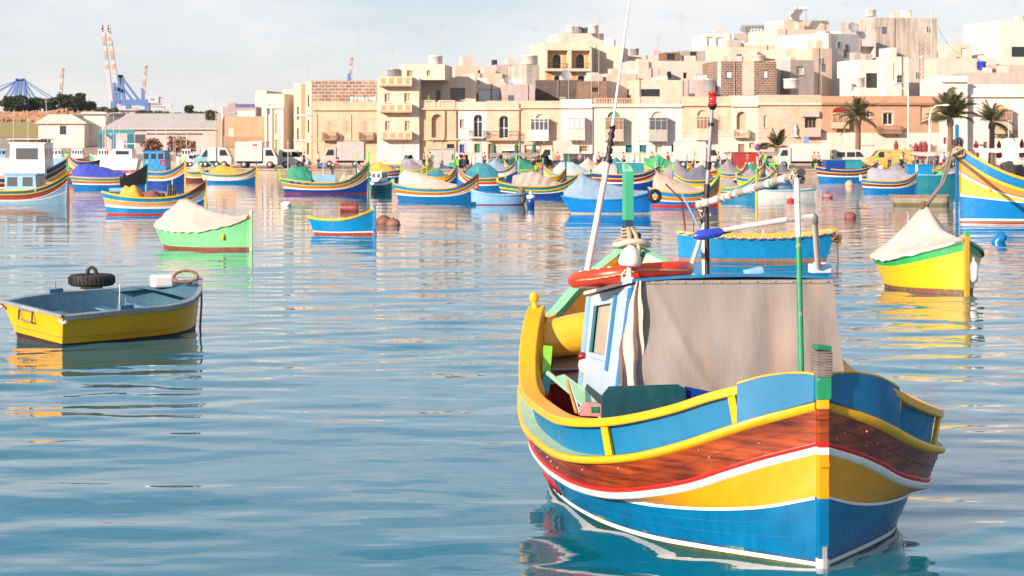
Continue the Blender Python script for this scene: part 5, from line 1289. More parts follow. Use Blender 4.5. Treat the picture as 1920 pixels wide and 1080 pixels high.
for a_ in (('luzzu with a mustard cover tucked behind the right side of the green tarpaulin luzzu', 668, 752, 340, 'L', 3, 1.2, 1.0, 1.9, (NAVY, DRED, BLUE), (GOLDC, -.6, .5, [(-.6, .3), (0, .9), (.5, .2)]), LIME),
    ('turquoise luzzu with charcoal cover behind the mustard covered one', 742, 812, 337, 'R', 0, 1.2, 1.0, 2.0, (TURQ, ORG, GRN), (GREYC, -.7, .5, [(-.7, .3), (-.2, 1.1), (.5, .2)]), GRN),
    ('luzzu with white and navy bands in front of the teal hatchback', 896, 968, 338, 'R', -4, 1.2, 1.0, 1.9, (NAVY, WHT, BLUE), (BLUEC, -.7, .5, [(-.7, .4), (-.1, 1.2), (.5, .2)]), LIME),
    ('green topped luzzu below the middle closed green umbrella', 944, 1012, 337, 'L', 4, 1.2, 1.0, 2.1, (GRND, YEL, GRN), (GREENC, -.7, .5, [(-.7, .4), (.1, 1.2), (.5, .4)]), YEL),
    ('luzzu with a bright orange band and no cover below the rightmost green umbrella', 982, 1040, 334, 'R', 8, 1.2, 1.0, 2.1, (BLUE, ORG, YEL), None, LIME),
    ('turquoise luzzu with a beige tent below the dark fish stall', 1066, 1132, 338, 'L', -3, 1.2, 1.0, 2.0, (TURQ, RED, WHT), (BEIGE, -.7, .5, [(-.7, .4), (-.1, 1.3), (.5, .3)]), GRN),
    ('navy luzzu with teal cover seen between antenna mast and prow post', 1128, 1190, 336, 'R', 5, 1.3, 1.1, 2.1, (NAVY, ORG, TEAL), (TEALC, -.7, .5, [(-.7, .4), (-.1, 1.2), (.5, .3)]), LIME),
    ('luzzu with pale tarpaulin below the white box truck', 1288, 1350, 340, 'L', 6, 1.2, 1.0, 2.0, (BLUE, YEL, RED), (BEIGE, -.7, .5, [(-.7, .4), (.1, 1.2), (.5, .3)]), GRN),
    ('small luzzu with green cover between the red container and the mast', 1382, 1436, 338, 'R', 0, 1.2, 1.0, 2.1, (GRND, YEL, BLUE), (GREENC, -.6, .5, [(-.6, .3), (0, .8), (.5, .2)]), LIME),
    ('luzzu with slate cover and orange band left of the white skiff', 1432, 1490, 344, 'L', -6, 1.2, 1.0, 1.9, (BLUE, ORG, NAVY), (MATS['canvas_slate'], -.6, .5, [(-.6, .3), (-.2, 1.0), (.5, .2)]), LIME),
    ('luzzu with yellow bow triangle left of the bright blue wheelhouse boat', 1655, 1712, 340, 'R', -5, 1.2, 1.0, 2.0, (NAVY, MAR, YEL), (GREYC, -.6, .5, [(-.6, .3), (-.2, .9), (.5, .2)]), LIME),
    ('green and yellow luzzu with lime prow in front of the right canopy', 1716, 1778, 338, 'R', 4, 1.3, 1.1, 2.2, (GRND, YEL, LIME), None, LIME),
    ('maroon luzzu with beige cover left of the golden tarpaulin luzzu', 338, 392, 332, 'L', 0, 1.2, 1.0, 1.9, (MAR, YEL, BLUE), (BEIGE, -.6, .5, [(-.6, .3), (-.2, .9), (.5, .2)]), LIME),
    ('blue luzzu with red band behind the left part of the royal blue tarpaulin', 88, 150, 338, 'L', 3, 1.3, 1.1, 2.2, (BLUE, RED, YEL), None, LIME)):
    q_ = small(*a_, D=190 if a_[1] < 600 else None); q_.mast(.1, rnd.uniform(1.5, 3.2), .025, (POLW, GALV)[a_[1] % 2]); q_.heap('gear_heap', (GREYC, BLUEC, GOLDC, ROPE)[a_[1] % 4], .55, 0, (.5, .4), .5, a_[1])
# marina boats far left
ML = [('small white cabin boat with blue hull band at the far left edge', -40, 20, 300, WHT, LBLUE), ('white cabin cruiser with raised bow left of the warehouse door', 20, 70, 296, WHT, WHT), ('blue and white trawler with high bridge below the warehouse door', 72, 122, 300, LBLUE, WHT),
      ('red topped small trawler right of the warehouse door', 112, 152, 298, mat('hull_rose', (.5, .22, .2), .4, 'paint'), WHT), ('green decked boat under the white warehouse block', 160, 205, 300, GRN, WHT), ('teal gantry boat under the curved street lamp', 195, 250, 300, TURQ, LBLUE), ('navy canopied motorboat right of the cruiser', 262, 300, 312, WHT, NAVY), ('white motorboat with raised bow left of the parked trucks', 318, 362, 304, WHT, WHT), ('grey hulled sloop behind the white wheelhouse', 100, 140, 308, GREY, WHT)]
for i, (lab, a_, b_, yw, hc, cc) in enumerate(ML):
    q = Boat('motor_boat', lab, a_, b_, yw, 'R' if i % 2 else 'L', rnd.uniform(-10, 10), 1.7, 1.5, 2.1, group='small motorboats', ratio=.33, ts=.7, pb=1.8, D=DW(yw) if yw > 310 else 285)
    q.root.location.y += rnd.uniform(0, 8); q.hull([('hull', (0, 0), (.97, .97), hc)], DRED, WHT, None)
    k = MB(); k.grid([[Vector((u * q.L / 2, v * q.half(u), q.zs(u))) for v in (-1, 1)] for u in np.linspace(-1, .95, 8)], WHT); k.build('deck', q.root)
    q.cabin(-.5, .3, .65, 1.3, 1.5, cc, WHT, 3, DGLASS); q.mast(-.1, rnd.uniform(4, 7), .05, POLW); q.mast(.2, rnd.uniform(3, 5), .04, GALV)

# buoys
def buoy(label, px, py, r_, m_, sq=.85, seed=1, jit=.25, name='mooring_buoy'):
    c_ = at(px, py); k = MB(); k.ell(c_ + Vector((0, 0, r_ * .35)), (r_ * 1.15, r_, r_ * sq), m_, 14, jit, seed); k.tube([c_ + Vector((0, 0, r_ * .9)), c_ + Vector((.02, 0, r_ * 1.35))], r_ * .15, DGREY, 6)
    tag(k.build(name, None, origin=c_), label, 'buoy', 'mooring buoys')
RUST = mat('buoy_rust', (.32, .13, .08), .6, 'paint', wear=.5); PNK = mat('buoy_pink', (.58, .26, .22), .6, 'paint', wear=.4)
buoy('rusty brown buoy just right of the small bright blue boat', 719, 421, .34, RUST, .9, 1)
buoy('second rusty buoy, the outer one right of the small bright blue boat', 737, 423, .30, mat('buoy_rust2', (.34, .17, .12), .6, 'paint', wear=.5), .8, 2)
buoy('pink and maroon buoy alone in open water between the booms and the yellow boat', 1594, 410, .27, mat('buoy_maroon', (.36, .10, .09), .5, 'paint', wear=.5), 1, 3)
buoy('pale orange buoy behind the pink and maroon one', 1551, 371, .34, PNK, .6, 4)
buoy('peach round buoy in front of the blue luzzu with white stern', 1592, 349, .32, mat('buoy_peach', (.72, .40, .27), .5, 'paint'), 1.3, 5)
buoy('small white buoy left of the small bright blue boat', 537, 386, .28, WHT, .7, 6)
buoy('tiny red buoy beside the low white skiff', 1482, 378, .22, RED, .7, 7)
c_ = at(1874, 455); k = MB(); k.lathe([(0, -.3), (.18, -.3), (.22, -.2), (.22, .2), (.17, .3), (0, .3)], c_ + Vector((0, 0, .12)), BLUE, 14, Matrix.Rotation(R(38), 4, 'Y')); tag(k.build('barrel_float', None, origin=c_), 'blue barrel float tilted in the water right of the yellow boat', 'barrel')
c_ = at(655, 397); k = MB(); k.lathe([(0, -.5), (.28, -.5), (.31, -.44), (.29, -.2), (.31, -.15), (.29, .15), (.31, .2), (.29, .44), (.28, .5), (0, .5)], c_ + Vector((0, 0, .2)), mat('drum_red', (.28, .05, .04), .4, 'paint', wear=.4), 16, Matrix.Rotation(R(90), 4, 'Y')); tag(k.build('barrel_float', None, origin=c_), 'dark red drum floating behind the small bright blue boat', 'barrel')

# ============================================================= land, quay, street
QZ = 1.05
STONE_Q = mat('quay_stone', (.46, .36, .28), .8, 'block', bw=1.2, rh=.45, mo=.02)
GR = mat('ground_earth', (.30, .24, .18), .9, 'ground', c2=(.38, .32, .25), s=.05)
ASPH = mat('street_surface', (.20, .17, .155), .9, 'ground', c2=(.26, .22, .20), s=.1)
MEAD = mat('meadow', (.28, .27, .06), .95, 'ground', c2=(.36, .28, .12), s=.03)
edge = [(-420, 312), (-120, 310), (-60, 308), (-52, 300), (-36, 290), (-33, 215), (-25, 204), (420, 204)]     # quay line (x, distance)
k = MB()
for (a, b_), (c, d) in zip(edge, edge[1:]):
    k.add([(a, b_, -1.2), (c, d, -1.2), (c, d, QZ - .16), (a, b_, QZ - .16)], [(0, 1, 2, 3)], STONE_Q)
    k.beam((a, b_ + .2, QZ - .08), (c, d + .2, QZ - .08), .55, .16, STONE_Q, up=(0, 0, 1))
tag(k.build('quay_wall'), kind='structure')
# land sheet: street level, rising gently on the left and behind the town
def land_z(x, y):
    z = QZ
    if y > 308: z += min(8.5, (y - 308) * .083)
    return z
def edge_y(x):
    return float(np.interp(x, [-420, -120, -60, -52, -36, -33, -25, 420], [312, 310, 308, 300, 290, 215, 204, 204]))
k = MB(); xs = np.concatenate((np.linspace(-900, -130, 16), [-120, -90, -62, -60, -56, -52, -45, -38, -36, -34.5, -33, -29, -25], np.linspace(-20, 200, 24), np.linspace(230, 900, 10)))
rows = []
for f in np.concatenate(([0, .02, .06, .12, .2, .35, .5, .7, .85, 1], [1.3, 1.8, 2.6, 4, 8])):
    row = []
    for x in xs:
        e = edge_y(min(max(x, -420), 420)) + .3; y = e + f * (520 - e); row.append((x, y, land_z(x, y) - (0.004 if f == 0 else 0) - max(0, f - 1) * 1.2))
    rows.append(row)
k.grid(rows, GR); tag(k.build('ground'), kind='structure')
k = MB(); k.grid([[(x, y, QZ + .012) for x in (-24, 40, 110, 200)] for y in (209, 220, 229)], ASPH, False); tag(k.build('street'), kind='structure')
k = MB(); k.grid([[(x, y, QZ + .14) for x in (-24, 40, 110, 200)] for y in (229, 234.9)], STONE_Q, False); k.add([(-24, 229, QZ), (200, 229, QZ), (200, 229, QZ + .14), (-24, 229, QZ + .14)], [(0, 1, 2, 3)], STONE_Q); tag(k.build('pavement'), kind='structure')
k = MB(); k.grid([[(x, y, land_z(x, y) + .05 + z_) for x in np.linspace(-185, -78, 12)] for y, z_ in ((352, 0), (375, 1.2), (395, 1.6), (420, .2))], MEAD); tag(k.build('meadow'), kind='structure')
hillm = mat('far_hill', (.16, .15, .07), .95, 'ground', c2=(.30, .26, .13), s=.02)
k = MB(); rows = []
for y, h_ in ((430, 0), (470, 4), (540, 9.5), (640, 9), (760, 0)):
    rows.append([(x, y, QZ + 2 + h_ * (.75 + .3 * noise.noise(Vector((x * .02, y * .01, 2)))) * min(1, max(.15, (-20 - x) / 40))) for x in np.linspace(-330, -20, 40)])
k.grid(rows, hillm); tag(k.build('hill'), kind='structure')

# ============================================================= buildings
def P_(*c): return c
def stone(key, r, g, b, **kw): return mat(key, (r, g, b), .85, 'block', bw=.62, rh=.28, mo=.012, mc=(r * .75, g * .68, b * .62), c2=(r * .92, g * .88, b * .84), dark=(.88, .84, .80), **kw)
def plast(key, r, g, b, **kw): return mat(key, (r, g, b), .85, 'plaster', **kw)
LIME1 = stone('limestone_honey', .62, .46, .33); LIME2 = stone('limestone_peach', .67, .50, .38); LIME3 = stone('limestone_pale', .68, .57, .47)
BRN = stone('limestone_brown', .46, .28, .18); BLK = mat('block_wall', (.33, .25, .20), .9, 'block', bw=.85, rh=.42, mo=.05, mc=(.55, .46, .38), c2=(.22, .16, .13))
PL1 = plast('plaster_white', .75, .69, .63); PL2 = plast('plaster_cream', .69, .58, .46); PL3 = plast('plaster_pinkish', .68, .58, .51); PL4 = plast('plaster_greyish', .46, .41, .39)
PL5 = plast('plaster_palegreen', .62, .64, .55); PL6 = plast('plaster_bluewhite', .62, .63, .66); PLO = plast('plaster_ochre', .66, .36, .14)
CONC = plast('concrete_stained', .58, .52, .46, dark=(.70, .66, .62), streak=(.50, .45, .42)); GREYB = plast('render_grey', .36, .33, .32)
WOODW = mat('joinery_white', (.74, .72, .68), .5, 'paint', wear=.1); WOODB = mat('joinery_brown', (.30, .18, .11), .6, 'paint', wear=.2); WOODG = mat('joinery_greenish', (.30, .28, .17), .6, 'paint', wear=.2); WOODC = mat('joinery_tan', (.58, .40, .26), .6, 'paint', wear=.15); WOODP = mat('joinery_pink', (.58, .40, .33), .6, 'paint', wear=.15)
BDOOR = mat('door_blue', (.01, .12, .45), .5, 'paint'); GDOOR = mat('door_green', (.04, .20, .07), .5, 'paint'); SHUT = mat('shutter_tan', (.50, .35, .22), .6, 'wood', w3=(1, 1, 12)); ROOFM = plast('roof_screed', .50, .42, .36); IRON = mat('iron_dark', (.05, .04, .04), .6, 'flat')
BG_B = 'houses of the harbour town'
class House:
    def __init__(s, label, x0, x1, ytop, D, depth, m, rot=0, z0=None, name='house', cat='house', para=.5, openings=(), yb=None, roof=True, group=BG_B, coping=None):
        r = R(rot); s.c, s.s = math.cos(r), math.sin(r); s.D = D; s.X0 = (x0 - CX) * D / F
        s.w = s.u(x1); s.z0 = QZ if z0 is None else z0
        if yb is not None: s.z0 = H - (yb - Y0) * D / F
        s.z1 = H - (ytop - Y0) * D / F; s.depth = depth; s.m = m
        s.root = empty(name, (s.X0, D, s.z0), r, label, cat, group)
        h = s.z1 - s.z0; s.h = h; zr = h - para; s.zr = zr
        ops = []
        for o in openings:
            kind, a, b_, t, bt = o[:5]; kw = o[5] if len(o) > 5 else {}
            ua, ub = s.u(a), s.u(b_); zt, zb = s.z(t, (ua + ub) / 2), s.z(bt, (ua + ub) / 2)
            ops.append((kind, max(.05, ua), min(s.w - .05, ub), max(0.02, zb), min(zr - .02, zt), kw))
        k = MB(); s.front(k, ops)
        w = s.w
        k.add([(0, 0, 0), (0, depth, 0), (0, depth, zr), (0, 0, zr)], [(0, 1, 2, 3)], m)
        k.add([(w, 0, 0), (w, depth, 0), (w, depth, zr), (w, 0, zr)], [(0, 1, 2, 3)], m)
        k.add([(0, depth, 0), (w, depth, 0), (w, depth, zr), (0, depth, zr)], [(0, 1, 2, 3)], m)
        k.build('wall', s.root, recalc=False)
        k = MB(); k.add([(0, 0, zr), (w, 0, zr), (w, depth, zr), (0, depth, zr)], [(0, 1, 2, 3)], ROOFM); k.build('roof', s.root)
        if para > 0:
            t = .22; k = MB()
            k.bx(0, w, 0, t, zr, h, m); k.bx(0, w, depth - t, depth, zr, h, m); k.bx(0, t, t, depth - t, zr, h, m); k.bx(w - t, w, t, depth - t, zr, h, m); k.build('parapet', s.root)
        if coping:
            k = MB(); k.bx(-.03, w + .03, -.10, t + .03, h, h + .08, coping); k.build('coping', s.root)
        for o in ops: s.fit(*o)
    def u(s, px): q = px - CX; return (q * s.D - F * s.X0) / (F * s.c - q * s.s)
    def z(s, py, u=0): return H - (py - Y0) * (s.D + u * s.s) / F - s.z0
    def front(s, k, ops):
        us = sorted(set([0, s.w] + [v for o in ops for v in (o[1], o[2])])); zs = sorted(set([0, s.zr] + [v for o in ops for v in (o[3], o[4])]))
        for i in range(len(us) - 1):
            for j in range(len(zs) - 1):
                cu, cz = (us[i] + us[i + 1]) / 2, (zs[j] + zs[j + 1]) / 2
                if any(o[1] < cu < o[2] and o[3] < cz < o[4] for o in ops): continue
                k.add([(us[i], 0, zs[j]), (us[i + 1], 0, zs[j]), (us[i + 1], 0, zs[j + 1]), (us[i], 0, zs[j + 1])], [(0, 1, 2, 3)], s.m)
        for kind, a, b_, c, d, kw in ops:
            dp = kw.get('deep', .25)
            for q in ([(a, 0, c), (a, dp, c), (a, dp, d), (a, 0, d)], [(b_, 0, c), (b_, 0, d), (b_, dp, d), (b_, dp, c)], [(a, 0, d), (a, dp, d), (b_, dp, d), (b_, 0, d)], [(a, 0, c), (b_, 0, c), (b_, dp, c), (a, dp, c)]):
                k.add(q, [(0, 1, 2, 3)], s.m)
            if kw.get('arch'):
                r_ = (b_ - a) / 2; cx_ = (a + b_) / 2; zc = d - r_ * kw.get('arch'); n = 8
                for sg in (-1, 1):
                    cor = (cx_ + sg * r_, 0, d); arc = [(cx_ + sg * r_ * math.cos(t), 0, zc + r_ * kw['arch'] * math.sin(t)) for t in np.linspace(0, math.pi / 2, n)]
                    k.add([cor] + arc, [(0, i + 1, i + 2) for i in range(n - 1)], s.m)
                    k.add(arc + [(x_, dp, z_) for x_, y_, z_ in arc], [(i, i + 1, n + i + 1, n + i) for i in range(n - 1)], s.m)
    def fit(s, kind, a, b_, c, d, kw):
        dp = kw.get('deep', .25); fm = kw.get('m', WOODW); gl = kw.get('g', PGLASS); y = dp - .05
        if kind == 'dark': k = MB(); k.bx(a, b_, dp, dp + .02, c, d, gl if 'g' in kw else DGLASS); k.build('window', s.root); return
        if kind in ('door', 'blank'):
            k = MB(); k.bx(a, b_, y, y + .04, c, d, fm); o = k.build('door' if kind == 'door' else 'shutter', s.root); return
        if kind == 'shut':
            k = MB(); mid = (a + b_) / 2
            k.bx(a, mid - .02, .03, .08, c, d, fm); k.bx(mid + .02, b_, .03, .08, c, d, fm)
            for i in range(8):
                zz = c + (d - c) * (i + .5) / 8; k.bx(a + .06, mid - .07, .01, .03, zz - .03, zz + .03, fm); k.bx(mid + .07, b_ - .06, .01, .03, zz - .03, zz + .03, fm)
            k.build('shutter', s.root); return
        if kind == 'garage':
            k = MB(); k.bx(a, b_, dp - .02, dp + .02, c, d, fm); k.build('garage_door', s.root); k = MB(); hh = d - (d - c) * .28; k.bx(a + .1, b_ - .1, dp - .06, dp - .03, hh, d - .1, gl); k.build('fanlight', s.root); return
        if kind == 'win' and not kw.get('arch'):
            k = MB(); k.bx(a - .08, b_ + .08, -.10, .02, c - .09, c - .003, s.m); k.build('sill', s.root)
        # framed window: n columns of panes, optional transom
        n = kw.get('n', 2); tr = kw.get('t', 0); f_ = kw.get('f', .09)
        k = MB(); k.bx(a, b_, y, y + .05, c, c + f_, fm); k.bx(a, b_, y, y + .05, d - f_, d, fm)
        cw = (b_ - a) / n
        for i in range(n + 1): xx = min(max(a + cw * i, a + f_ / 2), b_ - f_ / 2); k.bx(xx - f_ / 2, xx + f_ / 2, y - .004, y + .054, c + f_, d - f_, fm)
        if tr: zz = d - (d - c) * tr; k.bx(a, b_, y - .01, y + .06, zz - f_ / 2, zz + f_ / 2, fm)
        if kw.get('panel'): k.bx(a, b_, y - .002, y + .052, c, c + (d - c) * kw['panel'], fm)
        fr = k.build('window', s.root)
        for i in range(n):
            k = MB(); k.bx(a + cw * i + f_ * .5, a + cw * (i + 1) - f_ * .5, y + .02, y + .03, c + f_, d - f_, gl); k.build('pane', fr)
    def R_(s, x0, x1, t, b_):
        ua, ub = s.u(x0), s.u(x1); return ua, ub, s.z(b_, (ua + ub) / 2), s.z(t, (ua + ub) / 2)
    def strip(s, name, x0, x1, t, b_, m, out=.1, y0=0.003):
        a, b2, c, d = s.R_(x0, x1, t, b_); k = MB(); k.bx(max(a, -.05), min(b2, s.w + .05), -out, -y0 + .001, c, d, m); return k.build(name, s.root)
    def cornice(s, y, m=None, out=.22, h=2.2): 
        return s.strip('cornice', -1e4 if False else s_px(s, 0), s_px(s, s.w), y - h, y + h, m or s.m, out)
    def surround(s, x0, x1, t, b_, m, w=3, out=.05):
        k = MB()
        for q in ((x0 - w, x0 - .6, t - w, b_), (x1 + .6, x1 + w, t - w, b_), (x0 - .6, x1 + .6, t - w, t - .6)):
            a, b2, c, d = s.R_(*q); k.bx(a, b2, -out, -.003, c, d, m)
        return k.build('surround', s.root)
    def balcony(s, x0, x1, t, b_, m, out=.9, kind='solid', slab=None):
        a, b2, c, d = s.R_(x0, x1, t, b_); k = MB(); k.bx(a, b2, -out, -.003, c - .02, c + .16, slab or m); k.build('balcony_slab', s.root)
        k = MB()
        if kind == 'solid':
            k.bx(a, b2, -out, -out + .1, c + .16, d, m); k.bx(a, a + .1, -out + .1, -.003, c + .16, d, m); k.bx(b2 - .1, b2, -out + .1, -.003, c + .16, d, m)
            n = max(3, int((b2 - a) / .8))
            for i in range(n): xx = a + (b2 - a) * (i + .5) / n; k.bx(xx - .28, xx + .28, -out - .02, -out + .001, c + .25, d - .15, slab or m)
        else:
            mm = IRON if kind == 'iron' else m; n = int((b2 - a) / (.14 if kind == 'iron' else .22)); bw = .018 if kind == 'iron' else .06
            k.bx(a, b2, -out, -out + .05, d - .06, d, mm)
            for xx in (a, b2 - .05): k.bx(xx, xx + .05, -out, -.003, d - .06, d, mm)
            for i in range(n + 1): xx = a + (b2 - a - .03) * i / n; k.bx(xx, xx + bw, -out + .01, -out + .01 + bw, c + .16, d - .06, mm)
            for i in range(6):
                for xx in (a, b2 - bw): yy = -out + out * (i + .5) / 6; k.bx(xx, xx + bw, yy, yy + bw, c + .16, d - .06, mm)
        k.build('balcony_railing', s.root)
        for xx in (a + (b2 - a) * .18, a + (b2 - a) * .78):
            k = MB(); k.prism([(0, 0), (-out * .75, 0), (0, -.38)], xx, xx + .16, slab or m, Matrix(((0, 1, 0, 0), (1, 0, 0, 0), (0, 0, 1, 0), (0, 0, 0, 1)))); k.v = [(v[0], v[1], v[2] + c - .02) for v in k.v]; k.build('corbel', s.root)
    def boxbalcony(s, x0, x1, t, b_, m, out=1.0, n=4, split=.5, gl=PGLASS, corb=3):
        a, b2, c, d = s.R_(x0, x1, t, b_); w_ = b2 - a; zs_ = c + (d - c) * split
        k = MB(); k.bx(a, b2, -out, -.003, c, zs_, m); k.bx(a - .06, b2 + .06, -out - .06, -.003, d - .10, d, m); k.bx(a - .04, b2 + .04, -out - .04, -.003, c - .06, c, m)
        for i in range(n + 1): xx = a + (w_ - .09) * i / n; k.bx(xx, xx + .09, -out, -out + .07, zs_, d - .10, m)
        for yy in (-out * .55, -.10):
            for xx in (a, b2 - .09): k.bx(xx, xx + .09, yy, yy + .07, zs_, d - .1, m)
        k.bx(a + .05, b2 - .05, -out + .02, -.01, d - .42, d - .36, m)
        for i in range(max(2, n // 2)): xx = a + w_ * (i + .5) / max(2, n // 2); k.bx(xx - w_ * .17, xx + w_ * .17, -out - .018, -out + .001, c + .15, zs_ - .12, m)
        o = k.build('enclosed_balcony', s.root)
        for i in range(n):
            k = MB(); p0 = a + (w_ - .09) * i / n + .09; p1 = a + (w_ - .09) * (i + 1) / n; k.bx(p0 + .04, p1 - .04, -out + .03, -out + .04, zs_ + .05, d - .14, gl); k.build('pane', o)
        for xx in (a + .03, b2 - .04):
            k = MB(); k.bx(xx, xx + .01, -out + .1, -.1, zs_ + .05, d - .14, gl); k.build('pane', o)
        for i in range(corb):
            xx = a + w_ * (i + .5) / corb; k = MB(); k.bx(xx - .09, xx + .09, -out * .8, -.003, c - .22, c - .06, m); k.bx(xx - .09, xx + .09, -out * .45, -.004, c - .40, c - .22, m); k.build('corbel', o)
    def balustrade(s, x0, x1, t, b_, m):
        a, b2, c, d = s.R_(x0, x1, t, b_); k = MB(); y0, y1 = -.06, .18
        k.bx(a, b2, y0, y1, d - .12, d, m); k.bx(a, b2, y0, y1, c, c + .12, m)
        n = int((b2 - a) / .27)
        for i in range(n):
            xx = a + (b2 - a) * (i + .5) / n; k.lathe([(.04, 0), (.085, .12), (.10, .25), (.045, .48), (.05, .6)], (xx, .06, c + .12), m, 6)
            k.v[-30:] = [(v[0], v[1], c + .12 + (v[2] - c - .12) * (d - c - .24) / .6) for v in k.v[-30:]]
        for xx in (a, b2 - .25): k.bx(xx, xx + .25, y0 - .02, y1 + .02, c + .121, d - .121, m)
        o = k.build('balustrade', s.root)
    def pipe(s, px, t, b_, m=None, r_=.07):
        a, _, c, d = s.R_(px, px + 1, t, b_); k = MB(); k.tube([(a, -.10, c), (a, -.10, d)], r_, m or BROWNW, 6); k.build('drainpipe', s.root)
def s_px(s, u): return CX + (s.X0 + u * s.c) * F / (s.D + u * s.s)
DF = 235
W2 = lambda a, b, t, bt, **k: ('win', a, b, t, bt, k)
ARM = dict(arch=1.0)

# ---- front row, from left to right
# low beige building at the left end
hA = House('low beige workshop with a long blank wall, leftmost building of the quay', 407, 498, 218, 262, 14, plast('plaster_tan', .52, .35, .23), rot=4, openings=[('blank', 427, 438, 240, 256, dict(m=PL3, deep=.1))])
hA.strip('plinth', 418, 497, 256, 276, plast('plaster_tan_dark', .40, .26, .17), .12); hA.pipe(417, 200, 284, POLW, .12)
hA2 = House('grey rooftop store with a faded blue sign above the beige workshop', 419, 480, 200, 268, 6, GREYB, rot=0, yb=222, openings=[('blank', 444, 478, 207, 218, dict(m=PL1, deep=.1))], para=.2, name='rooftop_store', cat='store', group=None)
hA2.strip('sign_board', 442, 478, 195, 201, mat('sign_blue', (.12, .13, .30), .6, 'paint', wear=.4), .08); k = MB(); k.bx(.6, 1.6, .5, 1.5, hA2.h, hA2.h + .55, GREYB); k.build('vent_box', hA2.root)
hP = House('pale pink stepped house with blank upper wall behind the workshop', 479, 500, 170, 300, 16, PL3, rot=-4)
hP2 = House('tall cream house front with pilasters right of the beige workshop', 496, 533, 176, 258, 16, PL2, rot=-8, openings=[('blank', 503, 509, 196, 215, dict(m=LIME2)), ('blank', 516, 522, 214, 250, dict(m=PL3)), ('blank', 516, 523, 262, 286, dict(m=LIME2))])
for x_ in (497, 507, 528): hP2.strip('pilaster', x_, x_ + 4, 200, 286, PL1, .25)
hP2.strip('cornice', 495, 533, 199, 203, PL1, .4)
House('cream house with grey side wall, second step of the left cluster', 530, 556, 168, 275, 16, PL2, rot=-6, openings=[W2(538, 545, 200, 220, m=WOODB)])
hs_ = House('narrow honey stone house with dark brick side strip', 551, 575, 156, 250, 15, PL2, rot=0, openings=[('dark', 557, 560, 200, 225, {}), ('dark', 557, 560, 240, 262, {})]); hs_.strip('brick_strip', 564.5, 572, 157, 262, BRN, .02); hs_.strip('brick_strip', 566, 573, 262, 286, LIME1, .03)
for y_ in (215, 262): hs_.strip('string_course', 551, 575, y_, y_ + 3, PL1, .2)
hs2 = House('slim cream corner house with tall narrow windows beside the block wall', 573, 590, 152, 242, 15, PL2, openings=[('dark', 577, 579.5, 178, 200, {}), ('dark', 577, 579.5, 225, 248, {}), ('door', 575.5, 579.5, 268, 290, dict(m=WOODB))]); hs2.strip('string_course', 573, 590, 213, 216, PL1, .2)
# grey block wall house behind, honey stone house
House('windowless grey concrete block house rising behind the honey stone front', 584, 708, 151, 241, 9, BLK, para=.3)
hB = House('honey limestone house with faint lattice balconies left of the cream tower', 586, 708, 191, DF, 9, LIME1, openings=[('shut', 611, 624, 227, 247, dict(m=WOODC)), ('shut', 645, 655, 227, 247, dict(m=WOODC)), ('shut', 679, 690, 227, 247, dict(m=WOODC)), ('shut', 609, 621, 272, 292, dict(m=WOODC)), ('shut', 678, 689, 272, 292, dict(m=WOODC)), ('dark', 642, 658, 267, 296, dict(arch=1.0, m=WOODC))])
hB.strip('cornice', 586, 708, 204, 207, LIME1, .3); hB.strip('string_course', 586, 708, 262, 264, LIME1, .1)
for x_ in (605, 674): hB.balcony(x_, x_ + 27, 248, 263, WOODB, .9, 'lattice')
for x_ in (594, 658): hB.pipe(x_, 214, 285, LIME2, .04)
# cream tower house
hC = House('three storey cream house with pairs of olive shutters and three balconies', 707, 786, 146, DF - .6, 12, PL2, openings=[W2(721, 732, 175, 192, m=PL2, g=WOODG, f=.12), W2(758, 769, 175, 192, m=PL2, g=WOODG, f=.12), W2(722, 732, 227, 245, m=PL2, g=WOODG, f=.12), W2(759, 769, 227, 245, m=PL2, g=WOODG, f=.12),
        ('door', 723, 733, 272, 296, dict(m=WOODP)), ('win', 755, 774, 270, 292, dict(arch=1.0, n=4, t=.35))], para=.9)
hC.balcony(712, 773, 144, 162, PL2, 1.1, 'solid', mat('balcony_edge', (.55, .33, .17), .8, 'plaster')); hC.balcony(713, 773, 195, 211, PL2, 1.1, 'solid', MATS['balcony_edge']); hC.balcony(716, 773, 247, 262, PL2, 1.1, 'solid', MATS['balcony_edge'])
hC.strip('ground_floor_render', 708, 786, 262, 300, PL1, .02)
hC.surround(755, 774, 270, 292, PL1, 2.5, .08)
hC2 = House('cream rooftop room with two small windows on the cream tower house', 749, 834, 121, DF + 3, 8, PL2, rot=-5, yb=150, openings=[W2(763, 773, 132, 144, m=WOODC, g=WOODB), W2(800, 807, 132, 142, m=WOODC, g=WOODB)], para=.25, name='rooftop_room', cat='rooftop room', group='rooftop rooms of the town')
# wall behind the terrace, shaded by the tower
hD0 = House('pale terrace house with wide brown framed window set back above the arched door', 785, 892, 145, DF + 7, 9, PL2, openings=[W2(817, 826, 169, 188, m=WOODB), ('win', 844, 872, 165, 188, dict(m=WOODB, n=2, t=.25))], para=.4)
hD0.balustrade(853, 880, 143, 152, PL2)
hD = House('honey stone house with balustraded roof and tall arched doorway', 786, 859, 191, DF, 8, LIME1, openings=[('win', 809, 830, 214, 260, dict(arch=1.0, m=WOODP, g=WOODC, n=3, t=.5, deep=.6)), ('dark', 838, 852, 270, 278, {}), ('garage', 836, 854, 277, 298, dict(m=WOODC))], para=.5)
hD.strip('cornice', 786, 859, 203, 206, LIME1, .3); hD.balustrade(788, 816, 188, 202, LIME3); hD.balustrade(822, 853, 188, 202, LIME3); hD.strip('string_course', 786, 859, 260, 263, LIME2, .25); hD.balcony(806, 833, 258, 262, LIME2, .5, 'solid')
hD.pipe(835, 208, 262); hD.pipe(856, 208, 300)
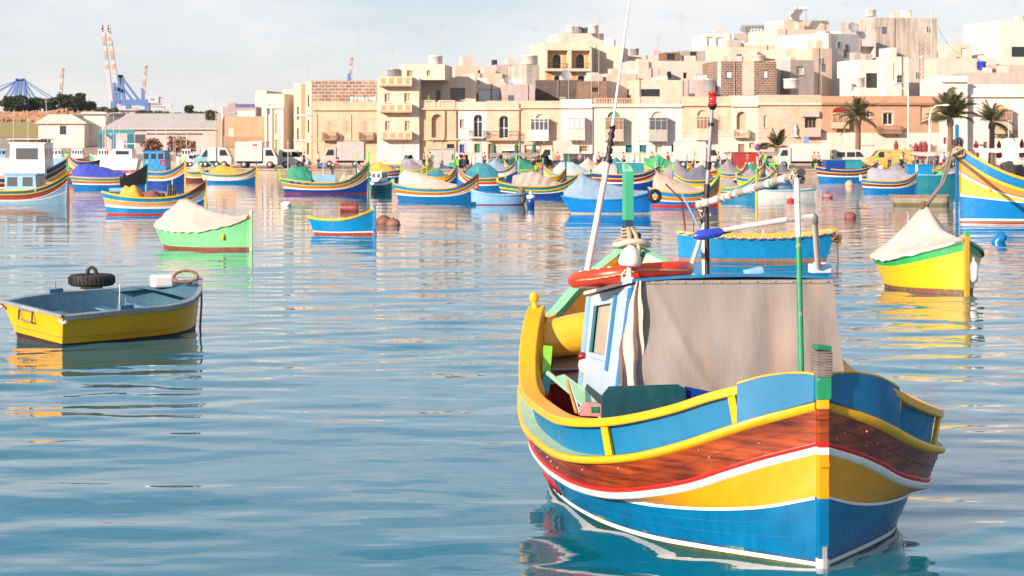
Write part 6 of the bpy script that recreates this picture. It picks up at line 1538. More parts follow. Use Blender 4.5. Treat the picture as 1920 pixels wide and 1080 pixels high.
hE = House('white house with a blue door and slender balcony between two honey stone houses', 859, 912, 191, DF, 8, PL6, openings=[W2(862, 870, 224, 240, m=WOODC, g=WOODG), ('win', 888, 905, 215, 259, dict(arch=1.0, n=2, t=.3, deep=.5, g=DGLASS)), ('door', 862, 871, 271, 290, dict(m=BDOOR)), ('door', 890, 900, 270, 290, dict(m=GDOOR))])
hE.strip('cornice', 859, 912, 204, 206, LIME3, .3); hE.strip('parapet_band', 859, 912, 191, 203, LIME3, .03); hE.surround(862, 871, 271, 292, LIME2, 3); hE.surround(890, 900, 270, 292, LIME2, 3); hE.strip('string_course', 859, 912, 260, 262, PL3, .15)
hE.balcony(880, 908, 245, 259, PL1, .8, 'iron')
hF = House('peach stone house with white arched balcony door over an awning shop', 912, 976, 189, DF, 8, LIME2, openings=[('win', 936, 954, 217, 259, dict(arch=1.0, n=2, t=.55, deep=.5, g=DGLASS)), ('door', 916, 925, 270, 299, dict(m=WOODB)), ('garage', 941, 966, 279, 299, dict(m=GDOOR))])
hF.strip('cornice', 912, 976, 204, 206, LIME3, .3); hF.balcony(912, 971, 246, 263, LIME2, .9, 'iron', LIME1); hF.surround(916, 925, 270, 300, LIME1, 3); hF.strip('shop_sign', 940, 965, 271, 275, PL3, .1)
k = MB(); a_, b_, c_, d_ = hF.R_(941, 966, 276, 281); k.prism([(0, d_), (0, d_ - .06), (-1.3, c_ - .1), (-1.3, c_)], a_, b_, WHT, Matrix(((0, 1, 0, 0), (1, 0, 0, 0), (0, 0, 1, 0), (0, 0, 0, 1)))); k.build('awning', hF.root); hF.pipe(974, 195, 285, mat('pipe_rust', (.32, .12, .06), .6, 'paint'))
hG = House('peach stone house with white enclosed balcony and terracotta framed garage', 976, 1052, 189, DF, 8, LIME2, openings=[('dark', 1004, 1023, 214, 224, dict(arch=1.0, g=LIME3)), ('garage', 984, 1014, 272, 299, dict(m=WOODB, g=WOODW)), ('dark', 1036, 1047, 273, 283, dict(g=WOODB))])
hG.strip('cornice', 976, 1052, 201, 203, LIME3, .3); hG.boxbalcony(994, 1028, 222, 263, WOODW, 1.1, 4, .48, PGLASS, 2); hG.surround(984, 1014, 272, 300, LIME1, 4); hG.surround(1036, 1047, 273, 284, LIME1, 4); hG.strip('string_course', 976, 1052, 263, 265, LIME3, .1)
hH = House('smooth white house with pinkish enclosed balcony left of the antenna mast', 1052, 1110, 186, DF, 8, PL1, openings=[('dark', 1087, 1101, 274, 284, dict(g=WOODB))])
hH.strip('cornice', 1052, 1110, 201, 203, PL1, .3); hH.boxbalcony(1066, 1096, 220, 262, plast('balcony_pinkwhite', .74, .62, .56), 1.1, 3, .5, WOODW); hH.surround(1087, 1101, 274, 284, LIME1, 2)
hI = House('pale green washed house with a brown pink enclosed balcony and stone balustrade', 1110, 1191, 195, DF, 8, PL5, openings=[('dark', 1139, 1163, 209, 220, dict(arch=.85, g=mat('arch_green', (.10, .28, .17), .6, 'paint'))), ('dark', 1173, 1185, 272, 290, dict(g=TEAL))], para=.1)
hI.strip('cornice', 1110, 1191, 198, 201, LIME3, .3); hI.balustrade(1113, 1150, 184, 195, LIME1); hI.balustrade(1152, 1187, 184, 195, LIME1); hI.boxbalcony(1134, 1168, 220, 264, WOODP, 1.1, 4, .5, WOODB); hI.pipe(1111, 200, 290, GREY)
hJ = House('bluish white house with a grey enclosed balcony left of the beacon mast', 1191, 1278, 195, DF, 8, PL6, openings=[('dark', 1221, 1246, 209, 220, dict(arch=.9, g=LIME3)), ('dark', 1199, 1212, 272, 290, dict(g=TEAL)), W2(1229, 1241, 272, 286, m=PL1, g=WOODC), ('dark', 1259, 1272, 271, 285, {})], para=.1)
hJ.strip('cornice', 1191, 1278, 198, 201, LIME3, .3); hJ.balustrade(1196, 1231, 183, 195, LIME3); hJ.balustrade(1238, 1273, 183, 195, LIME3); hJ.boxbalcony(1216, 1250, 220, 264, mat('balcony_grey', (.46, .44, .40), .6, 'paint'), 1.1, 3, .48, PGLASS, 2); hJ.strip('string_course', 1191, 1278, 262, 264, PL6, .1)
hK = House('peach house behind the beacon mast with a wide enclosed balcony', 1278, 1371, 181, DF, 8, LIME2, openings=[('dark', 1307, 1329, 206, 219, dict(arch=1.0, g=LIME1)), ('shut', 1344, 1354, 218, 243, dict(m=WOODC)), ('dark', 1313, 1327, 270, 278, {}), ('blank', 1346, 1356, 270, 296, dict(m=PL3))])
hK.strip('cornice', 1278, 1371, 196, 199, LIME1, .3); hK.boxbalcony(1304, 1332, 218, 262, plast('balcony_peach', .72, .56, .45), 1.0, 4, .48, WOODB); hK.strip('string_course', 1278, 1371, 253, 255, PL3, .1); hK.strip('ground_floor_render', 1278, 1371, 255.5, 300, PL3, .02)
hL = House('ivory house with arched niche and small peach stone balcony', 1371, 1421, 179, DF, 8, plast('plaster_ivory', .66, .63, .53), openings=[('win', 1381, 1400, 209, 243, dict(arch=1.0, m=WOODC, g=WOODC, n=2, deep=.5)), ('door', 1384, 1396, 270, 292, dict(m=WOODB)), ('dark', 1345 + 60, 1415, 268, 278, dict(g=WOODC))])
hL.strip('cornice', 1371, 1421, 197, 200, PL2, .3); hL.balcony(1375, 1403, 243, 258, WOODC, .9, 'lattice', LIME1)
hM = House('weathered pink stone house front with one small tall window', 1421, 1486, 178, DF, 8, stone('limestone_pinkish', .62, .45, .36), openings=[W2(1432, 1438, 217, 239, m=PL3, g=WOODB), ('dark', 1426, 1440, 269, 280, {})])
hM.strip('cornice', 1421, 1486, 193, 197, LIME3, .3); hM.strip('string_course', 1421, 1486, 255, 257, PL3, .1)
hN = House('rosy stone house with a saint statue niche and a pedimented balcony door', 1486, 1540, 178, DF, 8, stone('limestone_rose', .62, .42, .31), openings=[('win', 1509, 1531, 220, 240, dict(m=WOODB, g=DGLASS, n=3, deep=.4)), ('win', 1483 + 24, 1524, 268, 292, dict(arch=1.0, m=WOODB, g=WOODB, n=2))])
hN.strip('cornice', 1486, 1540, 193, 197, LIME3, .3); hN.balcony(1506, 1537, 240, 256, WOODP, .9, 'solid'); hN.strip('pediment', 1503, 1535, 208, 219, PL4, .5)
k = MB(); a_, b_, c_, d_ = hN.R_(1487, 1495, 233, 254); cx_ = (a_ + b_) / 2; k.lathe([(.22, 0), (.20, .5), (.24, .9), (.12, 1.08), (.13, 1.2), (.09, 1.33), (0, 1.36)], (cx_, -.25, c_), PL1, 10); k.bx(cx_ - .3, cx_ + .3, -.5, -.003, c_ - .2, c_ - .003, LIME3); k.build('statue', hN.root); hN.strip('niche_back', 1485.5, 1496, 231, 254, GREYB, .03)
hO = House('long brown stone palazzo with a white painted ground floor behind the palms', 1540, 1764, 180, DF, 9, BRN, openings=[('win', 1562, 1578, 214, 234, dict(m=WOODC, g=DGLASS, n=3, t=.3)), W2(1618, 1632, 207, 222, m=WOODW, g=DGLASS), ('win', 1656, 1674, 211, 234, dict(m=WOODW, g=DGLASS, n=2, arch=.5)), ('win', 1726, 1742, 200, 228, dict(m=WOODC, g=WOODC, n=2, t=.4)),
        ('dark', 1564, 1581, 267, 280, dict(g=WOODB)), ('win', 1615, 1638, 263, 272, dict(n=3, g=DGLASS)), ('door', 1657, 1673, 263, 292, dict(m=WOODB)), ('dark', 1724, 1742, 258, 270, {})])
hO.strip('cornice', 1540, 1764, 193, 197, mat('stone_dark_edge', (.30, .17, .10), .8, 'plaster'), .35); hO.strip('ground_floor_render', 1540, 1764, 249, 302, PL3, .02); hO.balcony(1646, 1689, 236, 251, WOODB, 1.0, 'lattice', mat('stone_deep_brown', (.26, .15, .09), .8, 'plaster'))  # balcony slab in a darker brown stone than the wall
hO.boxbalcony(1558, 1590, 213, 240, LIME1, .8, 3, .4, WOODB, 2); hO.surround(1656, 1674, 211, 234, LIME2, 3)
k = MB(); a_, b_, c_, d_ = hO.R_(1561, 1588, 201, 210); k.prism([(a_ + (b_ - a_) * (.5 - .5 * math.cos(t)), c_ + (d_ - c_) * math.sin(t)) for t in np.linspace(0, math.pi, 10)], -.12, -.003, DRED); k.build('fanlight', hO.root)
hQ = House('tall white corner house with a big arched window beside the tallest palm', 1764, 1814, 142, DF - 1, 12, PL1, openings=[('win', 1775, 1800, 163, 206, dict(arch=1.0, m=PL2, n=3, t=.25, g=PL3, deep=.5)), ('dark', 1759 + 10, 1776, 258, 270, dict(g=WOODB))])
hQ.strip('cornice', 1764, 1814, 151, 154, PL1, .4); hQ.strip('string_course', 1764, 1814, 206, 209, LIME2, .3)
hR = House('broad white house with an ochre enclosed balcony at the right edge', 1814, 1990, 158, DF, 12, PL1, openings=[('dark', 1866, 1886, 196, 206, dict(arch=1.0, g=PLO)), ('dark', 1844, 1852, 266, 280, dict(g=WOODB)), ('dark', 1863, 1872, 255, 260, dict(g=WOODC)), ('dark', 1876, 1883, 255, 260, dict(g=WOODC))])
hR.strip('cornice', 1814, 1990, 178, 182, PL1, .4); hR.boxbalcony(1862, 1894, 205, 250, mat('balcony_tan', (.60, .44, .29), .6, 'paint'), 1.0, 3, .55, WOODB); hR.strip('wall_sign', 1896, 1908, 243, 257, mat('sign_rose', (.45, .16, .13), .6, 'paint'), .08)
k = MB(); a_, b_, c_, d_ = hR.R_(1896, 1908, 243, 257)
for i in range(4): k.bx(a_ + .12, b_ - .12 - .1 * (i % 2), -.095, -.085, c_ + .18 + i * .19, c_ + .25 + i * .19, PL1)
k.build('sign_lettering', hR.root)

# ---- the upper town, nearer blocks first
def up(label, x0, x1, yt, D, m, rot=18, depth=8, ops=(), para=.4, yb=None, **kw):
    rot = rot * 1.6 + 2
    h_ = House(label, x0, x1, yt, D, depth, m, rot=rot, openings=ops, para=para, z0=2.0 if yb is None else None, yb=yb, **kw)
    q = random.Random(int(x0 * 7 + yt))
    if h_.w > 2.2 and yb is None:
        for i in range(q.choice((1, 2, 2))):
            a_ = q.uniform(.2, h_.w - 1.6); w_ = q.uniform(.8, 1.6); k = MB(); k.bx(a_, a_ + w_, 1 + i * 1.8, 2.4 + i * 1.8, h_.zr + .003, h_.h + q.uniform(.3, 1.3), q.choice((PL1, PL3, PL4, LIME3))); k.build('roof_box', h_.root)
        if q.random() < .6: a_ = q.uniform(.2, h_.w - .3); k = MB(); k.tube([(a_, -.08, 0), (a_, -.08, h_.h)], .06, q.choice((PL4, GREY, WOODB)), 5); k.build('drainpipe', h_.root)
        if not ops:
            for i in range(q.choice((1, 1, 2, 3)) if h_.w > 2.5 else 0):
                a_ = q.uniform(.4, h_.w - 1.3); zt_ = h_.h - q.uniform(.9, 2.4); k = MB(); k.bx(a_, a_ + .75, -.04, -.004, zt_ - 1.1, zt_, q.choice((WOODW, WOODB, GREY))); o = k.build('window', h_.root)
                for j in (0, 1): k = MB(); k.bx(a_ + .07 + j * .34, a_ + .34 + j * .34, -.05, -.041, zt_ - 1.03, zt_ - .07, PGLASS); k.build('pane', o)
    return h_
up('beige house with stepped roof left of the grey concrete stair tower', 853, 932, 123, 262, PL2, 10, 8, [('dark', 896, 906, 132, 142, {})])
up('cream house with roof balustrade above the brown framed window', 888, 942, 137, 252, PL2, 8, 7)
up('grey beige flat block with two tall dark windows', 930, 989, 121, 256, PL4, 6, 9, [('dark', 951, 957, 128, 145, {}), ('dark', 972, 981, 128, 145, {})])
up('rough grey concrete stair tower left of the yellow loggia house', 987, 1011, 121, 250, CONC, 12, 9)
hS = up('low cream house with a glazed white sunroom on its terrace', 889, 943, 157, 246, PL2, 6, 5, [('dark', 891, 897, 175, 189, {}), ('win', 898, 936, 167, 191, dict(m=WOODW, g=mat('sunroom_glass', (.50, .58, .64), .15, 'glass'), n=4, t=.3))])
up('low grey beige wall house right of the glazed sunroom', 942, 1003, 158, 244, PL4, 3, 5)
up('dark weathered block wall building with no windows', 1005, 1091, 150, 249, mat('block_dark', (.15, .12, .11), .9, 'block', bw=.8, rh=.4, mo=.02), 0, 7)
hY = up('yellow house with two storeys of arched loggias and steel tanks on top', 1020, 1106, 80, 268, PL2, 5, 11, [('dark', 1036, 1053, 102, 131, dict(arch=1.0, deep=1.2)), ('dark', 1080, 1097, 102, 131, dict(arch=1.0, deep=1.2)), ('dark', 1039, 1052, 142, 153, dict(arch=.5, deep=1.0)), ('dark', 1083, 1097, 142, 153, dict(arch=.5, deep=1.0))])
for x0_, x1_2 in ((1024, 1062), (1069, 1104)):
    hY.strip('loggia_wall', x0_, x1_2, 97, 102, PLO, .03); hY.balcony(x0_, x1_2, 119, 131, PLO, .9, 'iron', PL2)
    hY.strip('loggia_wall', x0_, x0_ + 11, 102, 152, PLO, .03); hY.strip('loggia_wall', x1_2 - 7, x1_2, 102, 152, PLO, .03)
hY.strip('string_course', 1020, 1106, 90, 95, PL2, 1.0); hY.strip('string_course', 1020, 1106, 131, 134, PL2, 1.0); hY.strip('pillar', 1062, 1069, 95, 131, PL2, .95); hY.strip('pillar', 1020, 1024, 95, 131, PL2, .95); hY.strip('pillar', 1103.5, 1106, 95, 131, PL2, .95)
up('beige rooftop box carrying the steel water tanks', 1046, 1132, 62, 272, PL3, 5, 7, yb=88, name='rooftop_room', cat='rooftop room')
up('long cream side block sloping down right of the yellow loggia house', 1106, 1166, 86, 272, PL2, -6, 12, [('dark', 1114, 1121, 135, 151, {})])
up('small brown rubble hut behind the balustrade of the pale green house', 1086, 1138, 152, 243, mat('rubble_brown', (.30, .19, .13), .9, 'block', bw=.5, rh=.3), 0, 5, [('dark', 1110, 1122, 164, 172, {})])
up('pinkish stone house with a slanting stair wall behind the pale green house', 1137, 1198, 138, 247, LIME3, 10, 8)
up('bare stone roof terrace with a wide dark opening', 1194, 1280, 150, 243, LIME3, 4, 6, [('dark', 1202, 1238, 167, 181, {})])
up('long grey rendered wall house right of the wide dark opening', 1278, 1330, 150, 244, PL4, 2, 6)
up('long mauve beige house with a few small windows and low roof', 1180, 1347, 114, 258, plast('plaster_mauve', .68, .56, .50), 2, 9, [('dark', 1252, 1259, 134, 146, {}), ('dark', 1281, 1288, 136, 147, {}), ('dark', 1304, 1320, 140, 149, {})])
up('pink cream annex with a small recess behind the stone hut', 1196, 1250, 128, 251, PL3, 6, 6)
up('weathered rooftop shed with brown doors above the mauve beige house', 1247, 1275, 98, 264, mat('shed_brown', (.20, .12, .08), .8, 'plaster'), 4, 4, [('dark', 1251, 1266, 101, 112, {})], .1, yb=116, name='rooftop_shed', cat='shed', group=None)
up('grey corrugated rooftop shed with a dark doorway', 1272, 1323, 95, 266, GREYB, 4, 4, [('dark', 1294, 1307, 97, 112, {})], .1, yb=116, name='rooftop_shed', cat='shed', group=None)
up('white villa with open corner frames against the sky', 1322, 1376, 63, 285, PL1, 4, 8, [('dark', 1326, 1338, 69, 87, dict(g=mat('sky_opening', (.55, .62, .70), .6, 'flat'))), ('dark', 1343, 1356, 70, 87, dict(g=MATS['sky_opening']))])
up('grey flat roofed block right of the white villa frames', 1376, 1454, 63, 290, PL4, 4, 8, [('dark', 1408, 1420, 73, 83, {})])
up('sandy stone house with low tank above the two tone brick tower', 1362, 1474, 84, 268, PL2, 6, 8, [('dark', 1459, 1472, 98, 109, {})])
up('pale rubble annex in front of the sandy stone house', 1367, 1420, 88, 262, LIME3, 3, 5)
hT = up('two tone block tower with alternating cream and dark brick faces', 1346, 1456, 115, 246, mat('brick_dark', (.26, .17, .12), .9, 'block', bw=.62, rh=.30, mo=.04, mc=(.50, .40, .32), c2=(.18, .11, .08)), 4, 8, [W2(1360, 1372, 133, 146, m=PL6, g=PALEB), W2(1430, 1439, 132, 146, m=WOODW, g=WOODW)])
hT.strip('cream_face', 1345.5, 1352, 115.5, 178, PL1, .03); hT.strip('cream_face', 1392, 1414, 115.5, 178, LIME3, .03)
up('shaded grey beige house with one white window right of the brick tower', 1482, 1526, 112, 250, PL4, 16, 8, [W2(1493, 1507, 124, 140, m=WOODW, g=WOODC, n=3)])
up('bright white wall strip right of the brick tower', 1455, 1484, 116, 252, PL1, 0, 6)
up('cream house with an apricot wall panel under the big white block', 1472, 1526, 90, 262, PL2, 8, 8)
up('tall beige block between the apricot wall and the white block', 1523, 1560, 90, 257, plast('plaster_sand', .62, .49, .38), 12, 10)
up('big pale pink house crowning the town', 1458, 1556, 54, 280, PL3, 10, 10)
up('grey rooftop room with solar heater on the pale pink house', 1470, 1556, 37, 283, PL3, 12, 6, yb=60, name='rooftop_room', cat='rooftop room', group='rooftop rooms of the town')
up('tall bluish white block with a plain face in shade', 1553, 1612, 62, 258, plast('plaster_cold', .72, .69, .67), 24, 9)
up('white house with cut out corner terrace below the water tank', 1577, 1642, 58, 268, PL1, 12, 9, [('dark', 1611, 1640, 87, 112, dict(g=PL3, deep=1.2))])
hU = up('massive weathered concrete gable wall, highest building on the right', 1641, 1757, 33, 276, CONC, 6, 14)
up('lower shoulder of the weathered concrete building', 1704, 1760, 109, 262, plast('plaster_lilac', .56, .50, .48), 6, 8)
up('cream house with a tall dark glass door on its terrace', 1612, 1660, 112, 250, PL1, 8, 7, [('dark', 1624, 1646, 137, 165, {})])
up('white house with a small four pane window left of the lattice mast', 1660, 1704, 106, 249, PL1, 6, 7, [('win', 1682, 1694, 141, 155, dict(n=2, t=.5, m=GREY, g=DGLASS)), ('dark', 1675, 1677, 118, 152, dict(g=PL4))])
up('long low beige house with blue barrel on its roof', 1756, 1868, 109, 258, PL3, 4, 9)
up('small cream roof cabin with pale door above the long low beige house', 1787, 1822, 83, 264, PL2, 6, 5, [('blank', 1802, 1813, 90, 104, dict(m=WOODW))], yb=112, name='rooftop_room', cat='rooftop room')
up('narrow pinkish terrace houses along the skyline at the right', 1820, 1874, 89, 275, PL3, 4, 8)
hV = up('tall white modern block with a dark strip window at the right edge', 1873, 1990, 38, 262, PL1, 5, 12, [('dark', 1897, 1980, 88, 107, {})])
up('plain grey wall house behind the broad white house', 1815, 1990, 136, 248, PL4, 0, 10)
up('reddish roof terrace wall behind the blue barrel', 1850, 1990, 122, 254, plast('plaster_rosy', .60, .40, .36), 0, 6, para=.8)
for i, (lab, a_, b_, t_, D_, m_) in enumerate((('distant beige roofline left of the white villa', 1165, 1250, 103, 285, PL3), ('distant grey roofline behind the rooftop sheds', 1230, 1330, 101, 300, PL4), ('distant cream roofline behind the cream rooftop room', 838, 930, 134, 275, PL3), ('distant pale roofline behind the lattice mast', 1755, 1850, 100, 290, PL3))):
    up(lab, a_, b_, t_, D_, m_, 3, 8)

# ---- rooftop things
def tank(label, px, yb, D, r_=.6, h_=1.2, m=GALV):
    c_ = pt(px, yb, D); k = MB(); k.lathe([(0, 0), (r_ * .92, 0), (r_ * .92, h_ * .05), (r_, h_ * .12), (r_, h_ * .88), (r_ * 1.06, h_ * .9), (r_ * 1.04, h_), (0, h_ * 1.06)], c_, m, 14)
    tag(k.build('water_tank', None, origin=c_), label, 'water tank', 'water tanks on the roofs')
TW = mat('tank_white', (.70, .67, .62), .5, 'paint', wear=.15)
for lab, px, yb, D, r_, h_, m_ in (('white tank on the cream rooftop room', 816, 123, 239, .9, 1.2, TW), ('small steel tank at the left end of the cream tower roof', 738, 143, 238, .75, .9, GALV), ('large steel tank on the rough stair tower', 992, 121, 252, 1.1, 1.2, TW), ('narrow dark tank beside the large steel tank', 1002, 121, 253, .45, 1.0, GREY),
        ('leftmost tank of the row on the yellow loggia house', 1070, 62, 273, .75, 1.0, TW), ('second tank of the row on the yellow loggia house', 1082, 62, 273, .7, .9, GALV), ('third tank of the row on the yellow loggia house', 1096, 62, 274, .6, .8, GALV), ('rightmost and tallest tank on the yellow loggia house', 1112, 63, 272, .75, 1.2, TW),
        ('small dark chimney pot tank on the grey beige block', 927, 122, 262, .4, .7, DGREY), ('big white bucket tank behind the weathered pink front', 1484, 166, 240, 1.0, 1.2, TW), ('round steel tank over the bluish white house', 1330, 172, 239, .75, 1.6, GALV), ('white bucket tank left of the dark glass door', 1608, 163, 241, .9, 1.2, TW),
        ('white tank at the left of the weathered concrete building', 1632, 31, 280, .8, 1.0, TW), ('white tank at the right of the weathered concrete building', 1698, 33, 279, .85, 1.0, TW), ('steel tank on the sandy stone house', 1422, 115, 262, .8, .8, TW), ('white tank on the pale pink house', 1489, 37, 284, .8, 1.1, TW), ('squat pale tank left of the white bucket tank', 1594, 170, 240, .45, .9, TW), ('little silver tank behind the antenna mast', 1190, 103, 270, .6, .9, GALV)):
    tank(lab, px, yb, D, r_, h_, m_)
tank('blue plastic barrel on the roof of the long low beige house', 1840, 131, 252, .6, 1.1, mat('barrel_blue', (.02, .06, .5), .4, 'paint'))
c_ = pt(1500, 38, 282); k = MB(); k.tube([c_ + Vector((-.9, 0, 1.75)), c_ + Vector((1.0, 0, 1.75))], .28, TW, 10); k.beam(c_ + Vector((-1.2, -.6, .2)), c_ + Vector((.1, 0, 1.7)), .1, 1.1, GREY); k.tube([c_ + Vector((.9, 0, 0)), c_ + Vector((.9, 0, 1.7))], .06, GREY, 5); o = k.build('solar_water_heater', None, origin=c_); tag(o, 'tilted solar water heater against the sky on the pale pink house', 'solar heater')
c_ = pt(1416, 62, 290); k = MB(); k.tube([c_ + Vector((-1.5, 0, 1.0)), c_ + Vector((1.4, 0, 1.0))], .22, GREY, 10); k.beam(c_ + Vector((-1.7, 0, .1)), c_ + Vector((-1.3, 0, 1.0)), .08, 1.4, GREY)
for i in range(6): k.beam(c_ + Vector((-1.5 + i * .5, -.6, .1)), c_ + Vector((-1.3 + i * .5, .1, .95)), .12, .06, BROWNW)
k.bx(c_.x + 1.2, c_.x + 2.1, c_.y, c_.y + .6, c_.z, c_.z + .9, PL3); tag(k.build('solar_water_heater', None, origin=c_), 'slatted solar heater on the grey block right of the white villa', 'solar heater')
def dish(label, px, py, D, r_=.6):
    c_ = pt(px, py, D); k = MB(); M_ = Matrix.Rotation(R(70), 4, 'X') @ Matrix.Rotation(R(20), 4, 'Y')
    k.lathe([(0, 0), (r_ * .5, .05), (r_, .2)], c_, GALV, 16, M_); k.tube([c_ + Vector((0, .1, -.9)), c_], .04, GREY, 5); tag(k.build('satellite_dish', None, origin=c_), label, 'satellite dish', 'satellite dishes')
dish('grey dish in front of the yellow loggia house', 1061, 142, 250, .75); dish('small dish beside the glazed sunroom', 952, 152, 246, .6); dish('dish on the white house with cut out corner', 1598, 52, 268, .75)
def aerial(label, px, yb, yt, D, els=3, r_=.035):
    a_, b_ = pt(px, yb, D), pt(px, yt, D); k = MB(); k.tube([a_, b_], r_, mat('aerial_metal', (.42, .38, .36), .5, 'flat'), 5)
    q = random.Random(px)
    for i in range(els):
        z_ = b_.z - .15 - i * .35; L_ = q.uniform(.25, .7); k.tube([(b_.x - L_, b_.y, z_), (b_.x + L_, b_.y, z_ + .03)], r_ * .6, MATS['aerial_metal'], 4)
    if els > 1: k.tube([(b_.x - .1, b_.y - .5, b_.z - .5), (b_.x + .1, b_.y + .5, b_.z - .5)], r_ * .6, MATS['aerial_metal'], 4)
    tag(k.build('aerial', None, origin=a_), label, 'aerial', 'aerials on the roofs')
for lab, px, yb, yt, D, e in (('tall thin aerial left of the harbour crane mast', 577, 152, 106, 245, 0), ('very tall aerial right of the lattice crane boom', 669, 152, 48, 245, 1), ('aerial with a knob above the cream tower house', 735, 144, 86, 241, 2), ('tall yagi aerial left of the sky gap', 826, 122, 38, 240, 3), ('tall yagi aerial left of the yellow loggia house', 1002, 118, 48, 252, 2), ('slender yagi aerial right of the yellow loggia house', 1123, 180, 30, 243, 3),
        ('tall many armed aerial between the loggia house and the white villa', 1277, 180, 22, 243, 4), ('low aerial over the distant roofs', 1234, 103, 66, 280, 3), ('aerial beside the solar heater on the pale pink house', 1530, 40, -15, 283, 3), ('lone whip aerial above the cold white block', 1585, 62, 5, 270, 1), ('aerial left of the white tank on the highest building', 1628, 30, -10, 279, 3), ('short aerial near the right roof cabin', 1795, 84, 55, 266, 2), ('forked aerial right of the roof cabin', 1840, 90, 54, 268, 3),
        ('strong aerial left of the tall white modern block', 1854, 132, 52, 255, 4), ('aerial on top of the tall white modern block', 1904, 38, 0, 264, 3), ('thin aerial on the two tone block tower', 1540, 178, 62, 244, 0), ('brown whip over the peach front row', 1066, 186, 150, 240, 0), ('tall pole rising left of the smooth white house', 1109, 190, 75, 239, 1)):
    aerial(lab, px, yb, yt, D, e)
# lattice mast right of the big concrete wall
k = MB(); a_, b_ = pt(1746, 150, 247), pt(1746, 24, 247)
k.tube([a_, b_], .06, PL2, 5); k.tube([b_ + Vector((-.5, 0, -.1)), b_ + Vector((.4, 0, .1))], .03, PL2, 4)
for dx in (-22, -14): 
    p0, p1 = pt(1746 + dx, 160, 247), pt(1746 + dx, 80, 247); k.tube([p0, p1], .05, WOODB, 5)
for i in range(9): k.tube([pt(1724, 160 - i * 9, 247), pt(1732, 152 - i * 9, 247)], .035, WOODB, 4)
k.tube([pt(1734, 80, 247), pt(1747, 40, 247)], .03, PL2, 4); k.tube([pt(1746, 40, 247), pt(1760, 105, 247)], .03, PL2, 4); tag(k.build('lattice_mast', None, origin=a_), 'tall pole with a lattice ladder mast in front of the concrete gable', 'mast')
k = MB(); k.tube([pt(1757, 48, 255) + Vector((0, 0, -t * (1 - t) * 3)) + (pt(1800, 100, 255) - pt(1757, 48, 255)) * t for t in np.linspace(0, 1, 8)], .025, DGREY, 4); tag(k.build('overhead_cable', None, origin=pt(1757, 48, 255)), 'thin cable sagging from the highest building to the right roofs', 'cable')
k = MB()
for i in range(7):
    px = 657 + i * 7; k.grid([[pt(px, 181, 237.5), pt(px + 5 - (i == 3) * 2, 181, 237.5)], [pt(px, 190 - (i % 3) * 1.5, 237.4), pt(px + 4.6, 190 - (i % 2) * 2, 237.4)]], (WHT, CREAM, PALEB)[i % 3])
k.tube([pt(650, 181, 237.5), pt(708, 181, 237.5)], .02, DGREY, 4); tag(k.build('laundry_line', None, origin=pt(650, 181, 237.5)), 'line of white laundry hung in front of the block wall', 'laundry')

# ============================================================= far left: warehouses, trees, cranes
def shed(label, x0, x1, yt, yb, D, depth, m, roofm, ridge=2.2, ops=(), name='warehouse'):
    a, b_ = pt(x0, yb, D), pt(x1, yb, D); zt = pt(x0, yt, D).z - a.z; w = b_.x - a.x
    r_ = empty(name, a, 0, label, 'warehouse', 'warehouses'); k = MB(); k.bx(0, w, 0, depth, -3, zt, m); k.build('wall', r_)
    k = MB(); k.prism([(-.5, zt + .01), (w + .5, zt + .01), (w + .5, zt + .15), (w * .5 + 2, zt + ridge), (w * .5 - 2, zt + ridge), (-.5, zt + .15)], -.6, depth + .6, roofm) if ridge < 2.9 else k.prism([(-.6, zt + .01), (-.6, zt + .15), (depth + .6, zt + ridge), (depth + .6, zt + .01)], -.5, w + .5, roofm, Matrix(((0, 1, 0, 0), (1, 0, 0, 0), (0, 0, 1, 0), (0, 0, 0, 1))))
    k.build('roof', r_)
    for (p0, p1, t_, q_, mm, nm) in ops:
        A, B = pt(p0, q_, D), pt(p1, t_, D); k = MB(); k.bx(A.x - a.x, B.x - a.x, -.06, -.005, A.z - a.z, B.z - a.z, mm); k.build(nm, r_)
    return r_
ROOFG = mat('roof_grey', (.58, .54, .51), .7, 'plaster'); WHS = plast('shed_wall', .70, .64, .58)
shed('pale warehouse with a low gable roof and one black door', 72, 158, 232, 256, 330, 25, WHS, ROOFG, 1.6, [(112, 124, 236, 252, BLACK, 'door')])
shed('tall white boxy store between the two warehouse roofs', 157, 197, 214, 250, 334, 14, PL1, ROOFG, .4)
shed('long warehouse with a wide grey roof reaching the beige workshop', 196, 406, 243, 268, 318, 22, plast('shed_grey', .48, .45, .44), ROOFG, 3.0, [(253, 272, 252, 268, DGREY, 'door'), (275, 380, 250, 252.5, DGREY, 'window_strip'), (275, 403, 245, 247.5, PL1, 'gutter')])
shed('low flat grey hut on the ridge behind the long warehouse', 218, 256, 207, 222, 372, 8, PL4, ROOFG, .2)
shed('small rendered boat shed left of the pale warehouse', 20, 72, 262, 290, 300, 8, plast('shed_tan', .50, .36, .26), ROOFG, .2, [(50, 70, 264, 286, BROWNW, 'door')])
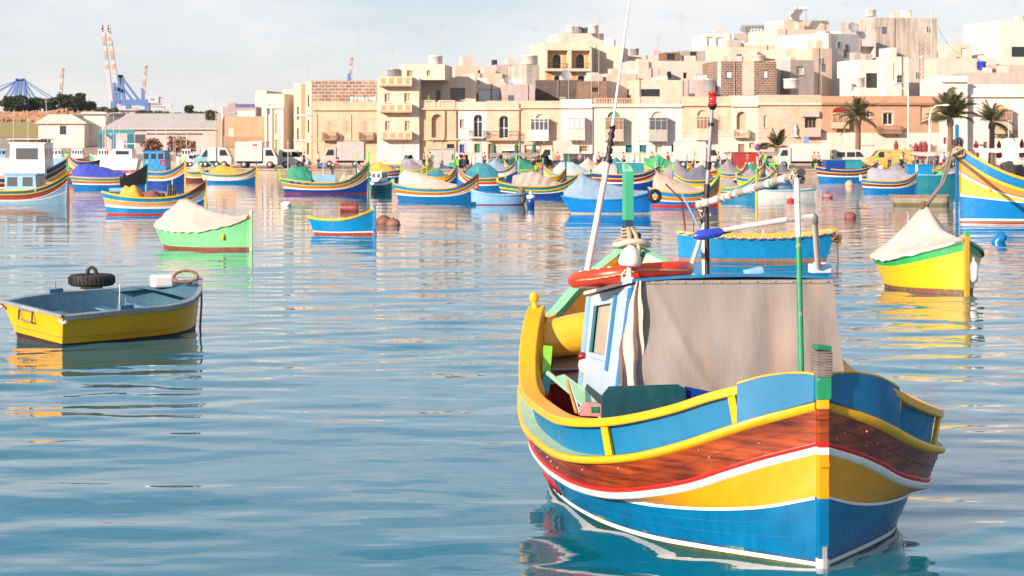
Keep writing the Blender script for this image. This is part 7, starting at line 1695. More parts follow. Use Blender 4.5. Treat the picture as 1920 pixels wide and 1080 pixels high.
# teal gantry on the boatyard
k = MB(); 
for px in (188, 213, 242, 248): k.bx(*(lambda p: (p.x - .25, p.x + .25, p.y - .25, p.y + .25, 1, 5.2))(pt(px, 250, 300)), TEAL)
k.beam(pt(184, 247, 300), pt(252, 247, 300), .5, .5, TURQ); k.beam(pt(200, 252, 300), pt(214, 262, 300), .4, .4, TEAL); tag(k.build('boat_gantry', None, origin=pt(215, 285, 300)), 'teal steel gantry frame of the boatyard in front of the warehouses', 'gantry')
LEAFP = mat('pine_leaf', (.030, .050, .018), .8, 'leaf', c2=(.05, .075, .025), c3=(.018, .032, .014), s=.25); BARK = mat('bark', (.12, .08, .05), .9, 'wood')
REED = mat('reed', (.30, .17, .10), .9, 'leaf', c2=(.34, .20, .12), c3=(.22, .12, .07), s=.3); BUSH = mat('bush_leaf', (.10, .10, .035), .9, 'leaf', c2=(.14, .12, .05), c3=(.06, .06, .025), s=.3)
def crown(name, parent, blobs, n, size, m, seed=1):
    q = random.Random(seed); k = MB()
    for (c_, r_) in blobs:
        for i in range(n):
            d = Vector((q.gauss(0, 1), q.gauss(0, 1), q.gauss(0, 1))).normalized() * (q.random() ** .4)
            d *= 1 + .3 * noise.noise(d * 2 + Vector(c_)); p = Vector(c_) + Vector((d.x * r_[0], d.y * r_[1], d.z * r_[2]))
            u = Vector((q.gauss(0, 1), q.gauss(0, 1), q.gauss(0, 1))).normalized(); w = u.orthogonal().normalized(); s_ = size * q.uniform(.6, 1.4)
            k.add([p - u * s_, p + w * s_ * .5, p + u * s_, p - w * s_ * .5], [(0, 1, 2, 3)], m)
    return k.build(name, parent, recalc=False)
def pine(label, px, yb, yt, D, wpx, seed):
    a = pt(px, yb, D); h = pt(px, yt, D).z - a.z; w = wpx * D / F / 2; q = random.Random(seed); r_ = empty('pine_tree', a, 0, label, 'tree', 'pine trees behind the boatyard')
    k = MB(); k.tube([(0, 0, -1), (.2, 0, h * .4), (.1, 0, h * .8)], [.35, .25, .1], BARK, 6)
    for i in range(4): t = q.uniform(0, 6.3); k.tube([(.1, 0, h * .4), (math.cos(t) * w * .6, math.sin(t) * w * .6, h * .68)], [.14, .05], BARK, 5)
    k.build('trunk', r_); bl = [((q.uniform(-.65, .65) * w, q.uniform(-.5, .5) * w, h * q.uniform(.25, .85)), (w * q.uniform(.35, .55), w * .5, h * q.uniform(.14, .22))) for i in range(13)]
    crown('crown', r_, bl, 170, .32, LEAFP, seed)
pine('bushy dark pine at the left end of the tree row', 30, 215, 178, 400, 60, 1); pine('low dark pine second from the left', 62, 215, 183, 405, 50, 2); pine('flat topped pine in the middle of the row', 92, 215, 184, 400, 42, 3); pine('broad pine with a light gap left of the big crane', 128, 215, 176, 398, 44, 4); pine('rightmost pine of the row, leaning right', 158, 215, 173, 402, 42, 5)
pine('small lone tree on the ridge right of the big crane', 356, 216, 196, 420, 18, 6)
k = MB(); q = random.Random(5)
for i in range(5200):
    x_ = q.uniform(-112, -78 + 3 * q.random()); y_ = q.uniform(374, 398); z_ = land_z(x_, y_) + .1; h_ = q.uniform(1.2, 2.5) * (.8 + .4 * noise.noise(Vector((x_ * .2, 0, 0)))); dx = q.gauss(0, .35); w_ = .10
    k.add([(x_ - w_, y_, z_), (x_ + w_, y_, z_), (x_ + dx + w_ * 1.6, y_, z_ + h_), (x_ + dx - w_ * 1.6, y_ + .2, z_ + h_ * .95)], [(0, 1, 2, 3)], REED)
tag(k.build('reed_bed', recalc=False), 'dry brown reeds below the pines', None, None, 'stuff')
for i, (lab, px, yb, yt, D, wp) in enumerate((('olive bush left of the ridge hut', 200, 218, 200, 370, 40), ('round olive bush right of the ridge hut', 270, 222, 206, 365, 30), ('low bush at the end of the ridge', 300, 222, 207, 372, 34), ('dry brown bush in front of the long grey warehouse', 285, 285, 258, 300, 34), ('tall dry brown bush right of the warehouse door', 330, 285, 254, 299, 30), ('dry scrub left of the beige workshop', 352, 285, 262, 298, 26), ('yellow green bush beside the ridge field', 395, 226, 206, 330, 16), ('low hedge on the ridge', 335, 222, 211, 380, 50), ('dark scrub right end of the ridge', 385, 218, 209, 385, 44))):
    a = pt(px, yb, D); h = pt(px, yt, D).z - a.z; w = wp * D / F / 2; r_ = empty('bush', a, 0, lab, 'bush', 'bushes behind the boatyard')
    one('tube', [(0, 0, -.5), (.1, 0, h * .5)], [.15, .08], BARK, 5).build('stem', r_); crown('foliage', r_, [((w * (j - 1.5) * .45, 0, h * .45), (w * .5, w * .5, h * .5)) for j in range(4)], 110, .30, REED if 'dry' in lab else BUSH, i)

CB_, CW_ = mat('crane_blue', (.06, .15, .36), .5, 'paint', wear=.1), mat('crane_white', (.42, .43, .46), .5, 'paint', wear=.1); CO_ = mat('crane_orange', (.50, .32, .21), .5, 'paint'); DC = 780
def cp(px, py, d=0): return pt(px, py, DC + d)
k_root = empty('harbour_crane', pt(225, 205, DC), 0, 'huge container crane with twin raised booms and blue frame left of centre', 'crane', 'container cranes')
def cr_part(name, segs, w, m, root=None):
    k = MB()
    for a, b_ in segs: k.beam(a, b_, w, w, m)
    return k.build(name, root or k_root, world=True)
for (b0, t0, dd) in ((210, 194, 0), (224, 205, 6)):
    B_, T_ = cp(b0, 200, dd), cp(t0, 60, dd); cr_part('boom_truss', [(B_, B_.lerp(T_, .5))], 1.5, CW_)
    for i in range(8):
        p, q_ = B_.lerp(T_, .5 + i / 16), B_.lerp(T_, .5 + (i + 1) / 16); cr_part('boom_segment', [(p, q_)], 1.4, (CO_, CW_, GREY)[i % 3])
cr_part('boom_link', [(cp(197, 80), cp(210, 80))], 1.0, CW_)
cr_part('boom_head', [(cp(192, 60), cp(206, 60)), (cp(191, 54), cp(205, 54)), (cp(192, 48), cp(204, 48)), (cp(192, 60), cp(192, 47)), (cp(205, 60), cp(204, 47))], 1.0, CW_)
cr_part('a_frame', [(cp(225, 141), cp(222, 195)), (cp(227, 141), cp(233, 190)), (cp(220, 143), cp(231, 143)), (cp(214, 155), cp(217, 190)), (cp(217, 165), cp(232, 172))], 1.3, CB_)
cr_part('back_stay', [(cp(230, 147), cp(262, 190)), (cp(231, 165), cp(250, 190))], .9, CB_); cr_part('tie_rod', [(cp(229, 145), cp(320, 192)), (cp(229, 144), cp(205, 52))], .35, CW_)
cr_part('girder', [(cp(228, 192), cp(279, 192))], 2.4, CB_); cr_part('walkway', [(cp(279, 197), cp(322, 199)), (cp(260, 202), cp(310, 203))], 1.3, CW_)
cr_part('leg', [(cp(277, 192), cp(276, 240))], 2.0, CB_); cr_part('leg', [(cp(240, 192), cp(246, 240))], 2.0, CB_); cr_part('leg', [(cp(213, 190), cp(214, 240))], 2.0, CB_)
k = MB(); c_ = cp(289.5, 187); k.box(c_, (4.2, 4, 2.7), CW_); mh = k.build('machinery_house', k_root, world=True); k = MB(); k.box(c_ + Vector((-.4, -2.05, .1)), (1.5, .06, .6), CB_); k.build('house_lettering', mh.parent, world=True)
cr2 = empty('harbour_crane', pt(35, 205, DC + 60), 0, 'blue A-frame crane top with fanned stays at the far left', 'crane', 'container cranes')
cr_part('a_frame', [(cp(32, 148), cp(28, 200)), (cp(44, 148), cp(50, 200)), (cp(31, 150), cp(45, 150)), (cp(38, 150), cp(38, 195))], 1.2, CB_, cr2)
cr_part('stay', [(cp(44, 150), cp(70, 190)), (cp(32, 150), cp(4, 190)), (cp(32, 152), cp(-10, 175)), (cp(45, 158), cp(60, 190)), (cp(30, 160), cp(12, 196))], .7, CB_, cr2); cr_part('tie_rod', [(cp(47, 150), cp(106, 188)), (cp(47, 153), cp(100, 190)), (cp(30, 152), cp(-30, 172))], .35, CB_, cr2)
cr_part('girder', [(cp(-30, 205), cp(22, 205))], 3.5, CW_, cr2)
for lab, xb, yb, xt, yt, d in (('slender crane boom tip left of the big crane', 113, 190, 117, 133, 90), ('slender striped crane boom right of the big crane', 269, 182, 273, 128, 100), ('leaning crane boom showing above the block wall', 656, 156, 659, 113, 80)):
    rt_ = empty('crane_boom', cp(xb, yb, d), 0, lab, 'crane', 'container cranes')
    for i in range(8):
        p, q_ = cp(xb, yb, d).lerp(cp(xt, yt, d), i / 8), cp(xb, yb, d).lerp(cp(xt, yt, d), (i + 1) / 8); cr_part('boom_segment', [(p, q_)], 1.3, (GREY, CO_, CW_)[i % 3], rt_)
    cr_part('boom_head', [(cp(xt - 2, yt, d), cp(xt + 4, yt - 3, d)), (cp(xt, yt - 4, d), cp(xt + 3, yt - 4, d))], .8, GREY, rt_); cr_part('leg', [(cp(xb - 1, yb + 30, d), cp(xb - 1, yb - 18, d))], 1.4, CB_, rt_)

# ============================================================= vehicles on the quay
VW = mat('van_white', (.54, .51, .48), .3, 'paint', wear=.06, b=.02); VY = mat('van_yellow', (.50, .36, .11), .35, 'paint', wear=.1, b=.02); VT = mat('van_teal', (.20, .42, .45), .35, 'paint', wear=.1); VG = mat('truck_grey', (.46, .43, .41), .4, 'paint', wear=.15)
def wheels(r_, xs, w, rad=.36):
    for x in xs:
        for sg in (-1, 1):
            M_ = Matrix.Rotation(R(90), 4, 'X'); k = MB(); k.lathe([(rad * .6, -.11), (rad, -.10), (rad, .10), (rad * .6, .11)], (x, sg * (w / 2 - .05), rad), RUBBER, 16, M_); o = k.build('wheel', r_)
            k = MB(); k.lathe([(0, -.10), (rad * .6, -.10), (rad * .6, .10), (0, .10)], (x, sg * (w / 2 - .05), rad), GALV, 12, M_); k.build('rim', o)
def vehicle(name, label, cat, x0, x1, D, kind, m, face='R', m2=None, h=None, group='vehicles parked on the quay'):
    L = (x1 - x0) * D / F; w = 1.9; r_ = empty(name, (((x0 + x1) / 2 - CX) * D / F, D, QZ + .012), 0 if face == 'R' else math.pi, label, cat, group)
    X = L / 2
    if kind == 'van':
        h = h or 2.05
        k = MB(); k.prism([(-X, .35), (X - .05, .35), (X, .75), (X - .15, 1.05), (X - .75, 1.25), (X - 1.35, h - .1), (X - 1.7, h), (-X + .2, h), (-X + .05, h - .2)], -w / 2, w / 2, m); b_ = k.build('body', r_, bevel=.05)
        for sg in (-1, 1):
            y_ = sg * (w / 2 + .012); k = MB(); k.add([(X - 1.9, y_, 1.2), (X - .95, y_, 1.2), (X - 1.45, y_, h - .25), (X - 1.9, y_, h - .25)], [(0, 1, 2, 3)], DGLASS); k.build('side_window', r_)
            if cat != 'panel van':
                for i in range(2): k = MB(); k.add([(-X + .5 + i * 1.1, y_, 1.2), (-X + 1.4 + i * 1.1, y_, 1.2), (-X + 1.4 + i * 1.1, y_, h - .3), (-X + .5 + i * 1.1, y_, h - .3)], [(0, 1, 2, 3)], DGLASS); k.build('side_window', r_)
            k = MB(); k.box((X - .06, sg * .68, .82), (.12, .3, .16), WHT); k.build('headlight', r_)
        k = MB(); n_ = Vector((.85, 0, .5)).normalized() * .015; k.add([Vector((X - .78, -.82, 1.27)) + n_, Vector((X - .78, .82, 1.27)) + n_, Vector((X - 1.32, .78, h - .14)) + n_, Vector((X - 1.32, -.78, h - .14)) + n_], [(0, 1, 2, 3)], DGLASS); k.build('windshield', r_)
        k = MB(); k.bx(X - .08, X + .06, -w / 2 + .05, w / 2 - .05, .32, .5, DGREY); k.bx(-X - .05, -X + .08, -w / 2 + .05, w / 2 - .05, .32, .5, DGREY); k.build('bumper', r_); wheels(r_, (-X + .85, X - .95), w)
    elif kind == 'truck':
        hb_ = h or 3.0; cl = 1.55
        k = MB(); k.bx(-X, X - cl - .1, -1.05, 1.05, .75, hb_, m2 or m); k.build('cargo_box', r_, bevel=.03)
        if 'open' in label: k = MB(); k.bx(-X - .02, -X + .001, -.9, .9, .9, hb_ - .15, BLACK); k.build('open_rear', r_)
        k = MB(); k.prism([(X - cl, .4), (X, .4), (X + .02, 1.05), (X - .12, 1.35), (X - .5, 2.15), (X - .75, 2.25), (X - cl, 2.25)], -.95, .95, m); k.build('cab', r_, bevel=.04)
        for sg in (-1, 1): y_ = sg * .962; k = MB(); k.add([(X - 1.3, y_, 1.35), (X - .35, y_, 1.35), (X - .65, y_, 2.0), (X - 1.3, y_, 2.0)], [(0, 1, 2, 3)], DGLASS); k.build('side_window', r_)
        k = MB(); k.add([(X - .12, -.85, 1.38), (X - .12, .85, 1.38), (X - .47, .8, 2.1), (X - .47, -.8, 2.1)], [(0, 1, 2, 3)], DGLASS); k.build('windshield', r_)
        k = MB(); k.bx(-X + .1, X - .2, -.4, .4, .5, .74, DGREY); k.build('chassis', r_); wheels(r_, (-X + 1.0, X - .8), 1.9, .38)
    else:
        k = MB(); k.prism([(-X, .3), (X, .3), (X, .7), (X - .1, .85), (X - 1.0, .95), (X - 1.7, 1.4), (-X + 1.0, 1.42), (-X + .25, .98), (-X, .9)], -.82, .82, m); k.build('body', r_, bevel=.05)
        for sg in (-1, 1): y_ = sg * .835; k = MB(); k.add([(-X + .55, y_, .98), (X - 1.2, y_, .98), (X - 1.75, y_, 1.34), (-X + 1.05, y_, 1.36)], [(0, 1, 2, 3)], DGLASS); k.build('side_window', r_)
        k = MB(); k.add([(X - 1.0, -.7, .985), (X - 1.0, .7, .985), (X - 1.66, .65, 1.40), (X - 1.66, -.65, 1.40)], [(0, 1, 2, 3)], DGLASS); k.build('windshield', r_); wheels(r_, (-X + .75, X - .8), 1.65, .31)
    return r_
tr1 = vehicle('box_truck', 'white box truck with a small red plate on its tall cargo box', 'truck', 443, 522, 211, 'truck', VW, 'R', h=2.9)
k = MB(); k.bx(-.35, .1, -1.075, -1.055, 2.45, 2.62, RED); k.build('side_plate', tr1)
vehicle('parked_van', 'white van right of the white box truck', 'van', 523, 580, 214, 'van', VW, 'R')
vehicle('parked_van', 'pale teal panel van left of the small white truck', 'panel van', 364, 402, 216, 'van', VT, 'L', h=2.2)
vehicle('pickup_truck', 'small white truck with canvas box above the golden tarpaulin boat', 'truck', 392, 436, 213, 'truck', VW, 'R', h=2.3)
tr2 = vehicle('box_truck', 'grey truck with an open dark rear, cargo box facing the honey stone house', 'truck', 606, 684, 218, 'truck', VG, 'L', h=2.9)
vehicle('box_truck', 'white box truck between the bluish white house and the beacon mast', 'truck', 1264, 1350, 214, 'truck', VW, 'R', h=2.9)
vehicle('box_truck', 'white canvas topped truck with dark open tail below the low palm', 'truck', 1454, 1548, 211, 'truck', VW, 'L', h=2.7)
vehicle('parked_van', 'white passenger van right of the canvas topped truck', 'van', 1558, 1634, 213, 'van', VW, 'R')
vehicle('parked_van', 'dull yellow panel van below the brown palazzo', 'panel van', 1622, 1706, 209, 'van', VY, 'L')
vehicle('box_truck', 'long cream truck left of the dark fish stall', 'truck', 1010, 1068, 219, 'truck', VW, 'L', m2=mat('box_cream', (.62, .55, .47), .5, 'paint'))
for i, (lab, a_, b_, D_, m_) in enumerate((('blue grey car right of the grey kiosk', 846, 880, 213, mat('car_bluegrey', (.16, .22, .30), .3, 'paint')), ('dark green car below the white arched balcony', 955, 1000, 212, mat('car_green', (.03, .10, .08), .3, 'paint')), ('black car behind the pleated cover boat', 995, 1035, 210, mat('car_black', (.02, .02, .025), .25, 'paint')), ('silver car left of the grey kiosk', 752, 792, 214, GALV), ('teal hatchback in front of the shop awning', 915, 955, 215, mat('car_teal', (.03, .20, .22), .3, 'paint')), ('silver estate car below the weathered pink front', 1428, 1462, 222, GALV), ('white car behind the luzzu row right of the mast', 1350, 1385, 219, VW), ('dark car parked below the smooth white house', 1120, 1160, 222, mat('car_dark', (.03, .03, .04), .3, 'paint')), ('pale car left of the beige workshop', 338, 372, 219, VW))):
    vehicle('parked_car', lab, 'car', a_, b_, D_, 'car', m_, 'R' if i % 2 else 'L')
def boxy(name, label, cat, x0, x1, yt, D, dep, m, parts=()):
    a = pt(x0, 300, D); r_ = empty(name, (a.x, D, QZ), 0, label, cat); w = (x1 - x0) * D / F; z = H - (yt - Y0) * D / F - QZ
    k = MB(); k.bx(0, w, 0, dep, 0, z, m); k.build('wall', r_); k = MB(); k.bx(-.1, w + .1, -.1, dep + .1, z, z + .1, m); k.build('roof', r_)
    for nm, f0, f1, g0, g1, mm in parts: k = MB(); k.bx(w * f0, w * f1, -.04, -.003, z * g0, z * g1, mm); k.build(nm, r_)
    return r_
boxy('kiosk', 'grey metal kiosk with a green strip on its right side', 'kiosk', 802, 852, 280, 210, 3, VG, [('green_panel', .90, .96, .45, .75, GRND), ('door', .1, .55, 0, .8, VG)])
boxy('fish_stall', 'dark framed fish stall with a white canopy in the quay centre', 'stall', 1058, 1112, 290, 212, 3, mat('stall_dark', (.08, .08, .09), .8, 'paint'), [('panel', .3, .7, .1, .7, BLACK)])
boxy('red_container', 'dark red container between the beacon mast and the low palm', 'container', 1378, 1418, 287, 213, 3, mat('container_red', (.35, .03, .03), .5, 'paint'), [('panel', .5, .98, .05, .95, RED)])
boxy('quay_shed', 'small pale shed with a metal shutter left of the white box truck', 'shed', 468, 499, 266, 236, 3, PL3, [('shutter', .15, .95, .1, .8, VG)])
# long market canopies
def canopy(label, x0, x1, y, D, m):
    a, b_ = pt(x0, y, D), pt(x1, y, D); r_ = empty('market_canopy', a, 0, label, 'canopy', 'market canopies'); w = b_.x - a.x; h = a.z - QZ
    k = MB(); k.grid([[(t * w, y_, .12 * math.sin(t * 9 * math.pi) * (.3 if y_ else 1) * .6 + z_) for t in np.linspace(0, 1, 24)] for y_, z_ in ((-.02, -.22), (0, 0), (1.5, .25), (3, 0))], m); k.build('canopy_cloth', r_)
    for i in range(int(w / 3) + 1):
        for y_ in (.05, 2.95): k = MB(); k.tube([(min(w, i * 3 + .1), y_, -h), (min(w, i * 3 + .1), y_, -.05)], .035, GALV, 5); k.build('post', r_)
canopy('long pale canopy right of the yellow van, over the people', 1690, 1812, 289, 211, CREAM); canopy('pale canopy at the foot of the bluish white house', 1130, 1262, 290, 217, CREAM); canopy('thin grey canopy left of the canvas topped truck', 1362, 1458, 289, 216, GREYC)
canopy('white market canopy below the ochre balcony at the right edge', 1828, 1930, 282, 214, WHT); canopy('pale canopy right of the silver car', 840, 905, 290, 219, CREAM); canopy('grey canopy over the cars in front of the shop awning', 918, 1010, 291, 217, GREYC)
# crates, tables, odds along the quay
cm = [BLUE, GRN, RED, WHT, YEL, TURQ, LIME, ORG]
CN = ['blue', 'green', 'red', 'white', 'yellow', 'turquoise', 'lime', 'orange']
spots = [(838, 'kiosk'), (905, 'blue door'), (1002, 'terracotta garage'), (1108, 'dark fish stall'), (1180, 'pale green house'), (1245, 'bluish white house'), (1395, 'red container'), (1440, 'low palm'), (1548, 'canvas topped truck'), (1650, 'yellow van'), (1718, 'right canopy'), (1760, 'tallest palm'), (700, 'honey stone house'), (590, 'slim corner house')]
for i, (px, near_) in enumerate(spots):
    for j in range(2):
        c_ = Vector(((px + j * 9 - CX) * 206.5 / F, 206.5 + j * .6, QZ + .012)); k = MB(); hh = (.35, .7)[j]
        for l in range(j + 1):
            z_ = l * .34; k.bx(c_.x - .32, c_.x + .32, c_.y - .2, c_.y - .17, c_.z + z_, c_.z + z_ + .3, cm[(i * 3 + j) % 8]); k.bx(c_.x - .32, c_.x + .32, c_.y + .17, c_.y + .2, c_.z + z_, c_.z + z_ + .3, cm[(i * 3 + j) % 8]); k.bx(c_.x - .32, c_.x - .29, c_.y - .17, c_.y + .17, c_.z + z_, c_.z + z_ + .3, cm[(i * 3 + j) % 8]); k.bx(c_.x + .29, c_.x + .32, c_.y - .17, c_.y + .17, c_.z + z_, c_.z + z_ + .3, cm[(i * 3 + j) % 8]); k.bx(c_.x - .29, c_.x + .29, c_.y - .17, c_.y + .17, c_.z + z_, c_.z + z_ + .04, cm[(i * 3 + j) % 8])
        tag(k.build('fish_crate', None, origin=c_), ('%s fish crate on the quay edge near the %s' if j == 0 else '%s crates stacked two high near the %s') % (CN[(i * 3 + j) % 8], near_), 'crate', 'fish crates on the quay')

# ============================================================= palms, lamps, umbrellas, signs
FR = mat('palm_frond', (.085, .095, .028), .7, 'leaf', c2=(.13, .12, .035), c3=(.06, .06, .02), s=1.5); FRD = mat('palm_dry', (.28, .17, .07), .8, 'leaf'); PTR = mat('palm_trunk', (.24, .15, .10), .9, 'wood', w3=(1, 1, .2))
frond_me = []
for v in range(4):
    q = random.Random(v + 3); k = MB(); L_ = 1.0; droop = (.35, .55, .8, 1.1)[v]
    spine = [Vector((t, 0, .45 * t - droop * t * t)) for t in np.linspace(0, 1, 9)]
    k.tube(spine, [.014 - .001 * i for i in range(9)], FR, 4)
    for i in range(46):
        t = .15 + .85 * i / 46; p = Vector((t, 0, .45 * t - droop * t * t)); ln = .30 * math.sin(math.pi * min(1, t * .9 + .1)) + .06
        for sg in (-1, 1):
            e = p + Vector((ln * .55, sg * ln * .75, -ln * (.25 + .3 * q.random()))); k.add([p + Vector((-.012, 0, 0)), p + Vector((.012, 0, 0)), e], [(0, 1, 2)], FR)
    o = k.build('frond', None, recalc=False); frond_me.append(o.data); bpy.data.objects.remove(o)
def palm(label, px, yb, yc, D, crown_px, seed, trunk=True, n=30):
    a = pt(px, yb, D); a.z = QZ; c_ = pt(px, yc, D); h = c_.z - a.z; Lf = crown_px * D / F / 2; q = random.Random(seed); r_ = empty('palm_tree', a, 0, label, 'palm tree', 'palm trees on the promenade')
    k = MB(); n_ = 26; pts = [Vector((.12 * math.sin(i / n_ * 2.2), 0, h * i / n_)) for i in range(n_ + 1)]
    k.tube(pts, [.30 * (1.25 - .35 * i / n_) * (1.10 if i % 2 else .92) * (1.35 if i > n_ - 4 else 1) for i in range(n_ + 1)], PTR, 10); k.build('trunk', r_)
    for i in range(n):
        me = frond_me[q.choice((0, 1, 1, 2, 2, 3) if i > n * .35 else (0, 0, 1))]; o = bpy.data.objects.new('frond', me); COL.objects.link(o); o.parent = r_
        s_ = Lf * q.uniform(.8, 1.15); el = R(q.uniform(-15, 70)) if i > n * .35 else R(q.uniform(30, 75)); o.scale = (s_, s_, s_); o.rotation_euler = (0, -el, 2 * math.pi * i / n * 2.4 + q.uniform(-.2, .2)); o.location = pts[-1]
    k = MB(); k.ell(pts[-1] + Vector((0, 0, -.25)), (.42, .42, .5), PTR, 10, .3, seed); k.build('crown_base', r_)
palm('palm in front of the brown palazzo, first of the three tall palms', 1607, 288, 222, 224, 84, 1)
palm('bushiest palm, tallest of the three, left of the towering blue prow', 1780, 288, 224, 216, 110, 2, n=44)
palm('slender palm with a thin crown before the broad white house', 1858, 290, 231, 222, 84, 3, n=22)
palm('low stubby palm behind the canvas topped truck', 1457, 290, 277, 222, 72, 4, n=26)
def lamp_post(label, px, yb, yt, D, arm, m=WOODW, hook=0, name='street_lamp'):
    a = pt(px, yb, D); a.z = QZ; h = pt(px, yt, D).z - QZ; A = arm * D / F; r_ = empty(name, a, 0, label, 'street lamp', 'street lamps')
    k = MB()
    if hook: k.tube([(0, 0, 0), (0, 0, h * .8), (A * .15, 0, h * .95), (A * .5, 0, h), (A, 0, h + .05)], [.12, .10, .08, .07, .06], m, 8)
    else: k.tube([(0, 0, 0), (0, 0, h)], [.12, .08], m, 8); k.tube([(0, 0, h - .05), (A, 0, h + .9)], .05, m, 6)
    k.build('pole', r_); k = MB(); e = Vector((A, 0, h + (.05 if hook else .9))); k.ell(e + Vector((.3 * (1 if A > 0 else -1), 0, 0)), (.45, .2, .13), m, 10); k.build('lamp_head', r_)
lamp_post('tall straight lamp post before the brown palazzo', 1703, 290, 172, 221, -22)
lamp_post('curved lamp post left of the tallest palm', 1743, 300, 198, 214, 26, hook=1)
lamp_post('curved street lamp standing in the boatyard on the far left', 198, 280, 212, 290, 24, PL4, 1)
lamp_post('lamp post beside the beige workshop wall', 416, 284, 212, 250, 20, PL4, 1)
one_ = None
def umbrella(label, px, yb, yt, D, m, group):
    a = pt(px, yb, D); a.z = QZ + .14; z1 = pt(px, yt, D).z - a.z; r_ = empty('closed_umbrella', a, 0, label, 'umbrella', group); k = MB(); k.tube([(0, 0, 0), (0, 0, z1)], .035, WOODW, 6); k.build('pole', r_)
    k = MB(); rows = []
    for t, rr_ in ((.28, .20), (.34, .30), (.5, .27), (.7, .19), (.78, .24), (.9, .12), (.99, .03)): rows.append([Vector((rr_ * (1 + .25 * math.cos(5 * a_)) * math.cos(a_), rr_ * (1 + .25 * math.cos(5 * a_)) * math.sin(a_), z1 * t)) for a_ in np.linspace(0, 2 * math.pi, 21)[:-1]])
    k.grid(rows, m, True, True); k.build('cloth', r_)
UG, UR = mat('umbrella_green', (.01, .12, .05), .8, 'fabric'), mat('umbrella_red', (.26, .015, .02), .8, 'fabric')
for lab, px in (('leftmost closed green umbrella', 926), ('middle closed green umbrella beside the shop awning', 968), ('rightmost closed green umbrella before the terracotta garage', 1001)): umbrella(lab, px, 298, 266, 230, UG, 'closed green umbrellas')
for lab, px, yt in (('lone closed red umbrella right of the brown door', 1680, 262), ('leftmost of three close red umbrellas', 1717, 266), ('middle of three close red umbrellas', 1725, 267), ('rightmost of three close red umbrellas', 1735, 263), ('red umbrella behind the towering blue prow', 1801, 262), ('closed red umbrella left of the slender palm', 1830, 262), ('closed red umbrella right of the slender palm', 1873, 262), ('red umbrella at the right edge', 1916, 259)): umbrella(lab, px, 296, yt, 226, UR, 'closed red umbrellas')
c_ = pt(1421, 276, 224); k = MB(); k.lathe([(0, -.03), (.42, -.03), (.42, .03), (0, .03)], c_, mat('sign_ring', (.40, .04, .06), .5, 'flat'), 20, Matrix.Rotation(R(90), 4, 'X'))
sg = empty('no_parking_sign', (c_.x, c_.y, QZ), 0, 'round red rimmed blue no parking sign left of the low palm', 'road sign'); k.build('rim', sg, world=True)
k = MB(); k.lathe([(0, -.02), (.32, -.02), (.32, .02), (0, .02)], c_ + Vector((0, -.03, 0)), mat('sign_blue2', (.03, .06, .30), .5, 'flat'), 20, Matrix.Rotation(R(90), 4, 'X')); k.build('face', sg, world=True); k = MB(); k.beam(c_ + Vector((-.25, -.06, .25)), c_ + Vector((.25, -.06, -.25)), .02, .07, RED); k.build('bar', sg, world=True); one('tube', [(0, 0, 0), (0, 0, c_.z - QZ - .3)], .04, GALV, 6).build('pole', sg)
c_ = pt(1512, 263, 224); sg = empty('parking_sign', (c_.x, c_.y, QZ), 0, 'square blue sign on a pole before the statue niche house', 'road sign'); k = MB(); k.box(c_, (.55, .05, .8), mat('sign_sky', (.10, .25, .60), .5, 'flat')); k.build('plate', sg, world=True); one('tube', [(0, 0, 0), (0, 0, c_.z - QZ)], .04, GALV, 6).build('pole', sg)

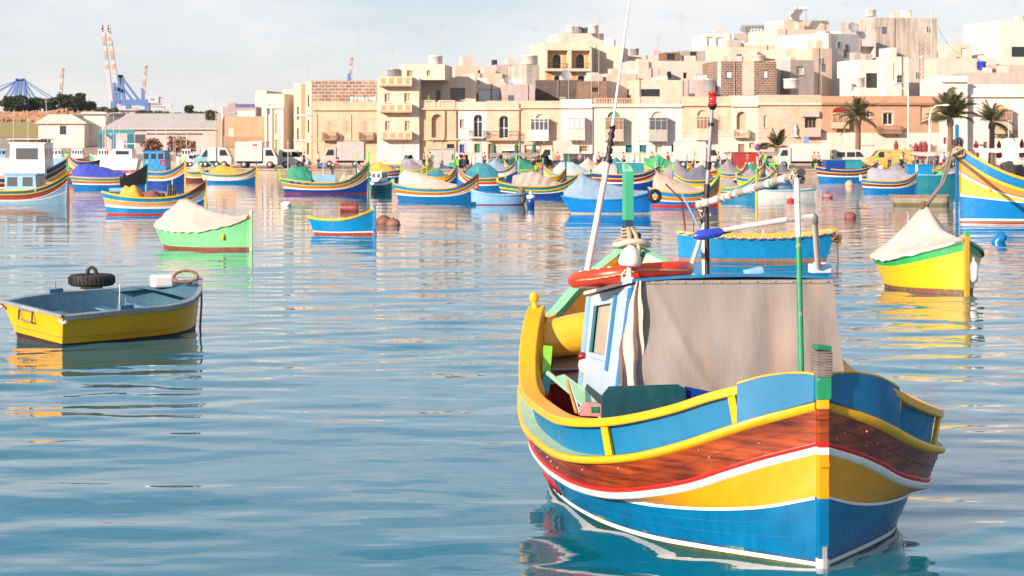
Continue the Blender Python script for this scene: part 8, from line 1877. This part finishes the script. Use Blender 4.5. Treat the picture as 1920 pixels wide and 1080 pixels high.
# ============================================================= people
def skin_mesh(name, pts, edges, rad, m, parent=None, root=0):
    me = bpy.data.meshes.new(name); me.from_pydata([tuple(p) for p in pts], edges, []); me.materials.append(m); o = bpy.data.objects.new(name, me); COL.objects.link(o)
    md = o.modifiers.new('skin', 'SKIN'); md.use_smooth_shade = True; sv = me.skin_vertices[0].data
    for i, r_ in enumerate(rad): sv[i].radius = (r_, r_)
    sv[root].use_root = True; s_ = o.modifiers.new('sub', 'SUBSURF'); s_.levels = 1; s_.render_levels = 1
    o.parent = parent; return o
SKIN = mat('skin', (.48, .26, .17), .6, 'flat'); HAIR = mat('hair_dark', (.03, .02, .015), .7, 'flat')
def person(label, px, py, D, z, shirt, pants, facing=0, bend=0.0, arm=.4, hair=HAIR):
    x = (px - CX) * D / F; r_ = None; a = math.radians(bend); hip = Vector((0, 0, .92)); up_ = Vector((math.sin(a), 0, math.cos(a)))
    ch = hip + up_ * .38; nk = hip + up_ * .60; hd = hip + up_ * .76; P = [hip, hip + up_ * .2, ch, nk, hd, hd + up_ * .09]; E = [(0, 1), (1, 2), (2, 3), (3, 4), (4, 5)]; Rd = [.15, .14, .155, .06, .088, .075]
    for sgn in (-1, 1):
        b0 = len(P); sh = ch + up_ * .10 + Vector((0, sgn * .19, 0)); el = sh + Vector((arm * .18, sgn * .05, -.27)); wr = el + Vector((arm * .24, -sgn * .02, -.20 + arm * .12)); P += [sh, el, wr, wr + (wr - el).normalized() * .10]; E += [(2, b0), (b0, b0 + 1), (b0 + 1, b0 + 2), (b0 + 2, b0 + 3)]; Rd += [.06, .048, .034, .028]
        b0 = len(P); hpj = hip + Vector((0, sgn * .10, -.04)); kn = Vector((.05, sgn * .11, .48)); an = Vector((-.03 * sgn, sgn * .12, .08)); P += [hpj, kn, an, an + Vector((.14, 0, -.04))]; E += [(0, b0), (b0, b0 + 1), (b0 + 1, b0 + 2), (b0 + 2, b0 + 3)]; Rd += [.10, .065, .042, .038]
    body = skin_mesh('person', P, E, Rd, SKIN); body.location = (x, D, z); body.rotation_euler = (0, 0, facing); tag(body, label, 'person', 'people on the quay')
    def sub(name, idx, grow, m_):
        mp_ = {j: i for i, j in enumerate(idx)}; skin_mesh(name, [P[j] for j in idx], [(mp_[a_], mp_[b_]) for a_, b_ in E if a_ in mp_ and b_ in mp_], [Rd[j] + grow for j in idx], m_, body)
    sub('shirt', [0, 1, 2, 6, 7, 14, 15], .018, shirt); sub('trousers', [0, 10, 11, 12, 18, 19, 20], .016, pants)
    k = MB(); k.ell(hd + up_ * .08 + Vector((-.02, 0, 0)), (.10, .095, .10), hair, 10); k.build('hair', body)
    k = MB(); k.ell(hd + up_ * .03 + Vector((.095, 0, 0)), (.02, .014, .022), SKIN, 6); k.build('nose', body)
JEAN = mat('jeans', (.04, .06, .12), .8, 'fabric'); DKT = mat('dark_cloth', (.03, .03, .035), .8, 'fabric'); GSH = mat('grey_shirt', (.10, .11, .12), .8, 'fabric'); RSH = mat('red_shirt', (.50, .05, .05), .8, 'fabric'); WSH = mat('white_shirt', (.65, .62, .6), .8, 'fabric'); BSH = mat('blue_shirt', (.05, .08, .40), .8, 'fabric'); OSH = mat('orange_vest', (.70, .22, .14), .8, 'fabric')
GH = mat('hair_grey', (.4, .36, .32), .7, 'flat')
for a_ in (('man in a dark grey shirt standing by the bright blue wheelhouse', 1720, 0, 205.5, QZ, GSH, JEAN, 2.4, 5, .5, GH), ('man in dark clothes under the right canopy, left of the blue shirted one', 1757, 0, 207, QZ, DKT, DKT, -1.2, 0, .3, GH), ('man in a bright blue shirt under the right canopy', 1770, 0, 209, QZ, BSH, JEAN, 0, 0, .8), ('person in a striped pale shirt at the tail of the canvas topped truck', 1535, 0, 206, QZ, WSH, DKT, 2, 8, .9), ('person in red beside the canvas topped truck tail', 1527, 0, 208, QZ, RSH, DKT, 1, 0, .5),
        ('person bending in an orange vest aboard the green tarpaulin luzzu', 623, 0, 152.5, 1.05, OSH, DKT, .3, 35, 1.2), ('dark clothed person left of the low palm', 1436, 0, 207, QZ, DKT, JEAN, 1.5, 15, .6), ('person in dark jacket near the red container', 1426, 0, 209, QZ, DKT, DKT, 1.5, 0, .4), ('person in white near the honey stone house doorway', 664, 0, 226, QZ, WSH, JEAN, -1, 0, .3), ('person in dark coat beside the white parked van', 570, 0, 209, QZ, DKT, DKT, 3, 0, .3), ('person in red shirt left of the dark fish stall', 1046, 0, 208, QZ, RSH, JEAN, -2, 5, .6), ('person in a pale shirt right of the dark fish stall', 1122, 0, 208, QZ, WSH, DKT, 2, 0, .4), ('person standing left of the grey kiosk in blue', 795, 0, 208, QZ, BSH, DKT, 0, 0, .4), ('person at the right end of the long pale canopy', 1790, 0, 210, QZ, RSH, JEAN, 3, 0, .5)):
    person(*a_)
for i, (lab, px, D_) in enumerate((('person in a pale shirt between the white parked van and the grey truck', 597, 208), ('person in dark clothes at the left end of the grey kiosk', 806, 207), ('person in red under the canopy left of the teal hatchback', 872, 210), ('person in blue behind the light blue skiff', 908, 207), ('person in white before the shop awning', 950, 209), ('person in dark coat below the rightmost closed green umbrella', 1006, 208), ('person in blue below the smooth white house', 1088, 209), ('person in white left of the green sheeted luzzu', 1170, 207), ('person in dark clothes right of the green sheeted luzzu', 1224, 208), ('person in red behind the maroon prow', 1252, 207), ('person in a grey shirt between white truck and beacon mast', 1346, 208), ('person in pale clothes left of the red container', 1368, 209), ('person in dark jacket between the two white vans', 1560, 207), ('person in orange before the yellow panel van', 1668, 206.5), ('person in white left of the bright blue wheelhouse', 1690, 208), ('person in a grey shirt right of the long pale canopy', 1808, 209))):
    person(lab, px, 0, D_, QZ, (WSH, DKT, RSH, BSH, WSH, DKT, BSH, WSH, DKT, RSH, GSH, WSH, DKT, OSH, WSH, GSH)[i], (JEAN, DKT)[i % 2], i * 1.3, (i % 3) * 6, .3 + .3 * (i % 3))

# boat masts and posts standing between the boats and the quay
k_ = 0
for lab, px, yb, yt, D, lean, m_ in (('tall lime mast between the grey kiosk and the teal tarpaulin', 800, 322, 178, 180, 4, LIME), ('thin white mast over the left marina', 24, 300, 205, 270, 2, POLW), ('leaning white mast right of the white wheelhouse', 92, 290, 185, 260, -6, POLW), ('thin mast with red tip left of the warehouse door', 68, 288, 212, 270, 0, ORG), ('white mast over the white cruiser', 213, 300, 215, 270, 0, POLW), ('thin grey mast above the long warehouse', 325, 300, 185, 270, 0, GALV), ('tall slim mast left of the beige workshop', 404, 300, 180, 250, 0, GALV), ('slim mast above the golden tarpaulin', 311, 300, 240, 240, 0, POLW), ('thin pole over the truck row', 584, 318, 250, 200, 0, GALV), ('white pole between the two right canopies', 1735, 330, 225, 200, 12, POLW), ('upright white pole over the towering luzzu', 1891, 320, 225, 150, 0, POLW), ('thin grey mast beside the smooth white house', 1199, 330, 250, 195, 0, GALV), ('short mast over the luzzu row right of the beacon', 1372, 330, 262, 190, -3, POLW), ('white mast near the low palm', 1478, 330, 268, 190, 0, POLW), ('slim mast rising from the pleated cover luzzu row', 972, 330, 262, 190, 2, GALV), ('thin white mast near the left box truck', 540, 320, 262, 198, 0, POLW)):
    a_, b_ = pt(px, yb, D), pt(px + lean, yt, D); a_.z = .3; k = MB(); k.tube([a_, b_], [.05, .03], m_, 6); k.tube([b_ + Vector((-.25, 0, -.4)), b_ + Vector((.25, 0, -.4))], .02, m_, 4)
    tag(k.build('boat_mast', None, origin=a_), lab, 'mast', 'masts among the boats')

# ============================================================= thin sea haze round the whole place
hz_ = MB(); hz_.bx(-700, 700, -40, 1100, -2.2, 140, None)
hm_ = bpy.data.materials.new('haze_air'); hm_.use_nodes = True; hn_ = hm_.node_tree; hn_.nodes.remove(hn_.nodes['Principled BSDF'])
hv_ = hn_.nodes.new('ShaderNodeVolumePrincipled'); hv_.inputs['Density'].default_value = 0.00006; hv_.inputs['Color'].default_value = (.88, .92, .97, 1); hv_.inputs['Anisotropy'].default_value = .2
hn_.links.new(hv_.outputs[0], hn_.nodes['Material Output'].inputs['Volume'])
hz_.mats = [hm_]; hz_.mi = [0] * 6
tag(hz_.build('haze'), kind='stuff')
